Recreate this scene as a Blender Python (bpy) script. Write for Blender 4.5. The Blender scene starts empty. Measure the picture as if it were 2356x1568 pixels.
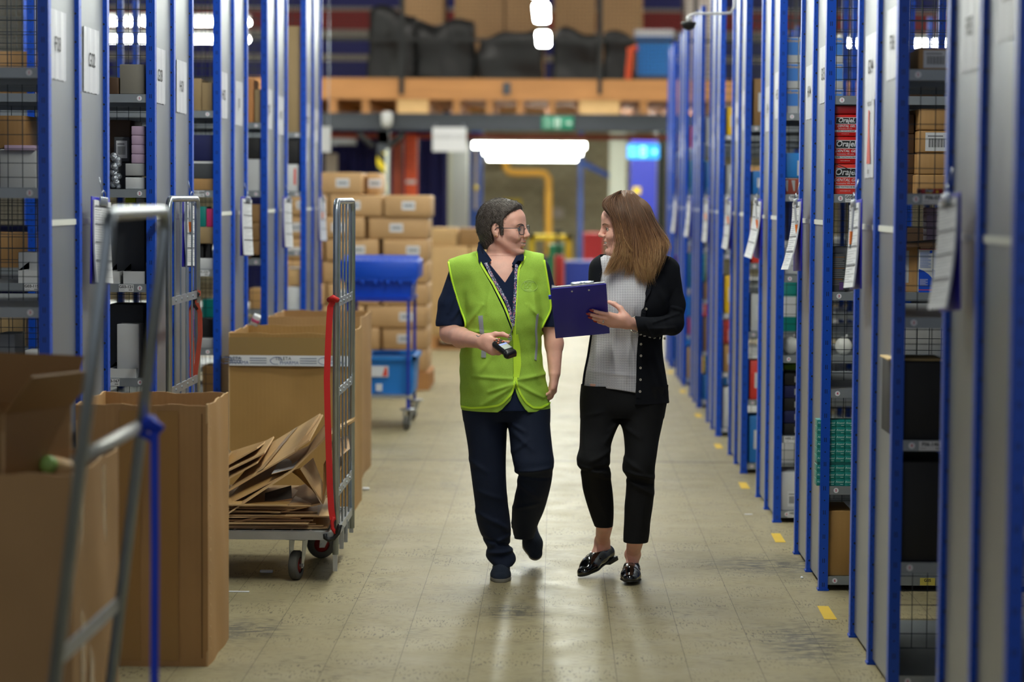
import bpy, bmesh, math, random
import numpy as np
from math import sin, cos, pi, radians, sqrt, tan, atan2
from mathutils import Vector, Matrix, Euler
random.seed(7)
scn = bpy.context.scene
COL = scn.collection

# ---------------------------------------------------------------- camera
F_PX = 5563.0; IW, IH = 2356, 1568
YAW, PITCH, ROLL, CAMH = radians(1.0), radians(3.45), radians(0.40), 1.62
_f = Vector((-sin(YAW)*cos(PITCH), cos(YAW)*cos(PITCH), -sin(PITCH)))
_r0 = Vector((cos(YAW), sin(YAW), 0)); _u0 = _r0.cross(_f)
_r = _r0*cos(ROLL) + _u0*sin(ROLL); _u = _u0*cos(ROLL) - _r0*sin(ROLL)
CO = Vector((0, 0, CAMH))
cam_data = bpy.data.cameras.new('camera'); cam = bpy.data.objects.new('camera', cam_data); COL.objects.link(cam)
cam.matrix_world = Matrix(((_r.x, _u.x, -_f.x, 0), (_r.y, _u.y, -_f.y, 0), (_r.z, _u.z, -_f.z, CAMH), (0, 0, 0, 1)))
cam_data.sensor_width = 36; cam_data.lens = F_PX*36/IW
cam_data.clip_start = 0.1; cam_data.clip_end = 200
cam_data.dof.use_dof = True; cam_data.dof.focus_distance = 9.95; cam_data.dof.aperture_fstop = 2.0
scn.camera = cam
# ---------------------------------------------------------------- world, view
scn.view_settings.view_transform = 'Standard'; scn.view_settings.look = 'None'
scn.view_settings.gamma = 1.0; scn.view_settings.use_curve_mapping = False
scn.view_settings.exposure = 0.14
wd = bpy.data.worlds.new('world'); scn.world = wd; wd.use_nodes = True
wd.node_tree.nodes['Background'].inputs['Color'].default_value = (0.86, 0.93, 1.0, 1)
wd.node_tree.nodes['Background'].inputs['Strength'].default_value = 0.40
scn.cycles.max_bounces = 6
scn.cycles.sample_clamp_indirect = 4.0
LAMP_POWER = 60.0

def ray(x, y): return _f + _r*((x-IW/2)/F_PX) - _u*((y-IH/2)/F_PX)
def at(x, y, Y):
    d = ray(x, y); return CO + d*(Y/d.y)
def flr(x, y, z=0.0):
    d = ray(x, y); return CO + d*((z-CAMH)/d.z)

# ---------------------------------------------------------------- materials
MATS = {}
def srgb(r, g, b):
    f = lambda c: (c/255/12.92) if c/255 <= 0.04045 else ((c/255+0.055)/1.055)**2.4
    return (f(r), f(g), f(b), 1)
def mat(name, rgb=(128, 128, 128), rough=0.6, metal=0.0, noise=0.0, nscale=8.0, bump=0.0, bscale=60.0, emit=None, estr=1.0, alpha=1.0, trans=0.0, spec=None, stretch=None, coat=0.0, sheen=0.0):
    if name in MATS: return MATS[name]
    m = bpy.data.materials.new(name); m.use_nodes = True; MATS[name] = m
    nt = m.node_tree; b = nt.nodes['Principled BSDF']
    c = srgb(*rgb); b.inputs['Base Color'].default_value = c
    b.inputs['Roughness'].default_value = rough; b.inputs['Metallic'].default_value = metal
    if spec is not None: b.inputs['Specular IOR Level'].default_value = spec
    if coat: b.inputs['Coat Weight'].default_value = coat
    if sheen: b.inputs['Sheen Weight'].default_value = sheen; b.inputs['Sheen Roughness'].default_value = 0.5
    if trans: b.inputs['Transmission Weight'].default_value = trans
    if alpha < 1: b.inputs['Alpha'].default_value = alpha
    if emit is not None:
        b.inputs['Emission Color'].default_value = srgb(*emit); b.inputs['Emission Strength'].default_value = estr
    if noise or bump:
        tc = nt.nodes.new('ShaderNodeTexCoord'); mp = nt.nodes.new('ShaderNodeMapping')
        nt.links.new(tc.outputs['Object'], mp.inputs['Vector'])
        if stretch: mp.inputs['Scale'].default_value = stretch
    if noise:
        n = nt.nodes.new('ShaderNodeTexNoise'); n.inputs['Scale'].default_value = nscale; n.inputs['Detail'].default_value = 5
        nt.links.new(mp.outputs['Vector'], n.inputs['Vector'])
        mx = nt.nodes.new('ShaderNodeMapRange'); mx.inputs['From Min'].default_value = .3; mx.inputs['From Max'].default_value = .7
        mx.inputs['To Min'].default_value = 1-noise; mx.inputs['To Max'].default_value = 1+noise
        nt.links.new(n.outputs['Fac'], mx.inputs['Value'])
        vm = nt.nodes.new('ShaderNodeVectorMath'); vm.operation = 'SCALE'; vm.inputs[0].default_value = c[:3]
        nt.links.new(mx.outputs['Result'], vm.inputs['Scale']); nt.links.new(vm.outputs['Vector'], b.inputs['Base Color'])
    if bump:
        n2 = nt.nodes.new('ShaderNodeTexNoise'); n2.inputs['Scale'].default_value = bscale; n2.inputs['Detail'].default_value = 4
        nt.links.new(mp.outputs['Vector'], n2.inputs['Vector'])
        bp = nt.nodes.new('ShaderNodeBump'); bp.inputs['Strength'].default_value = bump; bp.inputs['Distance'].default_value = 0.01
        nt.links.new(n2.outputs['Fac'], bp.inputs['Height']); nt.links.new(bp.outputs['Normal'], b.inputs['Normal'])
    return m
def nd(nt, t, **kw):
    n = nt.nodes.new(t)
    for k, v in kw.items(): setattr(n, k, v)
    return n
def mth(nt, op, a, b=None, c=None):
    n = nt.nodes.new('ShaderNodeMath'); n.operation = op
    for i, v in enumerate((a, b, c)):
        if v is None: continue
        if isinstance(v, (int, float)): n.inputs[i].default_value = v
        else: nt.links.new(v, n.inputs[i])
    return n.outputs[0]
def mixc(nt, fac, a, b):
    n = nt.nodes.new('ShaderNodeMix'); n.data_type = 'RGBA'
    for s, v in ((n.inputs[0], fac), (n.inputs[6], a), (n.inputs[7], b)):
        if isinstance(v, (int, float)): s.default_value = v
        elif isinstance(v, tuple): s.default_value = v
        else: nt.links.new(v, s)
    return n.outputs[2]

# ---------------------------------------------------------------- mesh builder
class MB:
    def __init__(s): s.v = []; s.f = []; s.m = []; s.mats = []; s.sm = []
    def mi(s, m):
        if m not in s.mats: s.mats.append(m)
        return s.mats.index(m)
    def add(s, vs, fs, m, M=None, smooth=False):
        o = len(s.v); k = s.mi(m)
        if M is not None: vs = [M @ Vector(v) for v in vs]
        s.v += [tuple(v) for v in vs]; s.f += [tuple(i+o for i in f) for f in fs]; s.m += [k]*len(fs); s.sm += [smooth]*len(fs)
        return s
    def box(s, a, b, m, M=None):
        (x0, y0, z0), (x1, y1, z1) = a, b
        return s.add([(x0,y0,z0),(x1,y0,z0),(x1,y1,z0),(x0,y1,z0),(x0,y0,z1),(x1,y0,z1),(x1,y1,z1),(x0,y1,z1)],
                     [(0,3,2,1),(4,5,6,7),(0,1,5,4),(1,2,6,5),(2,3,7,6),(3,0,4,7)], m, M)
    def cbox(s, c, h, m, M=None): return s.box([c[i]-h[i] for i in range(3)], [c[i]+h[i] for i in range(3)], m, M)
    def rbox(s, a, b, m, r=0.01, M=None):   # box with bevelled edges
        bm = bmesh.new(); bmesh.ops.create_cube(bm, size=1)
        for v in bm.verts:
            for i in range(3): v.co[i] = (a[i]+b[i])/2 + v.co[i]*(b[i]-a[i])
        bmesh.ops.bevel(bm, geom=bm.edges[:], offset=r, segments=2, affect='EDGES', profile=.5)
        s.add([v.co.copy() for v in bm.verts], [[v.index for v in f.verts] for f in bm.faces] if bm.verts.index_update() is None else [], m, M, True); bm.free(); return s
    def quad(s, pts, m, M=None): return s.add(pts, [tuple(range(len(pts)))], m, M)
    def cyl(s, p, q, r, m, n=12, r2=None, caps=True, M=None):
        p, q = Vector(p), Vector(q); d = (q-p).normalized(); a = d.orthogonal().normalized(); b = d.cross(a); r2 = r if r2 is None else r2
        vs = [p+(a*cos(2*pi*i/n)+b*sin(2*pi*i/n))*r for i in range(n)] + [q+(a*cos(2*pi*i/n)+b*sin(2*pi*i/n))*r2 for i in range(n)]
        s.add(vs, [(i, (i+1) % n, n+(i+1) % n, n+i) for i in range(n)], m, M, True)
        if caps: s.add(vs, [tuple(range(n))[::-1], tuple(range(n, 2*n))], m, M)
        return s
    def tube(s, pts, r, m, n=8, M=None, closed=False, rad=None):
        P = [Vector(p) for p in pts]; N = len(P); rings = []; up = None
        for i, p in enumerate(P):
            if closed: t = (P[(i+1) % N]-P[i-1])
            else: t = P[min(i+1, N-1)]-P[max(i-1, 0)]
            t.normalize()
            if up is None: up = t.orthogonal().normalized()
            up = (up - t*up.dot(t)).normalized(); b = t.cross(up); rr = rad[i] if rad else r
            rings.append([p+(up*cos(2*pi*k/n)+b*sin(2*pi*k/n))*rr for k in range(n)])
        vs = [v for R in rings for v in R]; fs = []
        for i in range(N if closed else N-1):
            j = (i+1) % N
            for k in range(n): fs.append((i*n+k, i*n+(k+1) % n, j*n+(k+1) % n, j*n+k))
        if not closed: fs += [tuple(range(n))[::-1], tuple(range((N-1)*n, N*n))]
        return s.add(vs, fs, m, M, True)
    def lathe(s, prof, m, n=24, M=None):   # profile (r,z) about Z
        vs = [(r*cos(2*pi*k/n), r*sin(2*pi*k/n), z) for r, z in prof for k in range(n)]
        fs = [(i*n+k, i*n+(k+1) % n, (i+1)*n+(k+1) % n, (i+1)*n+k) for i in range(len(prof)-1) for k in range(n)]
        return s.add(vs, fs, m, M, True)
    def ball(s, c, r, m, n=12, M=None, sc=(1,1,1)):
        prof = [(max(1e-4, sin(pi*i/n)), -cos(pi*i/n)) for i in range(n+1)]
        vs = [(c[0]+r*sc[0]*a*cos(2*pi*k/(2*n)), c[1]+r*sc[1]*a*sin(2*pi*k/(2*n)), c[2]+r*sc[2]*z) for a, z in prof for k in range(2*n)]
        q = 2*n; fs = [(i*q+k, i*q+(k+1) % q, (i+1)*q+(k+1) % q, (i+1)*q+k) for i in range(n) for k in range(q)]
        return s.add(vs, fs, m, M, True)
    def text(s, txt, size, m, M, bold=0.0, align='CENTER', shear=0.0, sx=1.0):
        cu = bpy.data.curves.new('t', 'FONT'); cu.body = txt; cu.size = size; cu.align_x = align; cu.align_y = 'CENTER'; cu.offset = bold; cu.shear = shear; cu.resolution_u = 3
        o = bpy.data.objects.new('t', cu); COL.objects.link(o)
        bpy.context.view_layer.update()
        me = bpy.data.meshes.new_from_object(o.evaluated_get(bpy.context.evaluated_depsgraph_get()))
        s.add([(v.co.x*sx, v.co.y, v.co.z) for v in me.vertices], [tuple(p.vertices) for p in me.polygons], m, M)
        bpy.data.objects.remove(o); bpy.data.curves.remove(cu); bpy.data.meshes.remove(me); return s
    def build(s, name, parent=None, loc=None, smooth=None):
        me = bpy.data.meshes.new(name); me.from_pydata(s.v, [], s.f)
        for m in s.mats: me.materials.append(m)
        me.polygons.foreach_set('material_index', s.m)
        me.polygons.foreach_set('use_smooth', s.sm if smooth is None else [smooth]*len(s.f))
        me.update()
        o = bpy.data.objects.new(name, me); COL.objects.link(o)
        if loc is not None: o.location = loc
        if parent: o.parent = parent
        return o
def tag(o, label=None, cat=None, group=None, kind=None):
    if label: o['label'] = label
    if cat: o['category'] = cat
    if group: o['group'] = group
    if kind: o['kind'] = kind
    return o
def empty(name, loc=(0,0,0), rz=0, label=None, cat=None, group=None):
    o = bpy.data.objects.new(name, None); COL.objects.link(o); o.location = loc; o.rotation_euler = (0, 0, rz); o.empty_display_size = .1
    return tag(o, label, cat, group)
def dup(root, loc=None, rz=None, label=None, group=None, parent=None):
    r = root.copy(); COL.objects.link(r)
    if loc is not None: r.location = loc
    if rz is not None: r.rotation_euler = (0, 0, rz)
    if label: r['label'] = label
    if group: r['group'] = group
    for ch in list(root.children):
        c = ch.copy(); COL.objects.link(c); c.parent = r
        for g in list(ch.children):
            d = g.copy(); COL.objects.link(d); d.parent = c
    return r
def frame(o, x, y):  # matrix with given origin, x axis, y axis (z = x cross y); text lies in x/y
    x = Vector(x).normalized(); y = Vector(y); y = (y-x*y.dot(x)).normalized(); z = x.cross(y)
    return Matrix(((x.x, y.x, z.x, o[0]), (x.y, y.y, z.y, o[1]), (x.z, y.z, z.z, o[2]), (0, 0, 0, 1)))
# shared materials
M_card = mat('cardboard', (172, 132, 84), .85, noise=.07, nscale=5, bump=.15, bscale=30, stretch=(1, 1, .2))
M_card_dark = mat('cardboard_dark', (140, 100, 58), .85, noise=.08, nscale=6)
M_paper = mat('paper_white', (215, 215, 220), .7)
M_white = mat('white_card', (205, 205, 208), .6, noise=.03)
M_ink = mat('black_ink', (25, 25, 28), .6)
M_grey_ink = mat('grey_ink', (120, 120, 128), .7)
M_galv = mat('galvanised_steel', (178, 182, 188), .38, .85, noise=.06, nscale=14)
M_zinc = mat('zinc_wire', (165, 172, 182), .30, .9)
M_black = mat('black_plastic', (18, 18, 20), .5)
M_rubber = mat('grey_rubber', (88, 86, 82), .8)
M_red = mat('red_webbing', (200, 30, 28), .7)
M_blue_board = mat('blue_board', (30, 28, 150), .45)
M_lamp = mat('lamp_diffuser', (255, 255, 255), .5, emit=(250, 255, 244), estr=LAMP_POWER)
M_lamp_body = mat('lamp_body', (200, 200, 200), .5)
# ================================================================ setting
def floor_material():
    m = bpy.data.materials.new('vinyl_tile_floor'); m.use_nodes = True; nt = m.node_tree; b = nt.nodes['Principled BSDF']
    tc = nd(nt, 'ShaderNodeTexCoord'); sep = nd(nt, 'ShaderNodeSeparateXYZ'); nt.links.new(tc.outputs['Object'], sep.inputs[0])
    T = .25
    ux = mth(nt, 'DIVIDE', mth(nt, 'ADD', sep.outputs[0], .03), T); uy = mth(nt, 'DIVIDE', sep.outputs[1], T)
    fx = mth(nt, 'FRACT', ux); fy = mth(nt, 'FRACT', uy); ix = mth(nt, 'FLOOR', ux); iy = mth(nt, 'FLOOR', uy)
    par = mth(nt, 'MODULO', mth(nt, 'ABSOLUTE', mth(nt, 'ADD', ix, iy)), 2)
    def edge(f):
        a = mth(nt, 'ABSOLUTE', mth(nt, 'SUBTRACT', f, .5)); return a
    ex = mth(nt, 'GREATER_THAN', edge(fx), .4950); ey = mth(nt, 'GREATER_THAN', edge(fy), .4950)
    n0 = nd(nt, 'ShaderNodeTexNoise'); n0.inputs['Scale'].default_value = 6; n0.inputs['Detail'].default_value = 3; nt.links.new(tc.outputs['Object'], n0.inputs['Vector'])
    exx = mth(nt, 'MULTIPLY', ex, .75); eyy = mth(nt, 'MULTIPLY', ey, mth(nt, 'GREATER_THAN', n0.outputs['Fac'], .50))
    line = mth(nt, 'MAXIMUM', exx, mth(nt, 'MULTIPLY', eyy, .35))
    # marbling streaks, direction alternates per tile
    def streak(scale, sc, lo, hi):
        mp = nd(nt, 'ShaderNodeMapping'); mp.inputs['Scale'].default_value = sc; nt.links.new(tc.outputs['Object'], mp.inputs['Vector'])
        n = nd(nt, 'ShaderNodeTexNoise'); n.inputs['Scale'].default_value = scale; n.inputs['Detail'].default_value = 3; n.inputs['Roughness'].default_value = .6
        nt.links.new(mp.outputs['Vector'], n.inputs['Vector'])
        r = nd(nt, 'ShaderNodeMapRange'); r.inputs['From Min'].default_value = lo; r.inputs['From Max'].default_value = hi; nt.links.new(n.outputs['Fac'], r.inputs['Value'])
        return r.outputs[0]
    sH = streak(20, (1, 6, 1), .565, .61); sV = streak(20, (6, 1, 1), .565, .61)
    st = mth(nt, 'ADD', mth(nt, 'MULTIPLY', sH, par), mth(nt, 'MULTIPLY', sV, mth(nt, 'SUBTRACT', 1, par)))
    big = streak(.8, (1, 1, 1), .38, .62)
    st = mth(nt, 'MULTIPLY', st, mth(nt, 'ADD', .25, mth(nt, 'MULTIPLY', streak(3, (1, 1, 1), .4, .6), .55)))
    col = mixc(nt, mth(nt, 'MULTIPLY', big, .5), srgb(158, 146, 116), srgb(138, 127, 99))
    wht = nd(nt, 'ShaderNodeTexWhiteNoise'); cmb = nd(nt, 'ShaderNodeCombineXYZ'); nt.links.new(ix, cmb.inputs[0]); nt.links.new(iy, cmb.inputs[1]); nt.links.new(cmb.outputs[0], wht.inputs['Vector'])
    col = mixc(nt, mth(nt, 'MULTIPLY', wht.outputs['Value'], .25), col, srgb(168, 154, 120))
    col = mixc(nt, mth(nt, 'MULTIPLY', st, 1.0), col, srgb(66, 62, 56))
    col = mixc(nt, mth(nt, 'MULTIPLY', line, .9), col, srgb(52, 50, 46))
    # worn dark scuffs
    sc = streak(2.3, (1, .6, 1), .60, .74)
    sc2 = streak(26, (1, 1.6, 1), .40, .62)
    col = mixc(nt, mth(nt, 'MULTIPLY', mth(nt, 'MULTIPLY', sc, sc2), .6), col, srgb(72, 70, 68))
    Xw, Yw = sep.outputs[0], sep.outputs[1]
    jt = mth(nt, 'LESS_THAN', mth(nt, 'ABSOLUTE', mth(nt, 'SUBTRACT', Yw, 14.72)), .022)
    col = mixc(nt, mth(nt, 'MULTIPLY', jt, .7), col, srgb(70, 68, 64))
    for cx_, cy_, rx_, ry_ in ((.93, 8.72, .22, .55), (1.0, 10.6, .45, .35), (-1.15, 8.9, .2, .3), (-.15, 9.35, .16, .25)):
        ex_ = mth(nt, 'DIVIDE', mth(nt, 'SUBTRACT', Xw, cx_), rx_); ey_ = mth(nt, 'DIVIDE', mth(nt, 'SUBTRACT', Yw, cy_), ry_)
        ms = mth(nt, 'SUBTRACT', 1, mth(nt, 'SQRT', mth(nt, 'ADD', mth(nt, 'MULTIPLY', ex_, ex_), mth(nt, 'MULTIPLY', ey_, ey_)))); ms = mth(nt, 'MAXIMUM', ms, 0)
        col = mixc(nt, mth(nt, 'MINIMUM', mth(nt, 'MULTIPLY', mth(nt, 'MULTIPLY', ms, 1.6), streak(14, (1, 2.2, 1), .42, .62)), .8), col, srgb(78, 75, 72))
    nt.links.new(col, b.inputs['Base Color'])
    rr = mth(nt, 'ADD', .33, mth(nt, 'MULTIPLY', streak(5, (1, 1, 1), .3, .7), .14)); nt.links.new(rr, b.inputs['Roughness'])
    b.inputs['Specular IOR Level'].default_value = .09
    bp = nd(nt, 'ShaderNodeBump'); bp.inputs['Strength'].default_value = .25; bp.inputs['Distance'].default_value = .002
    n = nd(nt, 'ShaderNodeTexNoise'); n.inputs['Scale'].default_value = 9; nt.links.new(tc.outputs['Object'], n.inputs['Vector'])
    nt.links.new(n.outputs['Fac'], bp.inputs['Height']); nt.links.new(bp.outputs['Normal'], b.inputs['Normal'])
    return m
XR, XL = 1.10, -1.69
M_floor = floor_material()
o = MB().box((-9, -1, -.2), (9, 52, 0), M_floor).build('floor'); tag(o, kind='structure')
M_wall = mat('painted_block_wall', (150, 148, 138), .9, noise=.05, nscale=3)
M_ceil = mat('ceiling_sheet', (110, 112, 114), .9)
M_dark = mat('dark_steel', (48, 50, 56), .5, .3)
o = MB().box((-9, -1, 7.0), (9, 52, 7.2), M_ceil).build('ceiling'); tag(o, kind='structure')
o = MB().box((-9.2, -1, 0), (-9, 52, 7), M_wall).build('wall_left'); tag(o, kind='structure')
o = MB().box((9, -1, 0), (9.2, 52, 7), M_wall).build('wall_right'); tag(o, kind='structure')
# ---------------------------------------------------------------- batten lamps
def lamp(name, L, label, group, loc, rz, m=None, rod=None):
    rod = rod or 7.0-loc[2]
    r = empty(name, loc, rz, label, 'lamp', group); m = m or M_lamp
    MB().box((-.06, -L/2, 0), (.06, L/2, .05), M_lamp_body).box((-.004, -L/2+.2, .05), (.004, -L/2+.21, rod), M_dark).box((-.004, L/2-.21, .05), (.004, L/2-.2, rod), M_dark).build('lamp_housing', r)
    MB().rbox((-.085, -L/2, -.07), (.085, L/2, 0), m, .03).build('lamp_diffuser', r)
    return r
LZ = 3.55
l0 = lamp('strip_lamp', 1.9, 'long strip lamp over the aisle, hanging nearest the camera', 'strip lamps over the aisle', (-.16, 8.5, LZ), 0)
ordw = ['second', 'third', 'fourth', 'fifth', 'sixth', 'seventh', 'eighth', 'ninth', 'tenth', 'eleventh', 'twelfth', 'thirteenth']
k = 0
for y in (11.6, 14.8, 18.8, 22.2, 25.4, 29.6):
    lb = 'long strip lamp over the aisle, %s from the camera' % ordw[k]
    if y == 25.4: lb = 'glowing strip lamp cut by the top edge of the photo above the two people'
    if y == 29.6: lb = 'glowing strip lamp hanging in front of the mezzanine, lower of the two in view'
    dup(l0, (-.16, y, LZ), 0, lb); k += 1
for sx, nm in ((-4.6, 'left'), (4.9, 'right')):
    for k, y in enumerate((11.0, 15.0, 19.0, 23.0)):
        dup(l0, (sx, y, LZ), pi/2, 'strip lamp above the %s shelving, %s from the camera' % (nm, ['first', 'second', 'third', 'fourth'][k]), 'strip lamps over the shelving')

M_added_hi = mat('added_lamp_diffuser', (255, 255, 255), .5, emit=(255, 250, 240), estr=55)
h0 = lamp('added_high_lamp', 1.9, 'strip lamp hanging high over the mezzanine, front left', 'added fill lamps over the mezzanine', (-3.2, 31.0, 6.1), pi/2, M_added_hi)  # lamps out of view, added to brighten the mezzanine
for k, (x, y) in enumerate(((0.2, 31.0), (3.4, 31.0), (-3.2, 35.5), (3.4, 35.5))):
    dup(h0, (x, y, 6.1), pi/2, 'strip lamp hanging high over the mezzanine, ' + ['front centre', 'front right', 'rear left', 'rear right'][k], 'added fill lamps over the mezzanine')
fill0 = None
for k, (x, y) in enumerate(((1.0, 38.0), (2.6, 36.0), (-.6, 37.8), (.4, 36.0))):
    fill0 = fill0 or lamp('strip_lamp', 1.9, '', 'added fill lamps under the mezzanine', (x, y, 2.74), pi/2, None, .135)  # added lamps, hidden behind the beam, to brighten the back room
    if k == 0: fill0['label'] = 'added fill lamp under the mezzanine deck, in the middle'
    else: dup(fill0, (x, y, 2.74), pi/2, 'added fill lamp under the mezzanine deck, ' + ['', 'above the blue door', 'left of the middle one', 'nearest the charcoal beam'][k], 'added fill lamps under the mezzanine')
dup(l0, (-4.36, 27, LZ), pi/2, 'strip lamp seen through the wire left of the aisle, upper one', 'strip lamps over the shelving')
dup(l0, (-4.75, 30, LZ), pi/2, 'strip lamp seen through the wire left of the aisle, lower one', 'strip lamps over the shelving')
dup(l0, (3.9, 30, LZ), pi/2, 'strip lamp seen through the wire above the G05 shelf on the right', 'strip lamps over the shelving')
# ================================================================ shelving racks
def post_material(kind=0):
    m = bpy.data.materials.new('blue_slotted_post'); m.use_nodes = True; nt = m.node_tree; b = nt.nodes['Principled BSDF']
    b.inputs['Roughness'].default_value = .38; b.inputs['Metallic'].default_value = .05
    tc = nd(nt, 'ShaderNodeTexCoord'); sp = nd(nt, 'ShaderNodeSeparateXYZ'); nt.links.new(tc.outputs['Object'], sp.inputs[0])
    ge = nd(nt, 'ShaderNodeSeparateXYZ'); nt.links.new(tc.outputs['Normal'], ge.inputs[0])
    X, Y, Z = sp.outputs
    front = mth(nt, 'LESS_THAN', ge.outputs[1], -.7); side = mth(nt, 'GREATER_THAN', mth(nt, 'ABSOLUTE', ge.outputs[0]), .7)
    zz = mth(nt, 'FRACT', mth(nt, 'DIVIDE', Z, .10))
    ax = mth(nt, 'ABSOLUTE', mth(nt, 'SUBTRACT', mth(nt, 'ABSOLUTE', X), .0185))
    slot = mth(nt, 'MULTIPLY', mth(nt, 'LESS_THAN', mth(nt, 'ABSOLUTE', mth(nt, 'SUBTRACT', zz, .25)), .09),
               mth(nt, 'LESS_THAN', mth(nt, 'ABSOLUTE', mth(nt, 'SUBTRACT', ax, .0035)), .0013))
    dz = mth(nt, 'MULTIPLY', mth(nt, 'SUBTRACT', zz, .75), .10)
    hole = mth(nt, 'LESS_THAN', mth(nt, 'ADD', mth(nt, 'MULTIPLY', dz, dz), mth(nt, 'MULTIPLY', ax, ax)), .0000075)
    f1 = mth(nt, 'MULTIPLY', front, mth(nt, 'MAXIMUM', slot, hole))
    dy = mth(nt, 'SUBTRACT', Y, .034); s2 = mth(nt, 'MULTIPLY', side, mth(nt, 'LESS_THAN', mth(nt, 'ADD', mth(nt, 'MULTIPLY', dz, dz), mth(nt, 'MULTIPLY', dy, dy)), .00003))
    z3 = mth(nt, 'FRACT', mth(nt, 'DIVIDE', Z, .025))
    s3 = mth(nt, 'MULTIPLY', side, mth(nt, 'MULTIPLY', mth(nt, 'LESS_THAN', mth(nt, 'ABSOLUTE', mth(nt, 'SUBTRACT', Y, .014)), .002), mth(nt, 'LESS_THAN', mth(nt, 'ABSOLUTE', mth(nt, 'SUBTRACT', z3, .5)), .22)))
    f = mth(nt, 'MAXIMUM', f1, mth(nt, 'MAXIMUM', s2, mth(nt, 'MULTIPLY', s3, .7)))
    if kind:
        ex = mth(nt, 'SUBTRACT', mth(nt, 'ABSOLUTE', X), .0128); dz2 = mth(nt, 'MULTIPLY', mth(nt, 'SUBTRACT', zz, .5), .10)
        dot = mth(nt, 'LESS_THAN', mth(nt, 'ADD', mth(nt, 'MULTIPLY', dz2, dz2), mth(nt, 'MULTIPLY', ex, ex)), .000018)
        dash = mth(nt, 'MULTIPLY', mth(nt, 'LESS_THAN', mth(nt, 'ABSOLUTE', mth(nt, 'SUBTRACT', mth(nt, 'ABSOLUTE', X), .0065)), .0009), mth(nt, 'LESS_THAN', mth(nt, 'ABSOLUTE', mth(nt, 'SUBTRACT', z3, .5)), .25))
        f = mth(nt, 'MAXIMUM', mth(nt, 'MULTIPLY', side, s2), mth(nt, 'MULTIPLY', front, mth(nt, 'MAXIMUM', dot, mth(nt, 'MULTIPLY', dash, .6))))
    col = mixc(nt, f, srgb(0, 72, 190), srgb(4, 8, 22)); nt.links.new(col, b.inputs['Base Color'])
    return m
def panel_material():
    m = bpy.data.materials.new('galvanised_end_panel'); m.use_nodes = True; nt = m.node_tree; b = nt.nodes['Principled BSDF']
    b.inputs['Metallic'].default_value = .72
    tc = nd(nt, 'ShaderNodeTexCoord'); mp = nd(nt, 'ShaderNodeMapping'); mp.inputs['Scale'].default_value = (1, 14, .7); nt.links.new(tc.outputs['Object'], mp.inputs['Vector'])
    n = nd(nt, 'ShaderNodeTexNoise'); n.inputs['Scale'].default_value = 5; n.inputs['Detail'].default_value = 4; nt.links.new(mp.outputs['Vector'], n.inputs['Vector'])
    col = mixc(nt, n.outputs['Fac'], srgb(138, 143, 152), srgb(172, 174, 176)); nt.links.new(col, b.inputs['Base Color'])
    r = nd(nt, 'ShaderNodeMapRange'); r.inputs['To Min'].default_value = .30; r.inputs['To Max'].default_value = .46; nt.links.new(n.outputs['Fac'], r.inputs['Value']); nt.links.new(r.outputs[0], b.inputs['Roughness'])
    bp = nd(nt, 'ShaderNodeBump'); bp.inputs['Strength'].default_value = .12; bp.inputs['Distance'].default_value = .01
    n2 = nd(nt, 'ShaderNodeTexNoise'); n2.inputs['Scale'].default_value = 3.5; nt.links.new(tc.outputs['Object'], n2.inputs['Vector'])
    nt.links.new(n2.outputs['Fac'], bp.inputs['Height']); nt.links.new(bp.outputs['Normal'], b.inputs['Normal'])
    return m
M_post = post_material(); M_post2 = post_material(1); M_mesh = mat('dark_wire', (62, 70, 76), .45, .5); M_panel = panel_material()
M_shelf = mat('shelf_steel', (150, 155, 160), .45, .6, noise=.05, nscale=10)
M_disc = mat('number_disc', (226, 224, 232), .6); M_redink = mat('red_ink', (190, 50, 90), .6)
M_strip = mat('panel_joint_strip', (214, 214, 206), .5)
PW, PD, HT, BAY = .037, .045, 3.07, .94
SHZ = [.042, .416, .816, 1.216, 1.616, 2.016]
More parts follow.
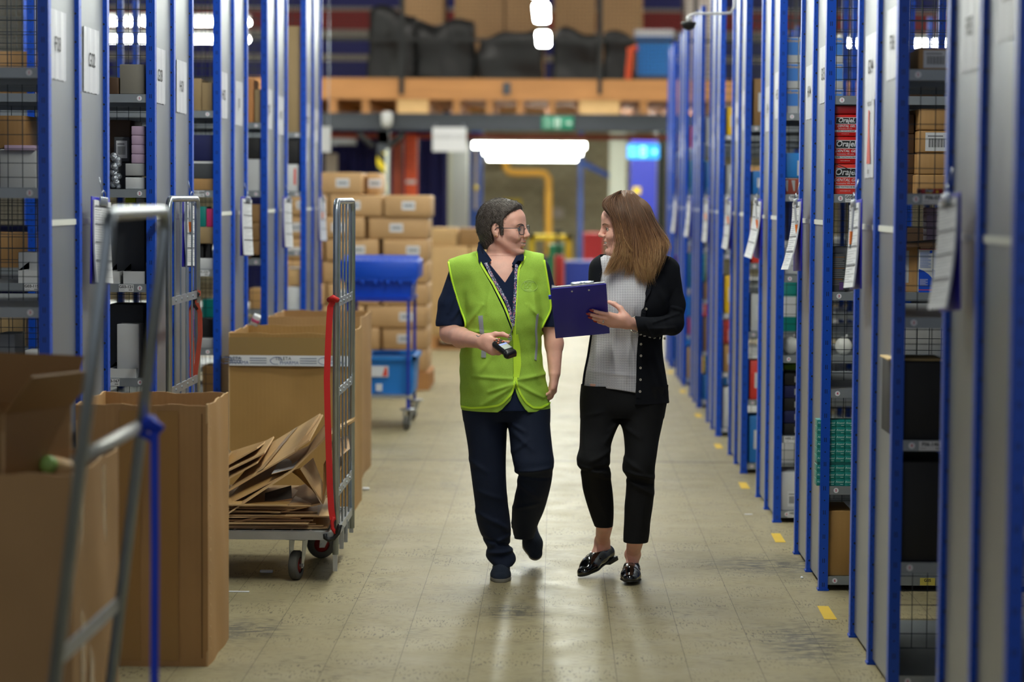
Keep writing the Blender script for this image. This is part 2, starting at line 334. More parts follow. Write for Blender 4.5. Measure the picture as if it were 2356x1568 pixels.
def rack_proto(side, depth):
    s = 1 if side == 'right' else -1
    r = empty('shelving_rack', (0, 0, 0), 0, 'x', 'shelving rack', 'shelving racks on the %s of the aisle' % side)
    def X(a): return s*a
    def bx(mb, x0, x1, y0, y1, z0, z1, m): mb.box((min(X(x0), X(x1)), y0, z0), (max(X(x0), X(x1)), y1, z1), m)
    ym = depth*.47
    pms = []
    for mp_ in (M_post, M_post2):
        pm = MB()
        for (a, b, c, d) in ((0, PW, 0, .003), (0, .003, .003, PD), (PW-.003, PW, .003, .022), (.003, .018, PD-.003, PD)): bx(pm, a, b, c, d, .008, HT, mp_)
        bx(pm, -.004, PW+.004, -.004, PD, 0, .008, mp_); pms.append(pm)
    p0 = {}
    for ib in range(4):
        for y in (0, ym, depth-PD):
            kk = int(y > 0)
            if kk not in p0: p0[kk] = p = pms[kk].build('post', r)
            else: p = p0[kk].copy(); COL.objects.link(p); p.parent = r
            p.location = (X(ib*BAY), y, 0)
    for (a, b, hz) in ((PD, ym, 1.515), (ym+PD, depth-PD, 1.515)):
        mb = MB(); bx(mb, .016, .018, a, b, .02, HT-.01, M_panel); bx(mb, .0185, .032, a, a+.002, .02, HT-.01, M_panel)
        q = mb.build('end_panel', r)
        mb = MB(); bx(mb, .012, .0158, a, b, hz-.010, hz+.010, M_strip); mb.build('joint_strip', q)
    sh = {}
    for iu, (y0, y1) in enumerate(((.004, ym-.01), (ym+.012, depth-.006))):
        for k, z in enumerate(SHZ):
            for ib in range(3):
                key = iu
                if key not in sh:
                    mb = MB(); w = BAY-.024; x0 = .021
                    bx(mb, x0, x0+w, 0, y1-y0, .0155, .0175, M_shelf)
                    bx(mb, x0, x0+w, 0, .0015, -.0175, .0155, M_shelf); bx(mb, x0, x0+w, y1-y0-.0015, y1-y0, -.0175, .0155, M_shelf)
                    bx(mb, x0, x0+w, .0015, .015, -.0175, -.016, M_shelf)
                    for t in (.33, .66): bx(mb, x0, x0+w, (y1-y0)*t, (y1-y0)*t+.03, -.006, .015, M_shelf)
                    sh[key] = o = mb.build('shelf', r)
                else:
                    o = sh[key].copy(); COL.objects.link(o); o.parent = r
                o.location = (X(ib*BAY+PW*.0), y0+.0, z)
                if iu == 0 and ib == 0:
                    mb = MB(); mb.cyl((0, -.0012, 0), (0, .0002, 0), .0105, M_disc, 20)
                    mb.text(str(6-k), .014, M_redink, frame((0, -.0014, 0), (1, 0, 0), (0, 0, 1)), .0005)
                    mb.build('number_disc', o, (X(.066), 0, 0))
    mb = MB()
    x0, x1, z0, z1, t = .045, BAY-.01, .06, HT-.04, .0013
    n = int((x1-x0)/.05)
    for i in range(n+1):
        x = x0+i*(x1-x0)/n; bx(mb, x-t, x+t, -t, t, z0, z1, M_mesh)
    n = int((z1-z0)/.05)
    for i in range(n+1):
        z = z0+i*(z1-z0)/n; bx(mb, x0, x1, t, 3*t, z-t, z+t, M_mesh)
    wm = mb.build('wire_back', r); wm.location = (0, ym-.005, 0)
    for ib in (1, 2):
        c = wm.copy(); COL.objects.link(c); c.parent = r; c.location = (X(ib*BAY), ym-.005, 0)
    return r
RD = [5.81, 7.85, 9.922, 12.005, 14.14, 16.345, 18.55, 20.75, 22.9]; RDEP = 1.06
LD = [8.06, 10.2, 12.2, 14.18, 16.4]; LDEP = 1.10
OW = ['nearest the camera', 'second from the camera', 'third from the camera', 'fourth from the camera', 'fifth from the camera', 'sixth from the camera', 'seventh from the camera', 'eighth from the camera', 'farthest from the camera']
R0 = rack_proto('right', RDEP); R0.location = (XR, RD[0], 0); R0['label'] = 'blue and galvanised shelving rack right of the aisle, ' + OW[0]
RACKS_R = [R0]
for i, d in enumerate(RD[1:], 1): RACKS_R.append(dup(R0, (XR, d, 0), 0, 'blue and galvanised shelving rack right of the aisle, ' + OW[i]))
L0 = rack_proto('left', LDEP); L0.location = (XL, LD[0], 0); L0['label'] = 'blue and galvanised shelving rack left of the aisle, ' + OW[0]
RACKS_L = [L0]
for i, d in enumerate(LD[1:], 1): RACKS_L.append(dup(L0, (XL, d, 0), 0, 'blue and galvanised shelving rack left of the aisle, ' + (OW[i] if i < 4 else OW[-1])))
OS = ['first', 'second', 'third', 'fourth', 'fifth', 'sixth', 'seventh', 'eighth', 'ninth']
# location labels on shelf edges
def shelf_label(rack, D, side, k, px, txt, yel=False, w=.062):
    p = at(px, 440, D); dx = p.x-(XR if side > 0 else XL)
    mb = MB(); m = mat('yellow_label', (205, 190, 90), .6) if yel else M_paper
    mb.box((0, -.0012, -.0155), (w, -.0002, .0155), m)
    mb.text(txt, .017, M_ink, frame((w/2, -.0014, .005), (1, 0, 0), (0, 0, 1)), .0004)
    if not yel:
        mb.box((.004, -.0014, -.009), (.024, -.0012, -.0075), M_grey_ink)
        for i in range(8): mb.box((w-.020+i*.002, -.0014, -.011), (w-.019+i*.002, -.0012, -.005), M_ink)
    mb.build('shelf_label', rack, (dx, 0, SHZ[6-k]))
shelf_label(RACKS_L[1], LD[1], -1, 3, 273, 'G03-121'); shelf_label(RACKS_L[1], LD[1], -1, 3, 55, 'G03-115'); shelf_label(RACKS_L[1], LD[1], -1, 4, 240, 'G03-167'); shelf_label(RACKS_L[1], LD[1], -1, 4, 51, 'G03-161')
shelf_label(RACKS_L[2], LD[2], -1, 2, 442, 'H01-084'); shelf_label(RACKS_L[2], LD[2], -1, 3, 452, 'H01-121')
shelf_label(RACKS_R[1], RD[1], 1, 2, 2122, 'F06-076', w=.075); shelf_label(RACKS_R[1], RD[1], 1, 4, 2124, 'F06-146', w=.075)
shelf_label(RACKS_R[2], RD[2], 1, 2, 1945, 'G05-052'); shelf_label(RACKS_R[2], RD[2], 1, 6, 2132, 'G05', yel=True)
shelf_label(RACKS_R[3], RD[3], 1, 2, 1818, 'H05-052'); shelf_label(RACKS_R[3], RD[3], 1, 5, 1812, 'H05-231', w=.07); shelf_label(RACKS_R[3], RD[3], 1, 6, 1822, 'H05-2')

# ---------------------------------------------------------------- paper signs on the end panels
M_film = mat('plastic_sleeve', (192, 192, 200), .35)
def sign(side, y0, y1, zc, txt, label, h=.235, poster=False):
    s = 1 if side == 'right' else -1
    X = (XR if s > 0 else XL)+s*.0145
    mb = MB(); n = 10
    # slightly wavy sheet
    vs = []; w = y1-y0
    for i in range(n+1):
        for j in (0, 1):
            vs.append((X-s*(.002+.0015*sin(i*1.9+j)), y0+w*i/n, zc-h/2+h*j+.003*sin(i*2.7)*(j == 0)))
    for i in range(n+1):
        for j in (0, 1): v = vs[i*2+j]; vs.append((v[0]+s*.0012, v[1], v[2]))
    q = 2*(n+1); fs = []
    for i in range(n): fs += [(i*2, i*2+1, i*2+3, i*2+2), (q+i*2, q+i*2+2, q+i*2+3, q+i*2+1), (i*2, i*2+2, q+i*2+2, q+i*2), (i*2+1, q+i*2+1, q+i*2+3, i*2+3)]
    fs += [(0, q, q+1, 1), (2*n, 2*n+1, q+2*n+1, q+2*n)]
    mb.add(vs, fs, M_film, smooth=False)
    M = frame((X-s*.0048, (y0+y1)/2, zc), (0, -s, 0), (0, 0, 1))
    if poster:
        mb.text('Health and', .03, M_ink, M @ Matrix.Translation((0, h*.38, 0)), sx=.8)
        mb.text('safety', .03, M_ink, M @ Matrix.Translation((0, -h*.42, 0)), sx=.8)
        mr = mat('poster_red', (190, 70, 60), .5)
        mb.add([(-.05, -.10, 0), (.05, -.10, 0), (.02, .02, 0), (.01, .09, 0), (-.02, .09, 0), (-.03, .0, 0)], [(0, 1, 2, 3, 4, 5)], mr, M)
    elif txt: mb.text(txt, .072, M_ink, M, .0002)
    o = mb.build('paper_sign'); return tag(o, label, 'sign', 'paper row signs')
LT = [('F03', 'G02'), ('G03', 'H01'), ('H02', 'J01'), ('J02', 'K01'), ('K02', 'L01')]
for i, d in enumerate(LD):
    nm = OS[i]
    sign('left', d+.06, d+.35, 2.12, LT[i][0], ('white paper sign reading %s' % LT[i][0] if i < 2 else 'white paper sign') + ', near panel of the %s left rack' % nm)
    sign('left', d+LDEP*.47+.15, d+LDEP*.47+.44, 2.10, LT[i][1], ('white paper sign reading %s' % LT[i][1] if i < 2 else 'white paper sign') + ', far panel of the %s left rack' % nm)
RT = [('E06', 'F05'), ('F06', 'G04'), ('G05', 'H04'), ('H05', 'J04'), ('J05', 'K04'), ('K05', 'L04'), ('L05', 'M04'), ('M05', 'N04'), ('N05', 'P04')]
for i, d in enumerate(RD[:8]):
    sign('right', d+.08, d+.36, 2.13, RT[i][0], ('white paper sign reading %s' % RT[i][0] if i in (1, 2) else 'white paper sign') + ', near panel of the %s right rack' % OS[i])
    sign('right', d+RDEP*.47+.12, d+RDEP*.47+.41, 2.08, RT[i][1], ('white paper sign reading %s' % RT[i][1] if i in (1, 2) else 'white paper sign') + ', far panel of the %s right rack' % OS[i])
sign('right', RD[1]+RDEP*.47+.16, RD[1]+RDEP*.47+.40, 1.84, '', 'white poster with a red figure below the sign on the second right rack', .30, poster=True)

# ---------------------------------------------------------------- clipboards
M_boardb = mat('clipboard_blue', (40, 36, 170), .4)
def clipboard_at(loc, rz, label, flare=.03, tilt=0.0, group='clipboards hanging on the rack ends'):
    r = empty('clipboard', loc, rz, label, 'clipboard', group)
    r.rotation_euler = (0, tilt, rz)
    MB().rbox((-.115, -.002, -.315), (.115, .002, 0), M_boardb, .0015).build('board', r)
    mb = MB(); n = 8; vs = []; t = .006
    for i in range(n+1):
        z = -.012-.297*i/n; fl = flare*(i/n)**2
        for x in (-.105, .105):
            vs.append((x, -.003-fl, z)); vs.append((x, -.003-t-fl, z))
    fs = []
    for i in range(n):
        a = i*4; b = a+4
        fs += [(a+1, b+1, b+3, a+3), (a, a+2, b+2, b), (a, b, b+1, a+1), (a+2, a+3, b+3, b+2)]
    fs += [(0, 1, 3, 2), (4*n, 4*n+2, 4*n+3, 4*n+1)]
    mb.add(vs, fs, M_paper)
    for (za, zb, g) in ((-.03, -.036, M_grey_ink), (-.095, -.101, M_grey_ink), (-.16, -.166, M_grey_ink), (-.225, -.231, M_grey_ink)):
        i = int((-za-.012)/.297*n); fl = flare*((-za-.012)/.297)**2; fl2 = flare*((-zb-.012)/.297)**2
        mb.add([(-.098, -.0105-fl, za), (.098, -.0105-fl, za), (.098, -.0105-fl2-.0003, zb), (-.098, -.0105-fl2-.0003, zb)], [(0, 3, 2, 1)], g)
    for i in range(28):
        z = -.045-i*.009; fl = flare*((-z-.012)/.297)**2
        mb.add([(-.098, -.0100-fl, z), (.098-.05*(i % 3), -.0100-fl, z), (.098-.05*(i % 3), -.0101-fl, z-.0012), (-.098, -.0101-fl, z-.0012)], [(0, 3, 2, 1)], M_grey_ink)
    mb.build('paper_stack', r)
    mb = MB().rbox((-.045, -.016, -.030), (.045, -.010, .002), M_zinc, .002); mb.tube([(-.02, -.012, .0), (-.02, -.012, .018), (0, -.010, .026), (.02, -.012, .018), (.02, -.012, 0)], .0022, M_zinc)
    mb.tube([(0, -.006, .026), (0, .0, .05), (0, .006, .075)], .0016, M_zinc)
    mb.build('clip', r)
    return r
def pen_at(loc, rot, label):
    r = empty('pen', loc, 0, label, 'pen', 'pens clipped to the clipboards'); r.rotation_euler = rot
    mb = MB().cyl((0, 0, 0), (0, 0, -.085), .0055, M_white, 10); mb.build('barrel', r)
    MB().cyl((0, 0, -.085), (0, 0, -.13), .0062, mat('orange_grip', (240, 120, 30), .5), 10, .0045).build('grip', r)
    MB().cyl((0, 0, -.13), (0, 0, -.145), .0035, M_ink, 8, .0008).build('tip', r)
    return r
for i, d in enumerate(LD):
    nm = OS[i]
    y = d+LDEP*.47+.21
    clipboard_at((XL+.035, y, 1.60), pi/2-radians(6), 'blue clipboard of papers hanging on the %s left rack' % nm, .012, radians(2 if i else 3))
    if i in (1, 4): pen_at((XL+.050, y-.09, 1.575), (radians(6), 0, 0), 'orange-tipped pen on the clipboard of the %s left rack' % nm)
for i, d in enumerate(RD[:8]):
    y = d+RDEP*.47+.27
    clipboard_at((XR-.030, y, 1.61 if i else 1.63), -pi/2+radians([4, 2, 3, 5, 4, 4, 3, 2][i]), 'blue clipboard of papers hanging on the %s right rack' % OS[i], [.03, .02, .05, .045, .02, .01, .02, .02][i], radians([-4, -3, -2, 2, 1, 0, 1, 2][i]))
    if i in (1, 2, 3, 4, 5): pen_at((XR-.055, y-.10, 1.585), (radians(-7 if i == 1 else 6), radians(4 if i == 1 else -6), 0), 'orange-tipped pen on the clipboard of the %s right rack' % OS[i])
# ================================================================ far end of the hall
def wx(px, D, y=449): return at(px, y, D).x
def wz(px, py, D): return at(px, py, D).z
def pbox(mb, x0, y0, x1, y1, D, dep, m, **k):   # box whose camera-side face spans two image points at distance D
    a = at(x0, y1, D); b = at(x1, y0, D)
    return mb.box((a.x, D, a.z), (b.x, D+dep, b.z), m, **k)
DM = 32.0
M_bandb = mat('wall_blue', (36, 40, 150), .6); M_bandr = mat('wall_red', (176, 36, 34), .6); M_bandw = mat('wall_offwhite', (196, 188, 180), .7)
M_wood = mat('pine_wood', (186, 130, 78), .7, noise=.10, nscale=1.5, stretch=(1, 1, 8)); M_woodl = mat('pine_end_grain', (222, 180, 124), .7, noise=.06)
M_wood_d = mat('plywood_deck', (150, 98, 48), .8, noise=.1)
M_steelb = mat('charcoal_steel', (62, 66, 74), .5, .2)
M_orange = mat('orange_steel', (224, 84, 36), .45, .1); M_orange_d = mat('orange_steel_dark', (150, 62, 34), .5, .1)
M_navy = mat('navy_curtain', (22, 26, 92), .8, noise=.15, nscale=3, stretch=(6, 1, .2))
# rear wall: concrete block below, striped cladding above the mezzanine
mb = MB(); W0, W1 = -9, 9
def band(y0, y1, m): mb.box((W0, 44.0, at(1178, y1, 44).z), (W1, 44.3, at(1178, y0, 44).z), m)
M_block = bpy.data.materials.new('concrete_block_wall'); M_block.use_nodes = True
nt = M_block.node_tree; br = nd(nt, 'ShaderNodeTexBrick'); br.inputs['Scale'].default_value = 2.2; br.inputs['Color1'].default_value = srgb(178, 170, 142); br.inputs['Color2'].default_value = srgb(164, 156, 130); br.inputs['Mortar'].default_value = srgb(132, 126, 108); br.inputs['Mortar Size'].default_value = .015
tc = nd(nt, 'ShaderNodeTexCoord'); sp_ = nd(nt, 'ShaderNodeSeparateXYZ'); cb_ = nd(nt, 'ShaderNodeCombineXYZ'); nt.links.new(tc.outputs['Object'], sp_.inputs[0]); nt.links.new(sp_.outputs[0], cb_.inputs[0]); nt.links.new(sp_.outputs[2], cb_.inputs[1])
nt.links.new(cb_.outputs[0], br.inputs['Vector']); nt.links.new(br.outputs['Color'], nt.nodes['Principled BSDF'].inputs['Base Color']); nt.nodes['Principled BSDF'].inputs['Roughness'].default_value = .9
mb.box((W0, 44.0, 0), (W1, 44.3, at(1178, 186, 44).z), M_block)
for y0, y1, m in ((142, 186, M_bandb), (127, 142, M_bandw), (93, 127, M_bandb), (70, 93, M_bandw), (26, 70, M_bandr), (18, 26, M_bandw), (-60, 18, M_bandb)): band(y0, y1, m)
o = mb.build('wall_back'); tag(o, kind='structure')
# mezzanine structure
x0, x1 = wx(540, DM), wx(2100, DM)
z = lambda y, D=DM: at(1178, y, D).z
mez = empty('mezzanine_platform', (0, DM, 0), 0, 'raised mezzanine with timber edge and charcoal steel beam across the aisle end', 'mezzanine')
def part(name, mb, par, D=DM): return mb.build(name, par, (0, -D, 0))
m_ = MB().box((x0, DM, z(300)), (x1, DM+.25, z(262)), M_steelb).box((x0, DM-.03, z(300)), (x1, DM+.28, z(297)), M_steelb).box((x0, DM-.03, z(265)), (x1, DM+.28, z(262)), M_steelb); part('steel_beam', m_, mez)
m_ = MB().box((x0, DM-.02, z(230)), (x1, DM+.12, z(181)), M_wood); part('timber_fascia', m_, mez)
m_ = MB().box((x0, DM+.12, z(229)), (x1, 42, z(224)), M_wood_d); part('deck', m_, mez)
for a, b in ((680, 698), (755, 775), (832, 850), (915, 985), (1042, 1060), (1118, 1135), (1188, 1205), (1262, 1278), (1333, 1425), (1472, 1490), (1552, 1570), (1630, 1648)):
    wide = b-a > 40
    if wide:
        m_ = MB(); pbox(m_, a, 229, b, 262, DM, .06, M_woodl); pbox(m_, a-4, 229, a+10, 262, DM+.06, 8, M_wood); pbox(m_, b-10, 229, b+4, 262, DM+.06, 8, M_wood)
    else: m_ = MB(); pbox(m_, a, 229, b, 262, DM+.02, 8, M_wood)
    part('joist', m_, mez)
for a, b in ((1080, 1125), (1148, 1190), (1210, 1255), (1275, 1325)):
    m_ = MB(); pbox(m_, a, 248, b, 262, DM+1.2, .1, M_woodl); part('noggin', m_, mez)  # brightness of the lit noggins is put into the paler wood colour
m_ = MB(); pbox(m_, 1157, 190, 1175, 217, DM-.06, .04, M_steelb); part('bracket_plate', m_, mez)
# guard rail with wire mesh
gr = empty('guard_rail', (0, DM-.05, 0), 0, 'black steel guard rail with wire mesh along the mezzanine edge', 'railing')
for a in (700, 924, 1381, 1600, 1830):
    m_ = MB(); pbox(m_, a-6, -60, a+6, 217, DM-.05, .06, M_black); part('rail_post', m_, gr, DM-.05)
for y in (92,): m_ = MB().box((x0, DM-.04, z(y+4)), (x1, DM, z(y-4)), M_black); part('top_rail', m_, gr, DM-.05)
m_ = MB()
t = .0022
for i in range(int((x1-x0)/.05)): m_.box((x0+i*.05-t, DM-.03, z(180)), (x0+i*.05+t, DM-.026, z(-40)), M_black)
for i in range(int((z(-40)-z(180))/.05)): zz = z(180)+i*.05; m_.box((x0, DM-.026, zz-t), (x1, DM-.022, zz+t), M_black)
part('wire_mesh', m_, gr, DM-.05)
# things stored on the mezzanine
DK = z(224)
M_brown = mat('big_box_brown', (168, 134, 94), .85, noise=.06, nscale=2)
def big_carton(x0, y0, x1, D, dep, label, m=M_brown):
    a = at(x0, y0, D); b = at(x1, y0, D); mb = MB(); mb.rbox((a.x, D, DK), (b.x, D+dep, a.z), m, .012)
    mb.box((a.x+.01, D-.002, (DK+a.z)/2-.01), (b.x-.01, D, (DK+a.z)/2), M_card_dark)
    o = mb.build('carton'); tag(o, label, 'box', 'cartons stored on the mezzanine'); return o
big_carton(930, -40, 1022, 38, 1.1, 'tall brown carton on the mezzanine behind the black wrapped pallets, leftmost')
big_carton(1046, -30, 1160, 38, 1.1, 'tall brown carton on the mezzanine behind the black wrapped pallets, second from the left')
big_carton(1163, -30, 1254, 38, 1.1, 'tall brown carton on the mezzanine just left of the hanging lamps')
big_carton(1276, -40, 1372, 38, 1.1, 'tall brown carton on the mezzanine just right of the hanging lamps')
big_carton(1376, -30, 1480, 38, 1.1, 'tall brown carton on the mezzanine, rightmost of the row')
big_carton(1578, -30, 1640, 38, 1.1, 'tall pale carton on the mezzanine behind the blue posts', M_bandw)
M_wrap = mat('black_stretch_film', (9, 9, 11), .42, bump=.5, bscale=9)
def wrapped(x0, y0, x1, D, dep, label, seed):
    rnd = random.Random(seed); a = at(x0, y0, D); b = at(x1, y0, D); bm = bmesh.new(); bmesh.ops.create_cube(bm, size=1)
    bmesh.ops.subdivide_edges(bm, edges=bm.edges[:], cuts=7, use_grid_fill=True)
    ph = [rnd.uniform(0, 6) for _ in range(6)]
    for v in bm.verts:
        x, y, zz = v.co; k = 1-.035*(abs(x*2)**8+abs(zz*2)**8)
        nx = x*k; nz = zz*(1-.05*(abs(x*2)**6))
        px_ = a.x+(nx+.5)*(b.x-a.x); pz = DK+(nz+.5)*(a.z-DK); py = D+(y*k+.5)*dep
        wv = .03*sin(px_*7+ph[0]+pz*5)+.02*sin(pz*13+ph[1])+.02*sin(px_*17+ph[2])
        if zz > .3: pz += .05*sin(px_*5+ph[3])+.04*sin(px_*11+ph[4])
        v.co = (px_+wv*.5, py+wv, max(DK, pz))
    me = bpy.data.meshes.new('wrapped_pallet'); bm.to_mesh(me); bm.free(); me.materials.append(M_wrap)
    for p in me.polygons: p.use_smooth = True
    o = bpy.data.objects.new('wrapped_pallet', me); COL.objects.link(o); tag(o, label, 'pallet load', 'black wrapped loads on the mezzanine'); return o
wrapped(846, 24, 955, 34, 1.0, 'tall black film wrapped load at the left end of the mezzanine', 1)
wrapped(953, 44, 1096, 34.2, 1.0, 'black film wrapped load between the left rail post and the hanging lamps', 2)
wrapped(1096, 76, 1255, 34, 1.0, 'long low black wrapped load behind the hanging lamps', 3)
wrapped(1270, 74, 1386, 34, 1.0, 'low black wrapped load right of the hanging lamps', 4)
wrapped(1388, 72, 1466, 34.1, 1.0, 'low black wrapped load beside the blue tote on the mezzanine', 5)
m_ = MB(); D = 34.0
for k in range(12): pbox(m_, 1444+3*(k % 3), 174-k*3.4, 1535+2*(k % 2), 177-k*3.4, D-.3, .5, M_paper)
o = m_.build('paper_stack'); tag(o, 'stack of white sheets on the mezzanine below the blue tote', 'stack of paper')
o.location.z = -(at(1480, 177, D-.3).z-DK)
M_tote = mat('tote_blue', (24, 118, 200), .5); M_toted = mat('tote_royal_blue', (4, 74, 200), .42)
tt = empty('storage_tote', at(1505, 130, 34.2)[:], 0, 'light blue storage tote on the mezzanine at the right, above the paper stack', 'storage tote')
a = at(1466, 132, 34.2); b = at(1545, 84, 34.2)
MB().box((a.x, 34.2, DK+.40), (b.x, 34.7, b.z), M_tote).box((a.x-.03, 34.17, b.z-.05), (b.x+.03, 34.73, b.z), M_tote).build('tub', tt, (-tt.location.x, -tt.location.y, -tt.location.z))
MB().box((a.x-.03, 34.17, b.z), (b.x+.03, 34.73, b.z+.1), mat('lid_white', (200, 200, 205), .5)).build('lid', tt, (-tt.location.x, -tt.location.y, -tt.location.z))
o = MB().box((a.x, 34.15, DK), (b.x, 34.8, DK+.40), M_steelb).build('support_table'); tag(o, 'dark low table under the blue tote on the mezzanine', 'table')
o = MB().cyl((at(1440, 178, 33.4).x, 33.4, DK), (at(1452, 120, 33.4).x, 33.5, at(1452, 116, 33.4).z), .05, M_orange, 12).cyl((at(1452, 120, 33.4).x-.05, 33.5, at(1452, 116, 33.4).z), (at(1452, 120, 33.4).x+.09, 33.5, at(1452, 116, 33.4).z+.05), .04, M_orange, 12).build('orange_barrier_post'); tag(o, 'short orange post leaning beside the white sheets on the mezzanine', 'post')

# below the mezzanine --------------------------------------------------
zt = z(300)
o = MB().box((wx(600, 33.5), 33.1, z(300)-.09), (wx(1760, 33.5), 33.2, z(300)-.02), M_orange_d).build('orange_crossbeam'); tag(o, 'thin orange red crossbeam under the charcoal mezzanine beam', 'beam')
M_haz = bpy.data.materials.new('hazard_stripes'); M_haz.use_nodes = True; nt = M_haz.node_tree
tc = nd(nt, 'ShaderNodeTexCoord'); s3 = nd(nt, 'ShaderNodeSeparateXYZ'); nt.links.new(tc.outputs['Object'], s3.inputs[0])
f = mth(nt, 'GREATER_THAN', mth(nt, 'FRACT', mth(nt, 'MULTIPLY', mth(nt, 'ADD', s3.outputs[0], s3.outputs[2]), 4.2)), .5)
nt.links.new(mixc(nt, f, srgb(24, 24, 26), srgb(232, 206, 20)), nt.nodes['Principled BSDF'].inputs['Base Color'])
pc = empty('support_column', (0, DM, 0), 0, 'charcoal steel support column with yellow and black hazard stripes', 'column')
m_ = MB(); pbox(m_, 868, 300, 895, 330, DM, .16, M_steelb); a = at(868, 449, DM); b = at(895, 449, DM); m_.box((a.x, DM, 0), (b.x, DM+.16, z(300)), M_steelb); part('column_shaft', m_, pc)
m_ = MB().box((a.x-.005, DM-.006, .2), (b.x-.04, DM-.001, z(352)), M_haz); part('hazard_tape', m_, pc)
m_ = MB().box((b.x-.045, DM-.03, .9), (b.x-.005, DM, z(345)), mat('pale_reflection', (215, 220, 210), .3, .6)); part('reflection_strip', m_, pc)  # pale strip stands in for bright tube reflections on the column
m_ = MB(); p = at(824, 306, DM); q = at(860, 338, DM); m_.cyl(p, q, .04, M_black, 8); part('brace', m_, pc)
m_ = MB(); p = at(930, 306, DM); q = at(895, 338, DM); m_.cyl(p, q, .04, M_black, 8); part('brace', m_, pc)
p = at(890, 276, DM-.15)
o = MB().lathe([(.001, -.10), (.06, -.08), (.075, -.02), (.075, .08), (.05, .11), (.001, .11)], M_lamp_body, 16, Matrix.Translation(p)).box((p.x-.02, p.y, p.z-.02), (p.x+.02, DM, p.z+.02), M_lamp_body).build('bulkhead_unit'); tag(o, 'small white light bulb fixed to the beam above the striped column', 'light bulb')  # white light bulb, modelled as a plain body without glow
for a_, b_, m, lb in ((903, 926, M_orange_d, 'dark orange rack upright right of the hazard striped column'), (931, 960, M_orange, 'bright orange rack upright right of the hazard striped column')):
    pa = at(a_, 449, 33); pb = at(b_, 449, 33); mb = MB().box((pa.x, 33, .008), (pb.x, 33.1, z(305)), m).box((pa.x-.03, 32.97, 0), (pb.x+.03, 33.13, .008), m)
    if m is M_orange: mb.box((pa.x+.02, 32.995, at(940, 422, 33).z), (pb.x-.02, 33, at(940, 414, 33).z), M_paper)
    for i in range(18): mb.box((pa.x+.03, 32.997, .3+i*.12), (pa.x+.05, 33, .34+i*.12), M_orange_d)
    o = mb.build('rack_upright'); tag(o, lb, 'rack upright')
mb = MB(); xa, xb = wx(560, 36), wx(1034, 36); n = 60
vs = [(xa+(xb-xa)*i/n, 36+.05*sin(i*1.7), zz) for i in range(n+1) for zz in (0.02, 2.86)]; vs2 = [(x, y+.02, zz) for x, y, zz in vs]
mb.add(vs+vs2, [(2*i, 2*i+1, 2*i+3, 2*i+2) for i in range(n)]+[(2*n+2+2*i, 2*n+2+2*i+2, 2*n+2+2*i+3, 2*n+2+2*i+1) for i in range(n)], M_navy, smooth=True)
o = mb.build('curtain'); tag(o, 'dark navy hanging curtain behind the orange uprights, below the mezzanine', 'curtain')
o = MB().box((wx(748, 35), 35, .0), (wx(775, 35), 35.1, 2.2), M_bandw).box((wx(762, 34.8), 34.8, at(775, 333, 34.8).z), (wx(818, 34.8), 34.95, at(775, 308, 34.8).z), M_galv).build('service_post'); tag(o, 'pale post with a white box on top in front of the navy curtain', 'post')
# hanging signs
def hang_sign(x0, y0, x1, y1, D, label, txt=(), up=.05):
    a = at(x0, y1, D); b = at(x1, y0, D); r = empty('hanging_sign', ((a.x+b.x)/2, D, (a.z+b.z)/2), 0, label, 'sign')
    w, h = (b.x-a.x)/2, (b.z-a.z)/2
    mb = MB().box((-w, 0, -h), (w, .006, h), M_paper)
    for i, t in enumerate(txt): mb.text(t, .07, M_grey_ink, frame((0, -.002, .03-.09*i), (1, 0, 0), (0, 0, 1)))
    mb.build('sign_board', r)
    for s in (-1, 1): MB().cyl((s*w*.8, .003, h), (s*w*.8, .003, h+up), .004, M_zinc, 6).build('hanger', r)
hang_sign(995, 293, 1073, 348, DM-.038, 'white hanging sign with faint grey letters under the mezzanine beam', ('GOODS OUT',))
hang_sign(716, 291, 761, 350, 27, 'white hanging sign partly hidden by the last left rack', up=7.0-at(740, 291, 27).z)
def exit_sign(x0, y0, x1, y1, D, m_bg, m_fg, label, glow):
    a = at(x0, y1, D); b = at(x1, y0, D); r = empty('exit_sign', ((a.x+b.x)/2, D, (a.z+b.z)/2), 0, label, 'exit sign'); w, h = (b.x-a.x)/2, (b.z-a.z)/2
    MB().rbox((-w, 0, -h), (w, .05, h), m_bg, .01).build('sign_body', r)
    mb = MB()
    F = lambda x: frame((x, -.002, 0), (1, 0, 0), (0, 0, 1))
    mb.text('Fire', h*.75, m_fg, F(-w*.62) @ Matrix.Translation((0, h*.38, 0))).text('exit', h*.75, m_fg, F(-w*.62) @ Matrix.Translation((0, -h*.38, 0)))
    mb.box((-w*.18, -.003, -h*.72), (w*.16, -.001, h*.72), m_fg)
    c = F(w*.36)
    mb.ball((-.005, -.004, h*.4), h*.16, m_bg, 6); mb.tube([(-.01, -.004, h*.2), (0, -.004, -h*.1), (-w*.08, -.004, -h*.6)], h*.09, m_bg, 6).tube([(0, -.004, -h*.1), (w*.08, -.004, -h*.5)], h*.08, m_bg, 6)
    mb.add([(-w*.14, h*.12, 0), (w*.05, h*.12, 0), (w*.05, h*.4, 0), (w*.22, 0, 0), (w*.05, -h*.4, 0), (w*.05, -h*.12, 0), (-w*.14, -h*.12, 0)], [(6, 5, 4, 3, 2, 1, 0)], m_fg, frame((w*.66, -.003, 0), (1, 0, 0), (0, 0, 1)))
    mb.build('pictogram', r); return r
M_sg = mat('exit_green', (40, 140, 110), .5); M_sw = mat('exit_white', (210, 232, 220), .5)
exit_sign(1246, 268, 1320, 298, DM-.06, M_sg, M_sw, 'green and white running person exit sign on the charcoal mezzanine beam', 0)
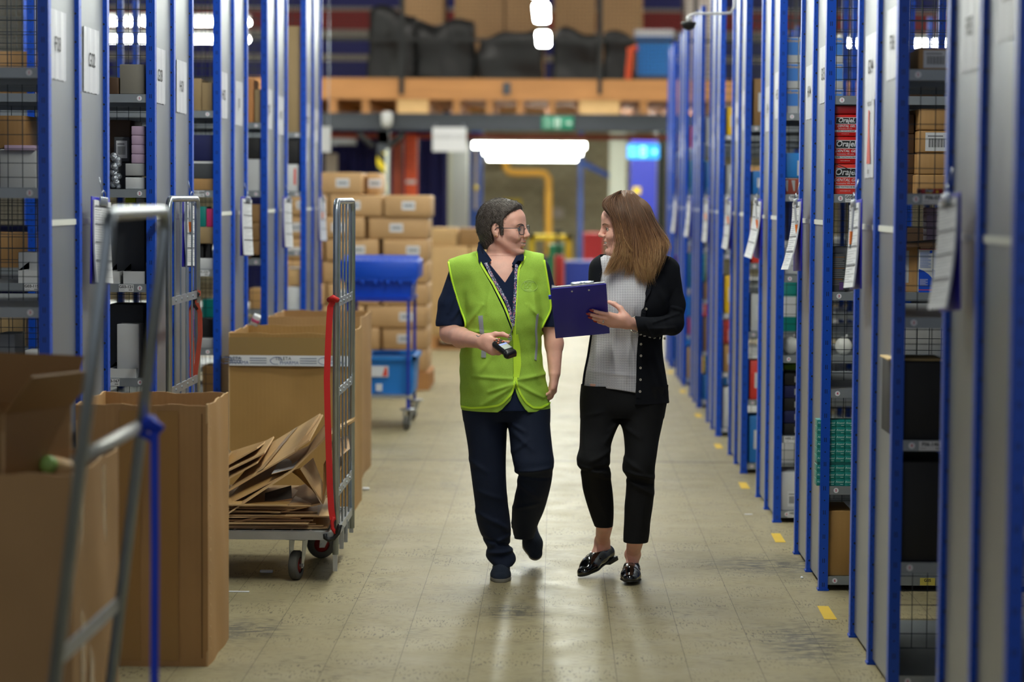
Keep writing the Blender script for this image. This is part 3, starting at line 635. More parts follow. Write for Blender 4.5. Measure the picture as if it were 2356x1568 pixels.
M_gb = mat('exit_glow_blue', (60, 160, 230), .4, emit=(60, 175, 255), estr=1.5); M_gw = mat('exit_glow_white', (190, 240, 250), .4, emit=(150, 240, 255), estr=2.2)
exit_sign(1443, 332, 1517, 365, 35, M_gb, M_gw, 'glowing blue exit sign hanging right of the bright tube lamps', 1)
o = MB().cyl((wx(1455, 35), 35.02, at(1480, 332, 35).z), (wx(1455, 35), 35.02, z(229)), .006, M_zinc, 6).cyl((wx(1505, 35), 35.02, at(1480, 332, 35).z), (wx(1505, 35), 35.02, z(229)), .006, M_zinc, 6).build('hanger'); o.parent = [x for x in bpy.data.objects if x.name.startswith('exit_sign')][-1]; o.matrix_parent_inverse = Matrix.Translation(-o.parent.location)
M_tubelamp = mat('tube_glow', (255, 255, 255), .5, emit=(250, 255, 240), estr=20)
# the stepped bright tube lamps
for i, (xa, xb, y, D) in enumerate(((1088, 1348, 334, 34), (1112, 1340, 349, 37), (1122, 1328, 363, 40))):
    a = at(xa, y, D); b = at(xb, y, D); r = empty('tube_lamp', ((a.x+b.x)/2, D, a.z), 0, ['wide glowing tube lamp crossing the doorway, topmost and nearest of three', 'glowing tube lamp crossing the doorway, middle of three', 'glowing tube lamp crossing the doorway, lowest and farthest of three'][i], 'lamp', 'tube lamps beyond the mezzanine beam')
    w = (b.x-a.x)/2
    MB().box((-w, -.05, .045), (w, .05, .09), M_lamp_body).box((-w*.7, -.003, .09), (-w*.7+.006, .003, z(229)-a.z), M_dark).box((w*.7, -.003, .09), (w*.7+.006, .003, z(229)-a.z), M_dark).build('lamp_housing', r)
    MB().cyl((-w, 0, 0), (w, 0, 0), .045, M_tubelamp, 16).build('glass_tube', r)
# back room
zc = 3.1
M_greenw = mat('pale_green_panel', (188, 194, 182), .6); M_room_blue = mat('column_blue', (44, 84, 170), .5); M_pipe = mat('yellow_pipe', (222, 168, 60), .45)
o = MB().box((wx(1030, 34.5), 34.5, 0), (wx(1040, 34.5), 34.9, 2.35), M_greenw).box((wx(1040, 34.5), 34.55, 0), (wx(1075, 34.5), 34.9, 2.35), mat('pale_grey_panel', (176, 182, 184), .6)).build('cabinet'); tag(o, 'tall pale grey green cabinet behind the stacked cartons, under the white hanging sign', 'cabinet')
o = MB().box((wx(1080, 36), 36, 0), (wx(1110, 36), 36.15, 2.88), M_room_blue).box((wx(1091, 36), 35.98, 1.4), (wx(1098, 36), 36, 2.4), M_bandw).ball((wx(1095, 36), 35.97, at(1095, 432, 36).z), .035, mat('yellow_plastic', (235, 205, 20), .5)).build('blue_column'); tag(o, 'blue steel column right of the pale cabinet, with a yellow spot', 'column')
P = lambda x, y, D=42: at(x, y, D)
o = MB().tube([P(1162, 372), P(1164, 386), P(1172, 395), P(1185, 397), P(1240, 397), P(1254, 400), P(1262, 412), P(1262, 430), P(1262, 545), (P(1262, 545).x, 42, 0)], .068, M_pipe, 10).cyl((P(1162, 372).x, 42, P(1162, 372).z), (P(1162, 372).x, 43.9, P(1162, 372).z), .068, M_pipe, 10).build('gas_pipe'); tag(o, 'yellow pipe bending down the block wall of the back room', 'pipe')
o = MB().box((P(1330, 449).x, 42, 0), (P(1341, 449).x, 42.15, 2.88), M_room_blue).cyl(P(1340, 374), P(1402, 405), .05, M_room_blue, 6).build('braced_column'); tag(o, 'slim blue column with diagonal brace in the back room', 'column')
o = MB().box((P(1402, 449, 41).x, 41, 0), (P(1440, 449, 41).x, 41.3, 2.88), M_greenw).build('pale_column'); tag(o, 'wide pale column left of the blue door in the back room', 'column')
o = MB().box((P(1450, 449, 38).x, 38, 0), (P(1510, 449, 38).x, 38.08, at(1480, 358, 38).z+.25), mat('door_blue', (40, 52, 170), .5)).box((P(1456, 449, 38).x, 37.99, at(1460, 446, 38).z), (P(1474, 449, 38).x, 38, at(1460, 430, 38).z), mat('yellow_plastic')).build('blue_door'); tag(o, 'blue door with a small yellow notice under the glowing exit sign', 'door')
o = MB().box((P(1513, 449, 36).x, 36, 0), (P(1530, 449, 36).x, 36.2, 2.88), mat('dark_green_post', (44, 56, 52), .6)).build('dark_post'); tag(o, 'dark post at the right edge of the blue door', 'post')
o = MB().box((P(1150, 449).x, 43.9, P(1150, 476).z), (P(1196, 449).x, 43.95, P(1150, 458).z), mat('yellow_plastic')).build('yellow_notice'); tag(o, 'yellow notice on the block wall above the short haired head', 'notice')
o = MB().box((P(1272, 449).x, 43.85, P(1272, 503).z), (P(1298, 449).x, 43.93, P(1272, 480).z), M_bandw).build('wall_box'); tag(o, 'pale box on the block wall right of the yellow pipe', 'electrical box')
# machinery and trolleys low down in the back room
Dk = 38.0
def on_floor(name, x0, y0, x1, D, dep, m, label, cat, legs=None):
    a = at(x0, y0, D); b = at(x1, y0, D); mb = MB()
    mb.box((a.x, D, legs or 0), (b.x, D+dep, a.z), m)
    if legs:
        for x in (a.x+.05, b.x-.05):
            for y in (D+.05, D+dep-.05): mb.cyl((x, y, 0), (x, y, legs), .03, M_dark, 6)
    o = mb.build(name); return tag(o, label, cat)
yel = MATS['yellow_plastic']
m_ = MB().box((P(1218, 449, 36).x, 36, at(1260, 552, 36).z), (P(1316, 449, 36).x, 36.6, at(1260, 541, 36).z), yel).box((P(1303, 449, 36).x, 36, 0), (P(1316, 449, 36).x, 36.6, at(1260, 541, 36).z), yel).box((P(1218, 449, 36).x, 36, 0), (P(1230, 449, 36).x, 36.6, at(1260, 541, 36).z), yel)
o = m_.build('yellow_stand'); tag(o, 'yellow metal stand in the back room between the two people', 'stand')
on_floor('green_crate', 1262, 563, 1296, 35, .5, mat('green_plastic', (10, 120, 76), .5), 'green crate under the yellow stand between the two people', 'crate')
on_floor('red_crate', 1343, 536, 1388, 35, .6, mat('red_plastic', (196, 44, 48), .5), 'large red crate just left of the long haired person', 'crate', .5)
on_floor('blue_tote_trolley', 1300, 601, 1372, 33.2, .8, mat('trolley_blue', (36, 62, 170), .5), 'low blue trolley box on the floor between the two people', 'trolley', .12)
on_floor('red_pump_truck', 1276, 588, 1297, 33, .4, MATS['red_plastic'], 'small red pallet truck head on the floor between the two people', 'pallet truck')
m_ = MB().tube([(P(1286, 449, 33).x, 33, .2), (P(1286, 449, 33).x, 33.02, .9), (P(1284, 449, 33).x, 33.02, 1.12)], .02, M_black, 8).box((P(1276, 449, 33).x, 32.99, 1.1), (P(1295, 449, 33).x, 33.03, 1.15), M_black); o = m_.build('tow_handle'); o.parent = bpy.data.objects['red_pump_truck']
on_floor('dark_machine', 1205, 590, 1262, 39, .8, M_dark, 'dark machine low in the back room behind the person in the vest', 'machine', .1)

# CCTV dome on a bracket
cc = empty('security_camera', (0, 20, 0), 0, 'white bracket with black dome security camera above the right racks', 'security camera')
P2 = lambda x, y: at(x, y, 14.16)
m_ = MB().tube([P2(1712, -12), P2(1698, -10), P2(1691, 0), P2(1690, 18), P2(1680, 30), P2(1660, 31), P2(1600, 31), P2(1588, 35), P2(1585, 50)], .0078, M_white, 8); m_.build('bracket', cc, (0, -20, 0))
c = P2(1585, 54); m_ = MB().lathe([(.001, .012), (.057, .010), (.058, .0), (.045, -.035), (.02, -.05), (.001, -.053)], M_black, 20, Matrix.Translation(c) @ Matrix.Scale(.76, 4)); m_.build('dome', cc, (0, -20, 0))
m_ = MB().lathe([(.001, .06), (.02, .055), (.018, .012), (.001, .012)], M_white, 14, Matrix.Translation(c) @ Matrix.Scale(.76, 4)); m_.build('mount', cc, (0, -20, 0))
# yellow floor tape at each cross aisle on the right
M_tape = mat('yellow_floor_tape', (214, 174, 20), .6, noise=.06)
k = 0
for i, d in enumerate(RD[:8]):
    yc = d+RDEP+.48
    a = .13
    pts = [(XR-.052, yc-.15), (XR-.003, yc-.15), (XR-.003, yc+.15), (XR-.047, yc+.15)]
    mb = MB(); mb.add([(x, y, .0005) for x, y in pts]+[(x, y, .0016) for x, y in pts], [(4, 5, 6, 7), (0, 3, 2, 1), (0, 1, 5, 4), (1, 2, 6, 5), (2, 3, 7, 6), (3, 0, 4, 7)], M_tape)
    o = mb.build('floor_tape'); tag(o, 'yellow tape mark on the floor just behind the %s right rack' % OS[i], 'floor marking', 'yellow tape marks by the right racks')
# ================================================================ cardboard, cages and trolleys on the left
def card_mat(name, rgb, rib=1.0):
    m = mat(name, rgb, .62, noise=.06, nscale=4); nt = m.node_tree; b = nt.nodes['Principled BSDF']
    tc = nd(nt, 'ShaderNodeTexCoord'); w = nd(nt, 'ShaderNodeTexWave'); w.wave_type = 'BANDS'; w.bands_direction = 'DIAGONAL'; w.inputs['Scale'].default_value = 30; w.inputs['Distortion'].default_value = .6
    mp = nd(nt, 'ShaderNodeMapping'); mp.inputs['Scale'].default_value = (1, 1, .0); nt.links.new(tc.outputs['Object'], mp.inputs['Vector']); nt.links.new(mp.outputs['Vector'], w.inputs['Vector'])
    n = nd(nt, 'ShaderNodeTexNoise'); n.inputs['Scale'].default_value = 6; n.inputs['Detail'].default_value = 6; nt.links.new(tc.outputs['Object'], n.inputs['Vector'])
    h = mth(nt, 'ADD', mth(nt, 'MULTIPLY', w.outputs['Fac'], .10*rib), mth(nt, 'MULTIPLY', n.outputs['Fac'], 1.2))
    bp = nd(nt, 'ShaderNodeBump'); bp.inputs['Strength'].default_value = .35; bp.inputs['Distance'].default_value = .006; nt.links.new(h, bp.inputs['Height']); nt.links.new(bp.outputs['Normal'], b.inputs['Normal'])
    return m
M_cardA = card_mat('worn_cardboard', (176, 134, 84)); M_cardB = card_mat('golden_cardboard', (166, 126, 70)); M_cardC = card_mat('light_cardboard', (196, 158, 108))
M_cardD = card_mat('brown_cardboard', (150, 112, 68)); M_ptape = mat('brown_packing_tape', (168, 128, 78), .22); M_fibre = mat('card_edge', (206, 170, 124), .9)
def wall_sheet(mb, A, B, h, t, m, seed, bulge=.008, nx=14, nz=16, rim=.003, side=1):
    rnd = random.Random(seed); ph = [rnd.uniform(0, 6) for _ in range(6)]
    A, B = Vector(A), Vector(B); d = B-A; L = d.length; d.normalize(); nrm = Vector((d.y, -d.x, 0))*side
    f, b = [], []
    for i in range(nx+1):
        for k in range(nz+1):
            u, v = i/nx, k/nz
            e = sin(pi*u)
            off = bulge*e*(sin(v*3+ph[0])*.7+.5*sin(u*9+ph[1]+v*4)+.35*sin(v*11+ph[2]+u*3))
            zz = h*v + (rim*(sin(u*14+ph[3])+.6*sin(u*31+ph[4])) if k == nz else 0)
            p = A+d*(L*u)+nrm*off; f.append((p.x, p.y, zz)); q = p-nrm*t; b.append((q.x, q.y, zz))
    N = nz+1; o = len(f); fs = []; ed = []
    for i in range(nx):
        for k in range(nz):
            fs.append((i*N+k, (i+1)*N+k, (i+1)*N+k+1, i*N+k+1)); fs.append((o+i*N+k, o+i*N+k+1, o+(i+1)*N+k+1, o+(i+1)*N+k))
        ed.append((i*N+nz, (i+1)*N+nz, o+(i+1)*N+nz, o+i*N+nz)); ed.append((i*N, o+i*N, o+(i+1)*N, (i+1)*N))
    for k in range(nz): ed.append((k, k+1, o+k+1, o+k)); ed.append((nx*N+k, o+nx*N+k, o+nx*N+k+1, nx*N+k+1))
    mb.add(f+b, fs, m, smooth=True); mb.add(f+b, ed, M_fibre)
def open_box(name, x0, x1, y0, y1, h, m, label, group, seed=1, base=0.0):
    cx, cy = (x0+x1)/2, (y0+y1)/2; r = empty(name, (cx, cy, base), 0, label, 'box', group)
    X0, X1, Y0, Y1 = x0-cx, x1-cx, y0-cy, y1-cy
    mb = MB(); t = .006
    wall_sheet(mb, (X0, Y0, 0), (X1, Y0, 0), h, t, m, seed); wall_sheet(mb, (X1, Y0, 0), (X1, Y1, 0), h, t, m, seed+1)
    wall_sheet(mb, (X1, Y1, 0), (X0, Y1, 0), h, t, m, seed+2); wall_sheet(mb, (X0, Y1, 0), (X0, Y0, 0), h, t, m, seed+3)
    mb.box((X0+t, Y0+t, .004), (X1-t, Y1-t, .012), m); mb.build('box_walls', r)
    return r
g_big = 'tall open cardboard boxes along the left racks'
# nearest box, second, third, fourth
bB1 = open_box('cardboard_box', -1.630, -1.178, 8.19, 8.72, .898, M_cardA, 'tall open worn cardboard box standing on the floor in front, its right side seen', g_big, 3)
mb = MB()
for i in range(22): mb.cbox((.226+.0075, -.255+.0, .06+i*.038), (.001, .006, .004), M_fibre)
for x in (-.04, .09): mb.cbox((x, -.274, .45), (.0006+.035, .0006, .43), M_ptape)
mb.cbox((.207, -.2738, .45), (.0015, .0006, .42), mat('crease', (104, 76, 44), .9))
mb.build('tape_and_staples', bB1)
bB2 = open_box('cardboard_box', -1.622, -1.014, 12.0, 12.75, .925, M_cardB, 'tall open golden cardboard box with white printed tape, behind the cage of flattened card', g_big, 9)
mb = MB(); zt_ = 1.62-(833-448)*12/5563; w = .304
mb.cbox((0, -.3845, zt_), (w-.005, .0006, .026), M_paper)
mt = mat('tape_print_blue', (52, 78, 140), .6); mt2 = mat('tape_print_grey', (110, 118, 140), .6)
for i, x in enumerate((-.27, -.02, .22)):
    mb.text('TELETA', .024, M_ink, frame((x-.01, -.3856, zt_+.010), (1, 0, 0), (0, 0, 1))).text('PHARMA', .024, mt, frame((x+.02, -.3856, zt_-.011), (1, 0, 0), (0, 0, 1)))
    mb.tube([(x-.045+.03*cos(a/10*2*pi*.8), -.3858, zt_+.018*sin(a/10*2*pi*.8)) for a in range(11)], .0012, mt, 5)
    for k in range(3): mb.cbox((x+.115 if i < 2 else x-.5, -.3856, zt_+.012-.012*k), (.042, .0004, .002), mt2)
mb.build('printed_tape', bB2)
mb = MB(); mb.box((-.30, -.384, .79), (.30, -.3825, .905), mat('clear_tape_band', (150, 122, 76), .18)); mb.build('tape_band', bB2)
bB3 = open_box('cardboard_box', -1.616, -1.09, 13.6, 14.4, .925, M_cardA, 'tall open cardboard box, third in line, mostly hidden behind the printed tape box', g_big, 14)
tg = mat('grey_card', (120, 120, 124), .6)
for nm, D, lb in (('fallen_packet', 12.6, 'small pink and white packet resting on the rim of the printed tape box'),):
    p = at(588, 748, D); mb = MB().rbox((-.02, -.02, -.03), (.02, .02, .03), M_white, .006); mb.rbox((-.021, -.021, -.012), (.021, .021, .012), mat('pink_print', (200, 80, 130), .5), .006)
    o = mb.build('medicine_packet', None, p); o.rotation_euler = (.3, .4, .2); tag(o, lb, 'packet'); o.location.z = .925+.034
bB0 = open_box('cardboard_box', -1.80, -1.243, 6.2, 6.86, .89, M_cardA, 'blurred tall open cardboard box at the bottom left corner, inside the nearest cage', g_big, 21)
mb = MB()
for y in (-.2, -.08, .1): mb.cbox((.2795, y, .45), (.0008, .03, .42), M_ptape)
mb.build('tape_strips', bB0)
# small open carton inside it
p = at(45, 1085, 6.5)
oc = empty('open_carton', (-1.52, 6.5, .84), radians(-24), 'small opened carton with flaps up, inside the blurred box at bottom left', 'box')
mb = MB(); s_ = .15
for A, B in (((-s_, -s_, 0), (s_, -s_, 0)), ((s_, -s_, 0), (s_, s_, 0)), ((s_, s_, 0), (-s_, s_, 0)), ((-s_, s_, 0), (-s_, -s_, 0))): wall_sheet(mb, A, B, .20, .005, M_cardD, 5, .002, 4, 4, .001)
mb.box((-s_+.005, -s_+.005, .0), (s_-.005, s_-.005, .005), M_cardD); mb.build('carton_walls', oc)
for (A, B, out, nm) in (((-s_, -s_), (s_, -s_), (0, -.10, .08), 'flap'), ((s_, -s_), (s_, s_), (.09, 0, .10), 'flap'), ((s_, s_), (-s_, s_), (0, .06, .13), 'flap'), ((-s_, s_), (-s_, -s_), (-.11, 0, .07), 'flap')):
    a = Vector((*A, .2)); b = Vector((*B, .2)); o3 = Vector(out); n = (b-a).cross(o3).normalized()*.004
    mb = MB(); mb.add([a, b, b+o3, a+o3, a+n, b+n, b+o3+n, a+o3+n], [(0, 1, 2, 3), (4, 7, 6, 5), (0, 4, 5, 1), (1, 5, 6, 2), (2, 6, 7, 3), (3, 7, 4, 0)], M_cardD); mb.build(nm, oc)
mb = MB(); mb.cbox((.02, -s_-.004, .09), (.09, .001, .07), M_paper)
for i in range(14): mb.cbox((-.05+i*.01, -s_-.0055, .085), (.0022+.001*(i % 3), .0004, .045), M_ink)
mb.build('shipping_label', oc)
o = MB().rbox((-.024, -.024, -.024), (.024, .024, .024), mat('green_packet', (150, 190, 100), .5), .02).build('green_packet', None, at(112, 1068, 6.45)); o.rotation_euler = (.2, .5, .3); tag(o, 'lime green packet beside the opened carton at bottom left', 'packet')
o = MB().rbox((-.06, -.04, -.04), (.05, .04, .035), M_cardC, .018).build('crumpled_paper', None, at(148, 1088, 6.5)); o.rotation_euler = (.1, .25, .1); tag(o, 'light brown crumpled carton right of the lime green packet', 'box')
o = MB().rbox((-.24, -.28, -.38), (.24, .28, .36), M_cardD, .02).build('packed_cartons', None, (-1.52, 6.53, .42)); tag(o, 'flattened cardboard waste filling the blurred box at bottom left', 'cardboard')

# ---------------------------------------------------------------- roll cages
M_tube = mat('zinc_tube', (168, 176, 184), .28, .85, noise=.05, nscale=20)
def strap(mb, pts, w, m, wid=(0, 1, 0), t=.0016):
    P = [Vector(p) for p in pts]; W = Vector(wid).normalized()*w/2; vs = []
    for i, p in enumerate(P):
        tt_ = (P[min(i+1, len(P)-1)]-P[max(i-1, 0)]).normalized(); n = tt_.cross(W).normalized()*t
        vs += [p-W, p+W, p+W+n, p-W+n]
    fs = []
    for i in range(len(P)-1):
        a = 4*i; b = a+4
        for k in range(4): fs.append((a+k, a+(k+1) % 4, b+(k+1) % 4, b+k))
    fs += [(0, 3, 2, 1), tuple(len(vs)-4+k for k in range(4))]; mb.add(vs, fs, m, smooth=False)
def side_frame(par, X, y0, y1, z0, z1, bars=(.367, .79, 1.167), lean=0.0, nv=4, wr=.0042, r=.0135, name='side_frame'):
    L = lambda z: X+lean*(z-z1)/(z1-z0)
    mb = MB(); pts = [(L(z0), y0, z0)]
    for k in range(7): a = k/6*pi/2; pts.append((L(z1), y0+.05-.05*cos(a), z1-.05+.05*sin(a)))
    for k in range(7): a = pi/2-k/6*pi/2; pts.append((L(z1), y1-.05+.05*cos(a), z1-.05+.05*sin(a)))
    pts.append((L(z0), y1, z0)); mb.tube(pts, r, M_tube, 12)
    for i in range(nv):
        y = y0+(y1-y0)*(i+1)/(nv+1); mb.cyl((L(z0+.02), y, z0+.02), (L(z1), y, z1-.005), wr, M_tube, 8)
    f = mb.build(name, par, (0, 0, 0))
    mb = MB()
    for z in bars: mb.box((L(z)-.004, y0, z-.017), (L(z)+.004, y1, z+.017), M_galv); [mb.cyl((L(z)+.004, y0+(y1-y0)*(i+1)/(nv+1), z), (L(z)+.008, y0+(y1-y0)*(i+1)/(nv+1), z), .006, M_galv, 8) for i in range(nv)]
    mb.build('cross_bar', f)
    return f
def caster(par, loc, rz, R=.062, w=.036, redhub=True, h=.18):
    c = empty('caster', loc, rz); c.parent = par
    mb = MB()
    mb.rbox((-.05, -.045, h-.012), (.05, .045, h), M_galv, .003)
    for s in (-1, 1):
        mb.add([(-.035, s*(w/2+.010), h-.012), (.035, s*(w/2+.010), h-.012), (-.022, s*(w/2+.006), R-.012), (-.045, s*(w/2+.006), R-.012), (-.035, s*(w/2+.013), h-.012), (.035, s*(w/2+.013), h-.012), (-.022, s*(w/2+.009), R-.012), (-.045, s*(w/2+.009), R-.012)],
               [(0, 1, 2, 3), (4, 7, 6, 5), (0, 4, 5, 1), (1, 5, 6, 2), (2, 6, 7, 3), (3, 7, 4, 0)], M_galv)
    mb.cyl((-.033, -w/2-.014, R), (-.033, w/2+.014, R), .007, M_galv, 8); mb.build('fork', c)
    wm = MB(); M = Matrix.Translation((-.033, 0, R)) @ Matrix.Rotation(pi/2, 4, 'X')
    wm.lathe([(.034, -w/2), (R-.006, -w/2), (R, -w/2+.006), (R, w/2-.006), (R-.006, w/2), (.034, w/2)], M_rubber, 28, M)
    wm.lathe([(.001, -w/2+.004), (.034, -w/2+.004), (.034, w/2-.004), (.001, w/2-.004)], mat('red_hub', (150, 40, 40), .5) if redhub else M_rubber, 20, M)
    wm.build('wheel', c); return c
C2 = empty('roll_cage', (-1.25, 10.4, 0), 0, 'galvanised roll cage loaded with flattened cardboard beside the aisle', 'roll cage', 'galvanised roll cages')
def loc(o): o.location = (-C2.location.x, -C2.location.y, 0); return o
loc(side_frame(C2, -.905, 10.0, 10.8, .12, 1.59)); loc(side_frame(C2, -1.600, 10.0, 10.8, .18, 1.595))
mb = MB(); 
for a, b in (((-1.62, 9.99, .181), (-.90, 10.03, .215)), ((-1.62, 10.77, .181), (-.90, 10.81, .215)), ((-1.62, 10.03, .181), (-1.59, 10.77, .215)), ((-.93, 10.03, .181), (-.90, 10.77, .215))): mb.box(a, b, M_galv)
for i in range(9): mb.box((-1.58+.08*i, 10.03, .195), (-1.57+.08*i, 10.77, .212), M_galv)
mb.box((-1.59, 10.03, .205), (-.93, 10.77, .2115), mat('dull_plate', (92, 92, 88), .7, .3))
for y in (10.0, 10.3, 10.5, 10.8): mb.box((-.915, y-.008, .05 if y in (10.0,) else .10), (-.897, y+.008, .20), M_galv)
loc(mb.build('base_frame', C2))
for (x, y, rz) in ((-1.07, 10.11, radians(78)), (-1.52, 10.12, radians(30)), (-1.0, 10.70, radians(15)), (-1.52, 10.70, radians(40))): caster(C2, (x+1.25, y-10.4, 0), rz)
sp = empty('ratchet_strap', at(762, 700, 9.97)[:], 0, 'red webbing strap looped on the roll cage upright, hanging to its base', 'strap', 'webbing straps')
ox, oy, oz = sp.location
mb = MB(); Q = lambda x, y, D=9.975: Vector(at(x, y, D))-sp.location
strap(mb, [Q(767, 690), Q(760, 705), Q(758, 730), Q(755, 790), Q(752, 870), Q(754, 960), Q(757, 1060), Q(759, 1120), Q(762, 1170), Q(766, 1195)], .026, M_red, (1, .25, 0))
mb.tube([Q(768, 1188), Q(764, 1200), Q(765, 1215), Q(773, 1226)], .008, M_red, 8)
mb.tube([Q(757, 690, 9.985), Q(766, 684, 9.96), Q(776, 690, 9.985)], .012, M_red, 8); mb.build('webbing', sp)
mb = MB(); mb.tube([Q(774, 1226), Q(780, 1212), Q(783, 1206)], .010, M_black, 8).tube([Q(783, 1206), Q(778, 1226), Q(768, 1238), Q(756, 1242), Q(748, 1236), Q(748, 1228)], .009, M_black, 8); mb.build('hook', sp)
s2 = empty('ratchet_strap', at(450, 690, 10.8)[:], 0, 'faded red strap with black hook hanging on the far upright of the cage', 'strap', 'webbing straps')
mb = MB(); Q = lambda x, y, D=10.78: Vector(at(x, y, D))-s2.location
mr = mat('faded_red_webbing', (188, 78, 54), .8)
strap(mb, [Q(448, 690), Q(440, 710), Q(440, 760), Q(442, 810), Q(441, 860), Q(444, 880)], .02, mr, (1, .3, 0)); strap(mb, [Q(452, 696), Q(460, 720), Q(461, 770), Q(456, 812), Q(451, 850), Q(447, 880)], .022, mr, (1, -.3, 0)); mb.build('webbing', s2)
mb = MB(); mb.tube([Q(440, 672), Q(450, 668), Q(458, 676), Q(452, 684), Q(440, 682)], .006, M_black, 8, closed=True).tube([Q(444, 684), Q(446, 700), Q(454, 712)], .007, M_black, 8); mb.box(tuple(Q(452, 668)), tuple(Q(461, 680)+Vector((0, .01, 0))), mr); mb.build('hook', s2)

# blurred cage nearest the camera
C0 = empty('roll_cage', (-1.45, 5.6, 0), 0, 'blurred roll cage nearest the camera at the lower left, with blue cord', 'roll cage', 'galvanised roll cages')
def loc0(o): o.location = (1.45, -5.6, 0); return o
f0 = loc0(side_frame(C0, -.965, 5.2, 5.97, .13, 1.575, bars=(.60,), lean=.17, nv=0, r=.0145))
mb = MB(); mb.tube([(-1.03, 5.2, 1.04), (-1.03, 5.97, 1.04)], .016, mat('pale_bar', (190, 188, 182), .4, .4), 10); mb.build('cross_bar', f0)
mb = MB()
for a, b in (((-1.80, 5.19, .181), (-1.12, 5.23, .215)), ((-1.80, 5.95, .181), (-1.12, 5.99, .215)), ((-1.80, 5.2, .181), (-1.77, 5.97, .215)), ((-1.15, 5.2, .181), (-1.12, 5.97, .215))): mb.box(a, b, M_galv)
mb.box((-1.77, 5.23, .2), (-1.15, 5.95, .208), M_galv); loc0(mb.build('base_frame', C0))
for x in (-1.7, -1.2):
    for y in (5.3, 5.87): caster(C0, (x+1.45, y-5.6, 0), .6)
bc = empty('cord', (-1.0, 5.95, 1.03), 0, 'bright blue cord knotted on the blurred cage bar and hanging down', 'cord')
M_cord = mat('blue_cord', (10, 60, 205), .6)
mb = MB(); mb.ball((0, 0, .02), .022, M_cord, 8); mb.tube([(-.02, -.02, .0), (.0, -.03, .035), (.025, 0, .01), (0, .02, -.02)], .012, M_cord, 8, closed=True); mb.build('knot', bc)
mb = MB(); strap(mb, [(.012, 0, 0), (.013, 0, -.3), (.010, 0, -.7), (.012, 0, -1.02)], .020, M_cord, (1, 0, 0), .004); mb.build('tail', bc)

# ---------------------------------------------------------------- flattened cardboard in the cage
C3 = lambda x, y, D: at(x/2.537, 950+y/2.537, D)
CM = [M_cardA, M_cardB, M_cardC, M_cardD]
def slab(pts, t, m, label=None, name='flattened_box', mb=None, grp='flattened boxes in the roll cage'):
    P = [Vector(p) for p in pts]; n = (P[1]-P[0]).cross(P[3]-P[0]).normalized()*t
    own = mb is None; mb = mb or MB(); c = sum(P, Vector())/4
    R = [p-c for p in P]
    # subdivided and slightly warped sheet, fluted edge colour
    N = 6; top, bot = [], []
    for i in range(N+1):
        for j in range(N+1):
            u, v = i/N, j/N; q = R[0]*(1-u)*(1-v)+R[1]*u*(1-v)+R[2]*u*v+R[3]*(1-u)*v
            wv = n.normalized()*(.004*sin(u*5+c.x*9)+.003*sin(v*6+c.z*20))*(sin(pi*u)*sin(pi*v))
            top.append(q+wv+n/2); bot.append(q+wv-n/2)
    fs, es = [], []; o = len(top); k = N+1
    for i in range(N):
        for j in range(N): fs.append((i*k+j, (i+1)*k+j, (i+1)*k+j+1, i*k+j+1)); fs.append((o+i*k+j, o+i*k+j+1, o+(i+1)*k+j+1, o+(i+1)*k+j))
        es += [(i*k, o+i*k, o+(i+1)*k, (i+1)*k), (i*k+N, (i+1)*k+N, o+(i+1)*k+N, o+i*k+N), (i, i+1, o+i+1, o+i), (N*k+i, o+N*k+i, o+N*k+i+1, N*k+i+1)]
    mb.add(top+bot, fs, m, smooth=False); mb.add(top+bot, es, M_fibre)
    if own:
        ob = mb.build(name, None, c)
        if label: tag(ob, label, 'cardboard', grp)
        return ob
rnd = random.Random(5); z = .2145
ordp = ['lowest', 'second lowest', 'third lowest', 'fourth lowest', 'fifth lowest', 'sixth lowest', 'seventh lowest', 'eighth lowest', 'ninth lowest', 'tenth lowest', 'eleventh lowest', 'twelfth lowest', 'thirteenth lowest', 'topmost']
for i in range(14):
    t = .0055; a = radians(rnd.uniform(-7, 7)); cx, cy = -1.255+rnd.uniform(-.03, .03), 10.385+rnd.uniform(-.015, .015); hx, hy = rnd.uniform(.24, .29), rnd.uniform(.27, .34)
    if i > 8: hx -= .05; cx -= .03
    zz = z+.0032+i*(.0078)
    pts = [Vector((cx+sx*hx*cos(a)-sy*hy*sin(a), cy+sx*hx*sin(a)+sy*hy*cos(a), zz)) for sx, sy in ((-1, -1), (1, -1), (1, 1), (-1, 1))]
    slab(pts, t, CM[i % 4], 'flat cardboard sheet lying in the roll cage pile, ' + ordp[i])
mb = MB(); PT = [C3(1297, 652, 10.06), C3(1872, 528, 10.12), C3(1800, 410, 10.62), C3(1330, 575, 10.62)]
o = slab(PT, .007, M_cardD, 'brown board with a white shipping label, lying on the flat pile in the cage')
c = Vector(sum((Vector(p) for p in PT), Vector())/4); n = (Vector(PT[1])-Vector(PT[0])).cross(Vector(PT[3])-Vector(PT[0])).normalized()*.009
def bil(u, v): P = [Vector(p) for p in PT]; return P[0]*(1-u)*(1-v)+P[1]*u*(1-v)+P[2]*u*v+P[3]*(1-u)*v+n-c
mb = MB(); mb.quad([bil(.32, .12), bil(.68, .12), bil(.70, .52), bil(.36, .52)], M_paper)
for i in range(7):
    u = .36+i*.035; mb.quad([bil(u, .2)+n*.05, bil(u+.018, .2)+n*.05, bil(u+.02, .34)+n*.05, bil(u+.002, .34)+n*.05], M_ink)
mb.build('shipping_label', o)
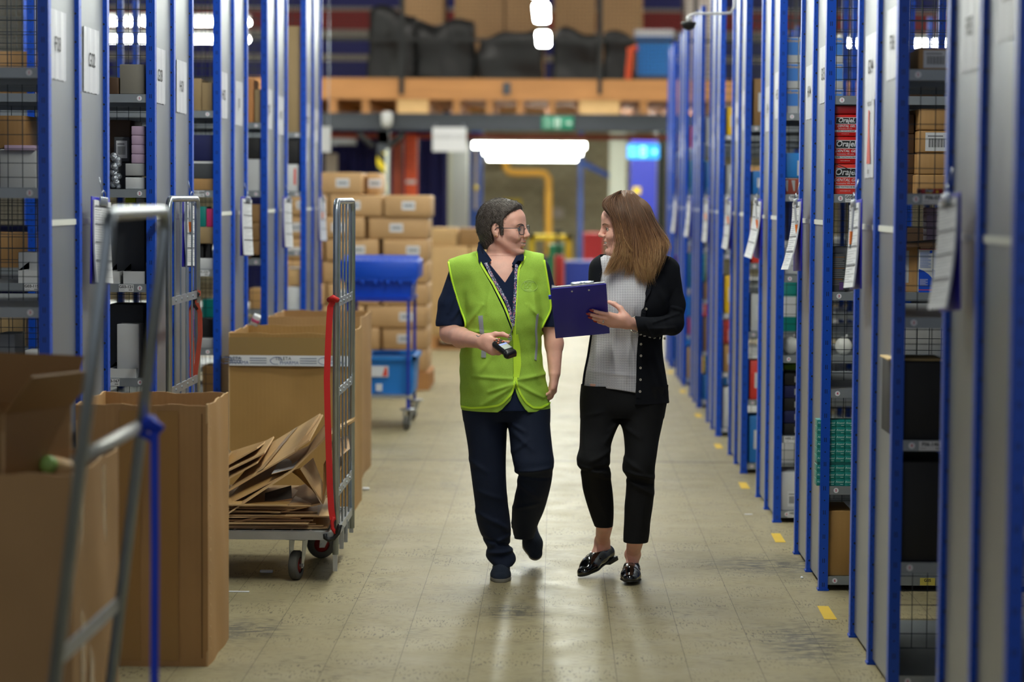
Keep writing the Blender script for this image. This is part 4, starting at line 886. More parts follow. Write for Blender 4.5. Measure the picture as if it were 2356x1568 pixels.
S = [
 ([(1300, 606, 10.03), (1705, 336, 10.10), (1790, 235, 10.66), (1400, 470, 10.66)], M_cardA, 'long board leaning across the cage with a pale lower edge'),
 ([(1705, 336, 10.10), (1912, 132, 10.12), (1905, 60, 10.70), (1760, 250, 10.68)], M_cardD, 'upper flap of the leaning board reaching the red strap'),
 ([(1300, 545, 10.12), (1640, 372, 10.16), (1835, 180, 10.66), (1480, 330, 10.68)], M_cardB, 'board just above the long leaning board in the cage'),
 ([(1330, 456, 10.22), (1730, 222, 10.26), (1872, 4, 10.70), (1560, 190, 10.72)], M_cardC, 'large light board at the top of the cage load, with clear tape'),
 ([(1720, 218, 10.20), (1806, 160, 10.24), (1885, 10, 10.64), (1860, 20, 10.62)], M_cardA, 'folded flap hanging from the large light board at the top'),
 ([(1300, 352, 10.28), (1545, 232, 10.30), (1600, 138, 10.70), (1330, 290, 10.72)], M_cardC, 'small board at upper left of the cage load'),
 ([(1300, 318, 10.34), (1500, 205, 10.36), (1560, 160, 10.74), (1320, 235, 10.76)], M_cardB, 'thin board at upper left, behind the small board'),
 ([(1300, 400, 10.24), (1500, 290, 10.26), (1560, 215, 10.62), (1330, 330, 10.66)], M_cardD, 'dark board under the small board at upper left'),
 ([(1300, 290, 10.40), (1355, 225, 10.42), (1340, 212, 10.70), (1302, 262, 10.72)], M_cardC, 'short board end at the far left of the cage load'),
 ([(1755, 322, 10.10), (1885, 530, 10.06), (1892, 440, 10.30), (1825, 262, 10.34)], M_cardC, 'narrow carton side standing in the cage beside the red strap'),
 ([(1705, 340, 10.20), (1755, 322, 10.12), (1880, 520, 10.10), (1800, 410, 10.40)], M_cardB, 'inner golden side of the narrow standing carton'),
 ([(1886, 526, 10.06), (1912, 420, 10.07), (1925, 235, 10.30), (1893, 300, 10.32)], M_cardA, 'upright carton flap just left of the cage upright'),
 ([(1930, 300, 10.2), (2040, 210, 10.5), (2030, 130, 10.7), (1930, 160, 10.4)], M_cardD, 'brown board seen through the bars of the cage side, upper'),
 ([(1925, 128, 10.2), (2068, 50, 10.72), (2072, 22, 10.74), (1928, 92, 10.3)], M_cardC, 'board edge seen through the top bars of the cage side'),
 ([(1925, 420, 10.2), (1990, 330, 10.4), (2000, 240, 10.6), (1930, 300, 10.4)], M_cardB, 'golden board seen through the bars of the cage side, lower'),
 ([(1545, 525, 10.14), (1705, 500, 10.16), (1700, 424, 10.18), (1548, 468, 10.18)], mat('shadow_card', (52, 42, 34), .8), 'dark sheet put in as the shadow behind the white shipping label'),  # dark sheet stands in for the black shadow among the boards
]
for pts, m, lb in S:
    o = slab([C3(*p) for p in pts], .0065, m, lb)
    if 'clear tape' in lb:
        c = o.location; q = [C3(1500, 330, 10.25), C3(1560, 300, 10.25), C3(1790, 60, 10.66), C3(1730, 90, 10.68)]
        mb = MB(); P_ = [Vector(C3(*p)) for p in pts]; n = (P_[1]-P_[0]).cross(P_[3]-P_[0]).normalized()*.006
        f_ = lambda u, v: P_[0]*(1-u)*(1-v)+P_[1]*u*(1-v)+P_[2]*u*v+P_[3]*(1-u)*v+n-c
        mb.quad([f_(.42, .02), f_(.52, .02), f_(.60, .98), f_(.50, .98)], mat('clear_tape_shiny', (186, 158, 122), .15)); mb.build('tape', o)
slab([C3(*p) for p in [(1585, 355, 10.15), (1712, 322, 10.16), (1780, 240, 10.6), (1640, 268, 10.62)]], .002, mat('grey_paper', (150, 146, 146), .5), 'grey white paper sheet among the brown boards', 'paper_sheet')

# ---------------------------------------------------------------- trolley with totes
def wp(x, y, D): return Vector(at(x, y, D))
T0, T1 = 16.6, 17.35; xa, xb = wp(800, 449, T0).x, wp(941, 449, T0).x
M_tr = mat('trolley_frame_blue', (14, 48, 160), .4)
tr = empty('picking_trolley', ((xa+xb)/2, (T0+T1)/2, 0), 0, 'blue tubular picking trolley beside the stacked cartons', 'trolley')
def lt(o): o.location = (-tr.location.x, -tr.location.y, 0); return o
for x in (xa, xb):
    for y in (T0, T1): lt(MB().box((x-.011, y-.011, .145), (x+.011, y+.011, .90), M_tr).build('leg', tr))
lt(MB().box((xa-.02, T0-.02, .885), (xb+.02, T1+.02, .905), M_tr).box((xa, T0, .90), (xb, T1, .91), M_tr).build('top_tray', tr))
lt(MB().box((xa-.012, T0-.012, .215), (xb+.012, T1+.012, .24), M_galv).box((xa-.012, T1-.012, .30), (xb+.012, T1+.012, .32), M_tr).box((xb-.01, T0, .30), (xb+.01, T1, .32), M_tr).build('lower_tray', tr))
for x in (xa, xb):
    for y in (T0, T1): caster(tr, (x-tr.location.x, y-tr.location.y, 0), radians(80 if y == T0 else 60), .05, .03, False, .148)
tt = empty('storage_tote', ((xa+xb)/2, (T0+T1)/2, .91), 0, 'royal blue lidded tote standing on top of the picking trolley', 'storage tote')
w, d_ = (xb-xa)/2+.03, .30
mb = MB(); mb.add([(-w*.92, -d_*.95, 0), (w*.92, -d_*.95, 0), (w*.92, d_*.95, 0), (-w*.92, d_*.95, 0), (-w, -d_, .19), (w, -d_, .19), (w, d_, .19), (-w, d_, .19)], [(0, 3, 2, 1), (0, 1, 5, 4), (1, 2, 6, 5), (2, 3, 7, 6), (3, 0, 4, 7), (4, 5, 6, 7)], M_toted)
for i in range(7): x = -w*.8+i*w*.27; mb.box((x-.004, -d_-.012, .10), (x+.004, -d_*.9, .19), M_toted)
mb.box((.02, -d_*.9-.014, .02), (.08, -d_*.9-.008, .065), M_paper); mb.build('tub', tt)
mb = MB(); mb.rbox((-w-.03, -d_-.035, .125), (w+.03, d_+.03, .255), M_toted, .012)
for s in (-1, 1):
    mb.add([(-w-.025, s*(d_+.03), .2), (w+.025, s*(d_+.03), .2), (w+.02, s*.0+0, .285), (-w-.02, 0, .285), (-w-.02, 0, .20), (w+.02, 0, .2)], [(0, 1, 2, 3) if s < 0 else (3, 2, 1, 0), (0, 3, 4), (1, 5, 2)], M_toted)
for i in range(12):
    x = -w+i*2*w/11; mb.add([(x-.026, -d_-.0355, .130), (x+.026, -d_-.0355, .130), (x, -d_-.0355, .085 if i % 2 else .105)], [(0, 2, 1)], M_toted); mb.box((x-.006, -d_*.5, .24), (x+.006, -d_*.42, .262), M_toted)
mb.build('folding_lid', tt)
cr = empty('storage_tote', (wp(897, 449, T0).x, (T0+T1)/2, .24), 0, 'light blue crate with a white and red label on the trolley bottom shelf', 'storage tote')
w = (wp(955, 449, T0).x-wp(838, 449, T0).x)/2
mb = MB(); mb.add([(-w*.9, -.29, 0), (w*.9, -.29, 0), (w*.9, .29, 0), (-w*.9, .29, 0), (-w*.97, -.31, .24), (w*.97, -.31, .24), (w*.97, .31, .24), (-w*.97, .31, .24)], [(0, 3, 2, 1), (0, 1, 5, 4), (1, 2, 6, 5), (2, 3, 7, 6), (3, 0, 4, 7)], M_tote)
mb.box((-w-.01, -.33, .235), (w+.01, -.30, .265), M_tote).box((-w-.01, .30, .235), (w+.01, .33, .265), M_tote).box((-w-.01, -.33, .235), (-w+.02, .33, .265), M_tote).box((w-.02, -.33, .235), (w+.01, .33, .265), M_tote); mb.build('tub', cr)
mb = MB(); mb.box((-w*.8, -.318, .12), (-w*.05, -.308, .195), M_paper); mb.add([(-w*.30, -.319, .125), (-w*.08, -.319, .125), (-w*.10, -.319, .18), (-w*.18, -.319, .192)], [(0, 1, 2, 3)], mat('label_red', (214, 70, 56), .5)); mb.box((-w*.55, -.312, .02), (-w*.3, -.300, .07), M_paper); mb.build('crate_label', cr)

# ---------------------------------------------------------------- stacked cartons on pallets
M_kraft = mat('kraft_wrap', (190, 150, 104), .55, noise=.05, nscale=3, bump=.25, bscale=7)
def pallet(cx, cy, w, d, label, grp='wooden pallets'):
    r = empty('pallet', (cx, cy, 0), 0, label, 'pallet', grp)
    mb = MB()
    for i in range(7): x = -w/2+i*(w-.1)/6; mb.box((x, -d/2, .125), (x+.1, d/2, .144), M_wood)
    mb.build('top_boards', r); mb = MB()
    for x in (-w/2, -.05, w/2-.1):
        for y in (-d/2, -.05, d/2-.1): mb.box((x, y, .022), (x+.1, y+.1, .105), M_wood)
    mb.build('blocks', r); mb = MB()
    for y in (-d/2, -.05, d/2-.1): mb.box((-w/2, y, 0), (w/2, y+.1, .022), M_wood).box((-w/2, y, .105), (w/2, y+.1, .125), M_wood)
    mb.build('bottom_boards', r); return r
DS = 20.0
xs0, xs1 = wp(655, 449, DS).x, wp(990, 449, DS).x
pallet((xs0+xs1)/2, DS+.40, xs1-xs0, .8, 'wooden pallet under the stack of kraft wrapped cartons')
rows = [[(655, 738), (740, 840), (843, 985)], [(655, 750), (752, 875), (878, 985)], [(655, 738), (740, 840), (843, 985)], [(655, 750), (752, 875), (878, 985)], [(655, 738), (740, 843), (847, 985)], [(655, 745), (748, 872), (880, 985)], [(655, 736), (738, 840), (845, 985)], [(655, 755), (757, 880), (882, 990)], [(700, 833), (836, 868)]]
HR = .184; rn = ['bottom', 'second', 'third', 'fourth', 'fifth', 'sixth', 'seventh', 'eighth', 'top']; rnd = random.Random(3)
for i, row in enumerate(rows):
    for j, (a, b) in enumerate(row):
        X0, X1 = wp(a, 449, DS).x+.004, wp(b, 449, DS).x-.004; dj = rnd.uniform(0, .03)
        if i == 8 and j == 1: dj = .25
        r = empty('carton', ((X0+X1)/2, DS+.39+dj, .144+HR*i), 0, 'kraft wrapped carton in the pallet stack, %s row, %s' % (rn[i], ['left', 'middle', 'right'][j if i < 8 else j+1]), 'carton', 'kraft wrapped cartons stacked on the pallet')
        w = (X1-X0)/2
        MB().rbox((-w, -.385, 0), (w, .36, HR-.003), M_kraft, .016).build('wrapped_box', r)
        mb = MB(); lx = rnd.uniform(-.4, .4)*w
        mb.box((lx-.055, -.3865, .06), (lx+.055, -.385, .13), M_paper).box((lx-.04, -.387, .085), (lx+.04, -.3864, .105), M_grey_ink)
        mb.build('carton_label', r)
D2 = 25.3; xa2, xb2 = wp(984, 449, D2).x, wp(1200, 449, D2).x
pallet((xa2+xb2)/2, D2+.5, xb2-xa2, 1.0, 'wooden pallet under the two plain large boxes behind the person in the vest')
zt2 = wz(1000, 566, D2)
for (a, b, lb) in ((985, 1080, 'large plain cardboard box on the far pallet, left'), (1083, 1198, 'large plain cardboard box on the far pallet, right')):
    X0, X1 = wp(a, 449, D2).x, wp(b, 449, D2).x; o = MB().rbox((X0, D2, .144), (X1, D2+.9, zt2), M_cardC, .01).build('carton'); tag(o, lb, 'carton', 'large boxes on the far pallet')
for (a, b, lb, m) in ((992, 1052, 'small light carton on top of the far large box', M_cardC), (1056, 1108, 'small darker carton on the far boxes, behind the neck of the vest wearer', M_cardD)):
    X0, X1 = wp(a, 449, D2).x, wp(b, 449, D2).x; o = MB().rbox((X0, D2+.03, zt2), (X1, D2+.5, wz(1000, 524, D2)), m, .01).build('carton'); tag(o, lb, 'carton', 'small cartons on the far boxes')
# litter on the floor
M_lit = mat('litter_white', (225, 225, 230), .6)
for i, (x, y, w, h, lb) in enumerate(((613, 1317, .028, .006, 'crumpled white scrap on the floor under the roll cage'), (550, 1361, .042, .002, 'thin white plastic strip on the floor in front of the roll cage'), (842, 1127, .02, .008, 'white scrap on the floor at the corner of the printed tape box'), (1845, 1330, .005, .004, 'tiny white scrap on the floor beside the right rack'), (1722, 1183, .02, .002, 'small white paper bit on the floor near the right racks'), (685, 1290, .02, .006, 'clear scrap on the floor behind the caster wheel'))):
    p = flr(x, y); mb = MB()
    mb.rbox((-w, -.008, 0), (w, .008, h+.001), M_lit, min(.0005, h/4)) if h < .004 else mb.rbox((-w, -.012, 0), (w, .012, h*2), M_lit, h*.8)
    o = mb.build('paper_scrap', None, (p.x, p.y, .0003)); tag(o, lb, 'litter', 'scraps on the floor')
# ================================================================ goods on the shelves
def shelf_z(k): return SHZ[6-k]+.0178
def good(x0, y0, x1, D, k, m, label, dep=.30, name='carton', cat='box', grp=None, y1=None, deco=None, r=.004, yoff=.02):
    """box whose front spans image columns x0..x1; stands on shelf k (or ends at image row y1)"""
    Dn = D+yoff; a = at(x0, y1 or 445, Dn); b = at(x1, y0, Dn)
    zb = a.z if (y1 and k is None) else shelf_z(k); w = (b.x-a.x)/2; h = b.z-zb
    rt = empty(name, ((a.x+b.x)/2, Dn, zb), 0, label, cat, grp)
    MB().rbox((-w, 0, 0), (w, dep, h), m, min(r, w*.3, h*.3)).build('box_body', rt)
    if deco:
        mb = MB(); deco(mb, w, h); mb.build('printed_face', rt)
    return rt
mG = lambda n, c, **k: mat(n, c, .6, noise=.03, **k)
M_lg = mG('light_grey_card', (168, 168, 170)); M_dg = mG('dark_grey_plastic', (70, 72, 78)); M_pink = mG('pale_pink_card', (186, 160, 186)); M_tan = mG('tan_card', (160, 134, 96)); M_dk = mG('dark_brown_card', (78, 54, 34))
M_nav = mG('navy_card', (20, 26, 84)); M_teal = mat('teal_print', (14, 130, 124), .4); M_hv = mat('hi_vis_yellow', (210, 222, 40), .6); M_bk = mG('black_card', (24, 22, 24))
def lab(x=0, z=.6, ww=.6, hh=.3, m=None, bars=True):
    def f(mb, w, h):
        cx, cz = x*w, z*h; mb.box((cx-ww*w, -.0008, cz-hh*h), (cx+ww*w, 0, cz+hh*h), m or M_paper)
        if bars:
            n = 16
            for i in range(n): mb.box((cx-ww*w*.7+i*ww*w*1.4/n, -.0012, cz-hh*h*.6), (cx-ww*w*.7+(i+.35+.25*(i % 3 == 0))*ww*w*1.4/n, -.0008, cz+hh*h*.35), M_ink)
            mb.box((cx-ww*w*.8, -.0012, cz+hh*h*.55), (cx+ww*w*.5, -.0008, cz+hh*h*.68), M_grey_ink)
    return f
gL = 'goods on the left shelves'
L1, L2, L3, L4, L5 = LD
# left racks
good(0, 345, 82, L2, 2, M_lg, 'pale grey carton behind wire at the left edge, second shelf', .3)
good(-6, 266, 58, L2, None, M_cardD, 'opened brown carton on top of the pale grey one at the left edge', .25, y1=342, name='open_carton')
good(10, 334, 80, L2, None, M_pink, 'thin pinkish pack lying under the opened brown carton at left edge', .2, y1=345, r=.001, yoff=-.0)
good(276, 148, 333, L2, 1, mG('grey_beige_card', (128, 122, 112)), 'grey beige carton on the top shelf between the G02 and G03 signs', .3)
good(250, 178, 273, L2, 1, M_dk, 'small dark brown carton on the top shelf beside the grey beige one', .25)
good(252, 276, 300, L2, None, M_dk, 'dark brown opened carton behind wire between the G02 and G03 signs', .3, y1=372, yoff=.25, name='open_carton')
good(262, 315, 298, L2, None, M_dg, 'dark carton with a grey label in front of the brown opened carton', .15, y1=372, deco=lab(0, .5, .7, .35), yoff=.1)
good(252, 372, 299, L2, 2, M_dg, 'dark grey carton under the dark carton with a grey label', .3, yoff=.12)
for i in range(4): good(302, 290+i*21.5, 333, L2, None, M_pink, 'lilac carton in the column right of the dark box, %s' % ['topmost', 'second from top', 'third from top', 'lowest'][i], .25, y1=311+i*21.5, grp='lilac cartons')
good(288, 376, 333, L2, None, M_lg, 'white carton with grey lid under the lilac cartons', .25, y1=404)
good(288, 408, 333, L2, 2, M_white, 'low white carton at the front of the second shelf, left', .25)
def foil(mb, w, h): pass
mb = MB(); rnd = random.Random(2); pf = at(266, 445, L2+.05)
for i in range(16): mb.ball((rnd.uniform(-.012, .012), rnd.uniform(-.01, .01), .012+i*.0085), rnd.uniform(.012, .018), mat('silver_foil', (190, 195, 205), .2, .8, bump=.6, bscale=120), 5)
o = mb.build('foil_pack', None, (pf.x, pf.y, shelf_z(2))); tag(o, 'crinkled silver foil packs stacked on the second left shelf edge', 'foil pack')
good(288, 455, 312, L2, None, M_hv, 'lime yellow folded item under the second left shelf', .2, y1=466, yoff=.3); good(250, 500, 333, L2, 3, M_dg, 'row of dark grey plastic bags standing behind the white trays', .25, yoff=.2, name='grey_bags', cat='bags')
good(313, 455, 333, L2, None, M_white, 'white folded item beside the lime yellow one', .2, y1=466, yoff=.3)
def tray(x0, y0, x1, D, k, label, hb=.03, m=M_white, grp='white card trays on the left shelves', yoff=.01):
    Dn = D+yoff; a = at(x0, 445, Dn); b = at(x1, y0, Dn); w = (b.x-a.x)/2; h = b.z-shelf_z(k); d = .22; t = .003
    mb = MB().box((-w, 0, 0), (w, t, h), m).box((-w, d-t, 0), (w, d, h*1.6), m).box((-w, t, 0), (-w+t, d-t, h), m).box((w-t, t, 0), (w, d-t, h), m).box((-w+t, t, 0), (w-t, d-t, t), m)
    mb.add([(-w, t, h), (-w, d-t, h), (-w, d-t, h*1.6)], [(0, 1, 2), (2, 1, 0)], m)
    o = mb.build('card_tray', None, ((a.x+b.x)/2, Dn, shelf_z(k))); return tag(o, label, 'tray', grp)
tray(250, 624, 275, L2, 3, 'white card tray on the G03-121 shelf, left of the pair'); tray(283, 624, 333, L2, 3, 'white card tray on the G03-121 shelf, right of the pair')
tray(250, 848, 313, L2, 4, 'white card tray on the G03-167 shelf holding a tall box')
good(269, 745, 320, L2, None, M_white, 'tall white box standing in the tray on the G03-167 shelf', .12, y1=872, yoff=.06)
good(262, 555, 291, L2, None, M_lg, 'pale carton on the grey bags between the left racks', .1, y1=590, yoff=.42); good(315, 520, 333, L2, None, M_white, 'white and teal box on the G03-121 shelf by the post', .1, y1=577, yoff=.4, deco=lab(0, .2, 1, .18, M_teal, False))
good(250, 700, 330, L2, None, M_dg, 'row of dark grey bags behind the tall white box', .2, y1=868, yoff=.26, name='grey_bags', cat='bags')
tray(41, 622, 90, L2, 3, 'white card tray seen through the first left rack, upper'); good(42, 580, 88, L2, None, M_white, 'white carton behind the upper tray at the left edge', .15, y1=640, yoff=.24)
tray(19, 846, 88, L2, 4, 'white card tray seen through the first left rack, lower'); good(57, 805, 88, L2, None, M_white, 'open white carton standing in the lower tray at the left edge', .12, y1=866, yoff=.05); good(-8, 768, 34, L2, None, M_lg, 'tall pale carton at the left image edge on the fourth shelf', .2, y1=868, yoff=.26)
good(-8, 846, 17, L2, 4, mG('pale_blue_card', (130, 140, 170)), 'low pale blue carton at the left image edge', .2)
# L3
good(443, 180, 463, L3, 1, M_tan, 'beige carton on the third left rack top shelf, left', .25); good(464, 190, 489, L3, 1, M_tan, 'beige carton on the third left rack top shelf, right', .25)
good(443, 310, 492, L3, None, M_nav, 'navy blue carton on the third left rack', .3, y1=370); good(443, 371, 492, L3, None, M_dg, 'dark carton with white lid on the third left rack', .3, y1=411, deco=lab(0, .94, 1, .06, M_paper, False)); good(443, 411, 492, L3, 2, M_cardA, 'brown carton below the dark one on the third left rack', .3)
good(455, 475, 474, L3, None, M_teal, 'teal box beside a pink and white one under the third rack shelf', .2, y1=522); good(475, 480, 492, L3, None, mat('magenta_print', (205, 50, 110), .5), 'pink and white box beside the teal one', .2, y1=522); good(443, 522, 492, L3, None, M_tan, 'tan carton under the teal and pink boxes', .2, y1=560)
good(448, 560, 468, L3, None, M_bk, 'black carton on the H01-121 shelf', .2, y1=594, yoff=.05)
p = at(481, 445, L3+.05); o = MB().cyl((0, 0, 0), (0, 0, .10), .018, M_bk, 14).cyl((0, 0, .10), (0, 0, .13), .016, mat('red_cap', (150, 24, 20), .5), 14).build('bottle', None, (p.x, p.y, shelf_z(3)+.045)); tag(o, 'dark bottle with a red cap on the third left rack', 'bottle')
good(452, 594, 492, L3, 3, M_white, 'white carton on the H01-121 shelf under the dark bottle', .2)
good(452, 778, 492, L3, 4, M_lg, 'pale carton on the fourth shelf of the third left rack', .2); good(443, 735, 492, L3, None, M_bk, 'dark carton above the pale one on the third left rack', .2, y1=777, yoff=.1)
# L4
good(570, 182, 583, L4, 1, mG('orange_card', (206, 140, 84)), 'orange brown carton on the fourth left rack top shelf', .25); good(585, 205, 600, L4, 1, M_tan, 'tan carton beside the orange brown one on the fourth left rack', .25)
good(569, 316, 600, L4, None, M_bk, 'black carton on the fourth left rack', .25, y1=366); good(569, 366, 600, L4, 2, M_white, 'tall white carton below the black one on the fourth left rack', .25)
for i in range(3): good(569, 470+i*42, 600, L4, None, M_cardD, 'brown carton on the fourth left rack, %s of three' % ['top', 'middle', 'bottom'][i], .25, y1=511+i*42)
good(575, 584, 600, L4, 3, M_lg, 'small pale carton on the third shelf of the fourth left rack', .2)
# L5
good(661, 60, 692, L5, 1, M_tan, 'tall tan carton on the last left rack', .25); good(661, 320, 692, L5, None, M_bk, 'black carton on the last left rack', .25, y1=376); good(661, 378, 686, L5, 2, M_white, 'white carton with a red mark on the last left rack', .25, deco=lab(.4, .55, .2, .3, mat('label_red'), False))
good(661, 620, 692, L5, None, M_cardC, 'light brown carton on the last left rack, third shelf', .25, y1=655)
good(661, 660, 692, L5, None, M_white, 'white louvred carton low on the last left rack', .25, y1=725)

# right racks
RA, RB, RC_, RD_ = RD[1], RD[2], RD[3], RD[4]
def bar(mb, w, h): lab(.12, .5, .78, .40)(mb, w, h)
good(2108, 112, 2190, RA, 1, M_cardA, 'brown carton with a barcode label on the top right shelf', .28, deco=lab(.05, .5, .75, .42))
gS = 'brown cartons stacked beside the red packs'
for i, (y0, y1, x0) in enumerate(((250, 299, 2114), (301, 351, 2112), (353, 401, 2110), (402, 446, 2106))):
    good(x0, y0, 2200, RB, None if i < 3 else 2, M_cardA, 'brown carton in the right stack, %s' % ['topmost', 'second from top, with the barcode label', 'third from top', 'lowest'][i], .3, y1=y1, grp=gS, deco=lab(-.0, .5, .62, .42) if i == 1 else None, r=.006)
for i in range(4): good(2060, 262+i*46, 2104, RB, None if i < 3 else 2, M_dk, 'film wrapped dark brown carton left of the right stack, %s' % ['topmost', 'second from top', 'third from top', 'lowest'][i], .25, y1=307+i*46, grp='film wrapped cartons', yoff=.1)
M_or = mat('orajel_red', (206, 24, 22), .4); M_or2 = mat('orajel_light_red', (226, 62, 52), .4); M_or3 = mat('orajel_dark_red', (160, 20, 26), .4); M_yel = mat('label_yellow', (240, 190, 10), .5)
def orajel_small(mb, w, h):
    mb.box((-w*.6, -.001, h*.1), (w*.0, 0, h*.9), M_bk); mb.text('Orajel', h*.62, M_paper, frame((-w*.3, -.0014, h*.6), (1, 0, 0), (0, 0, 1)), .0002, shear=.2); mb.box((-w*.62, -.0016, h*.08), (w*.0, -.001, h*.24), M_yel); mb.cyl((w*.45, -.002, h*.4), (w*.45, 0, h*.4), h*.26, M_yel, 12)
good(2120, 434, 2170, RA, 2, M_or3, 'slim dark red Orajel pack at the edge of the second right shelf', .1, deco=orajel_small, r=.001)
def orajel(mb, w, h):
    F = lambda x, z: frame((x, -.0014, z), (1, 0, 0), (0, 0, 1))
    x0 = -w*.93; mb.add([(x0, -.0009, h*.56), (w*.9, -.0009, h*.56), (w*.97, -.0009, h*.88), (x0+.06*w, -.0009, h*.88)], [(0, 1, 2, 3)], M_paper)
    mb.add([(x0+.03*w, -.0011, h*.585), (w*.86, -.0011, h*.585), (w*.92, -.0011, h*.855), (x0+.09*w, -.0011, h*.855)], [(0, 1, 2, 3)], M_ink)
    mb.text('Orajel.', h*.30, M_paper, F(0, h*.735), .0007, shear=.2, sx=.95)
    mb.text('DENTAL GEL', h*.14, M_paper, F(-.02*w, h*.47), .0002, shear=.3, sx=1.02); mb.text('Benzocaine 10% w/w', h*.075, M_paper, F(-.1*w, h*.36))
    mb.box((-w*.98, -.001, h*.19), (w*.98, 0, h*.29), M_paper); mb.text('RAPID TOOTHACHE RELIEF', h*.075, M_ink, F(0, h*.24), .0002, sx=.86); mb.text('www.orajel.co.uk', h*.05, M_paper, F(-.1*w, h*.11))
gO = 'red dental gel boxes stacked on the G05 shelf'
good(1920, 243, 1975, RB, None, M_or3, 'dark red box on top of the Orajel stack on the G05 shelf', .2, y1=262, grp=gO)
for i, (y0, y1, m) in enumerate(((264, 313, M_or), (315, 376, M_or), (378, 446, M_or2))):
    good(1920, y0, 1975, RB, None if i < 2 else 2, m, 'red Orajel dental gel box on the G05 shelf, %s' % ['topmost', 'middle', 'lowest'][i], .22, y1=y1, grp=gO, deco=orajel, r=.0015)
o = MB().tube([at(1920, 376, RB+.01), at(1945, 386, RB-.004), at(1970, 397, RB+.01)], .0018, M_ink, 6).build('elastic_band'); tag(o, 'black band crossing the lowest red dental gel box', 'band')
# shelf 3 : open carton with blue and white packs
good(2070, 566, 2118, RB, 3, M_cardA, 'open brown carton with torn flap on the right third shelf', .34, name='open_carton', r=.002, yoff=.06, deco=lab(-.5, .55, .45, .35, M_lg, False))
p = at(2118, 560, RB+.05); o = MB().add([(-.12, -.05, 0), (.10, -.05, .012), (.10, .20, .03), (-.12, .2, .01), (-.12, -.05, .004), (.10, -.05, .016), (.10, .20, .034), (-.12, .2, .014)], [(0, 3, 2, 1), (4, 5, 6, 7), (0, 1, 5, 4), (1, 2, 6, 5), (2, 3, 7, 6), (3, 0, 4, 7)], M_dk).build('carton_flap', None, (p.x+.01, p.y, shelf_z(3)+.181)); o.parent = bpy.data.objects['open_carton.002'] if 'open_carton.002' in bpy.data.objects else None
if o.parent: o.matrix_parent_inverse = Matrix.Translation(-o.parent.location)
M_bl = mat('pack_blue', (24, 76, 196), .4)
def pack(mb, w, h):
    mb.add([(-w, -.0009, 0), (w, -.0009, 0), (w, -.0009, h*.32), (w*.4, -.0009, h*.42), (-w*.3, -.0009, h*.5), (-w, -.0009, h*.54)], [(0, 1, 2, 3, 4, 5)], M_bl)
    mb.box((-w, -.0012, h*.05), (w, -.0008, h*.065), M_or2).box((-w, -.0012, h*.99), (w, -.0008, h), M_or2)
    for i in range(18): mb.box((-w*.85, -.0011, h*(.93-i*.021)), (w*(.7-.35*(i % 4 == 3)), -.0009, h*(.937-i*.021)), mat('pack_text_blue', (110, 140, 210), .5))
    for i in range(8): mb.box((-w*.85, -.0014, h*(.30-i*.02)), (w*(.3-.3*(i % 3 == 2)), -.001, h*(.306-i*.02)), M_paper)
    mb.cyl((w*.7, -.0016, h*.94), (w*.7, -.0009, h*.94), w*.2, M_bl, 14)
for a, b, lb in ((2117, 2147, 'blue and white pack on the right third shelf, left of the two full ones'), (2148, 2178, 'blue and white pack on the right third shelf, right of the two full ones')): good(a, 573, b, RB, 3, M_white, lb, .12, deco=pack, grp='blue and white packs', r=.001)
# lilac cartons behind
for i in range(5): good(2132, 478+i*16, 2175, RB, None, M_pink, 'lilac carton behind wire above the blue and white packs, %s' % ['topmost', 'second from top', 'middle', 'fourth from top', 'lowest'][i], .1, y1=493+i*16, yoff=.35, grp='lilac cartons right')
# third shelf left column
good(1921, 568, 1958, RB, 3, M_white, 'white bagged carton on the third right shelf above the number 3 disc', .2, yoff=.12, r=.012)
def stripes(mb, w, h):
    for i in range(16): mb.box((-w*.9, -.0012, h*(.9-i*.048)), (w*(.9-.3*(i % 5 == 2)), -.0009, h*(.908-i*.048)), M_lg if i % 6 else mat('orange_line', (200, 130, 50), .5))
    mb.box((w*.1, -.0014, h*.05), (w*.75, -.001, h*.25), mat('purple_print', (90, 60, 120), .5))
good(1918, 583, 1945, RB, 3, M_dg, 'dark grey medicine carton in front of the white bag on the third right shelf', .1, deco=stripes, r=.001)
good(1800, 570, 1843, RC_, 3, M_white, 'white bag of powder with small text on the fourth right rack', .12, deco=lambda mb, w, h: [mb.text(t, .012, M_grey_ink, frame((0, -.001, h*(.7-.12*i)), (1, 0, 0), (0, 0, 1))) for i, t in enumerate(('Pharmacy Bottles', '30 ml', '', 'x 100'))] and None, r=.012)
# teal cartons
gT = 'teal medicine boxes on the shelf marked 5'
w_ = 22.2; zb = shelf_z(5); Dn = RB+.012; x_l = at(1912, 445, Dn).x; bw = .0385; bh = .0292
rown = ['lowest row', 'second row', 'third row', 'fourth row', 'fifth row', 'sixth row', 'seventh row', 'eighth row', 'top row']
t0 = empty('medicine_box', (0, 0, 0), 0, 'x', 'box', gT)
MB().rbox((-bw/2+.0006, 0, 0), (bw/2-.0006, .09, bh-.0008), M_teal, .0008).build('box_body', t0)
mb = MB(); mb.text('Anusol', .0115, mat('pale_teal', (190, 226, 220), .5), frame((-.001, -.0006, bh*.58), (1, 0, 0), (0, 0, 1)), .0001, shear=.2); mb.box((.002, -.0006, bh*.2), (.014, -.0002, bh*.26), MATS['pale_teal']); mb.build('printed_face', t0)
first = True
for i in range(9):
    for j in range(-1, 3):
        z_ = zb+bh*i+(.010 if i > 2 else 0); x_ = x_l+bw*(j+.5)-.004; c_ = ['hidden left column', 'left column', 'middle column', 'right column'][j+1]
        lb = 'small teal Anusol box, %s, %s' % (rown[i], c_)
        if first: t0.location = (x_, Dn, z_); t0['label'] = lb; first = False
        else: dup(t0, (x_, Dn, z_), 0, lb, gT)
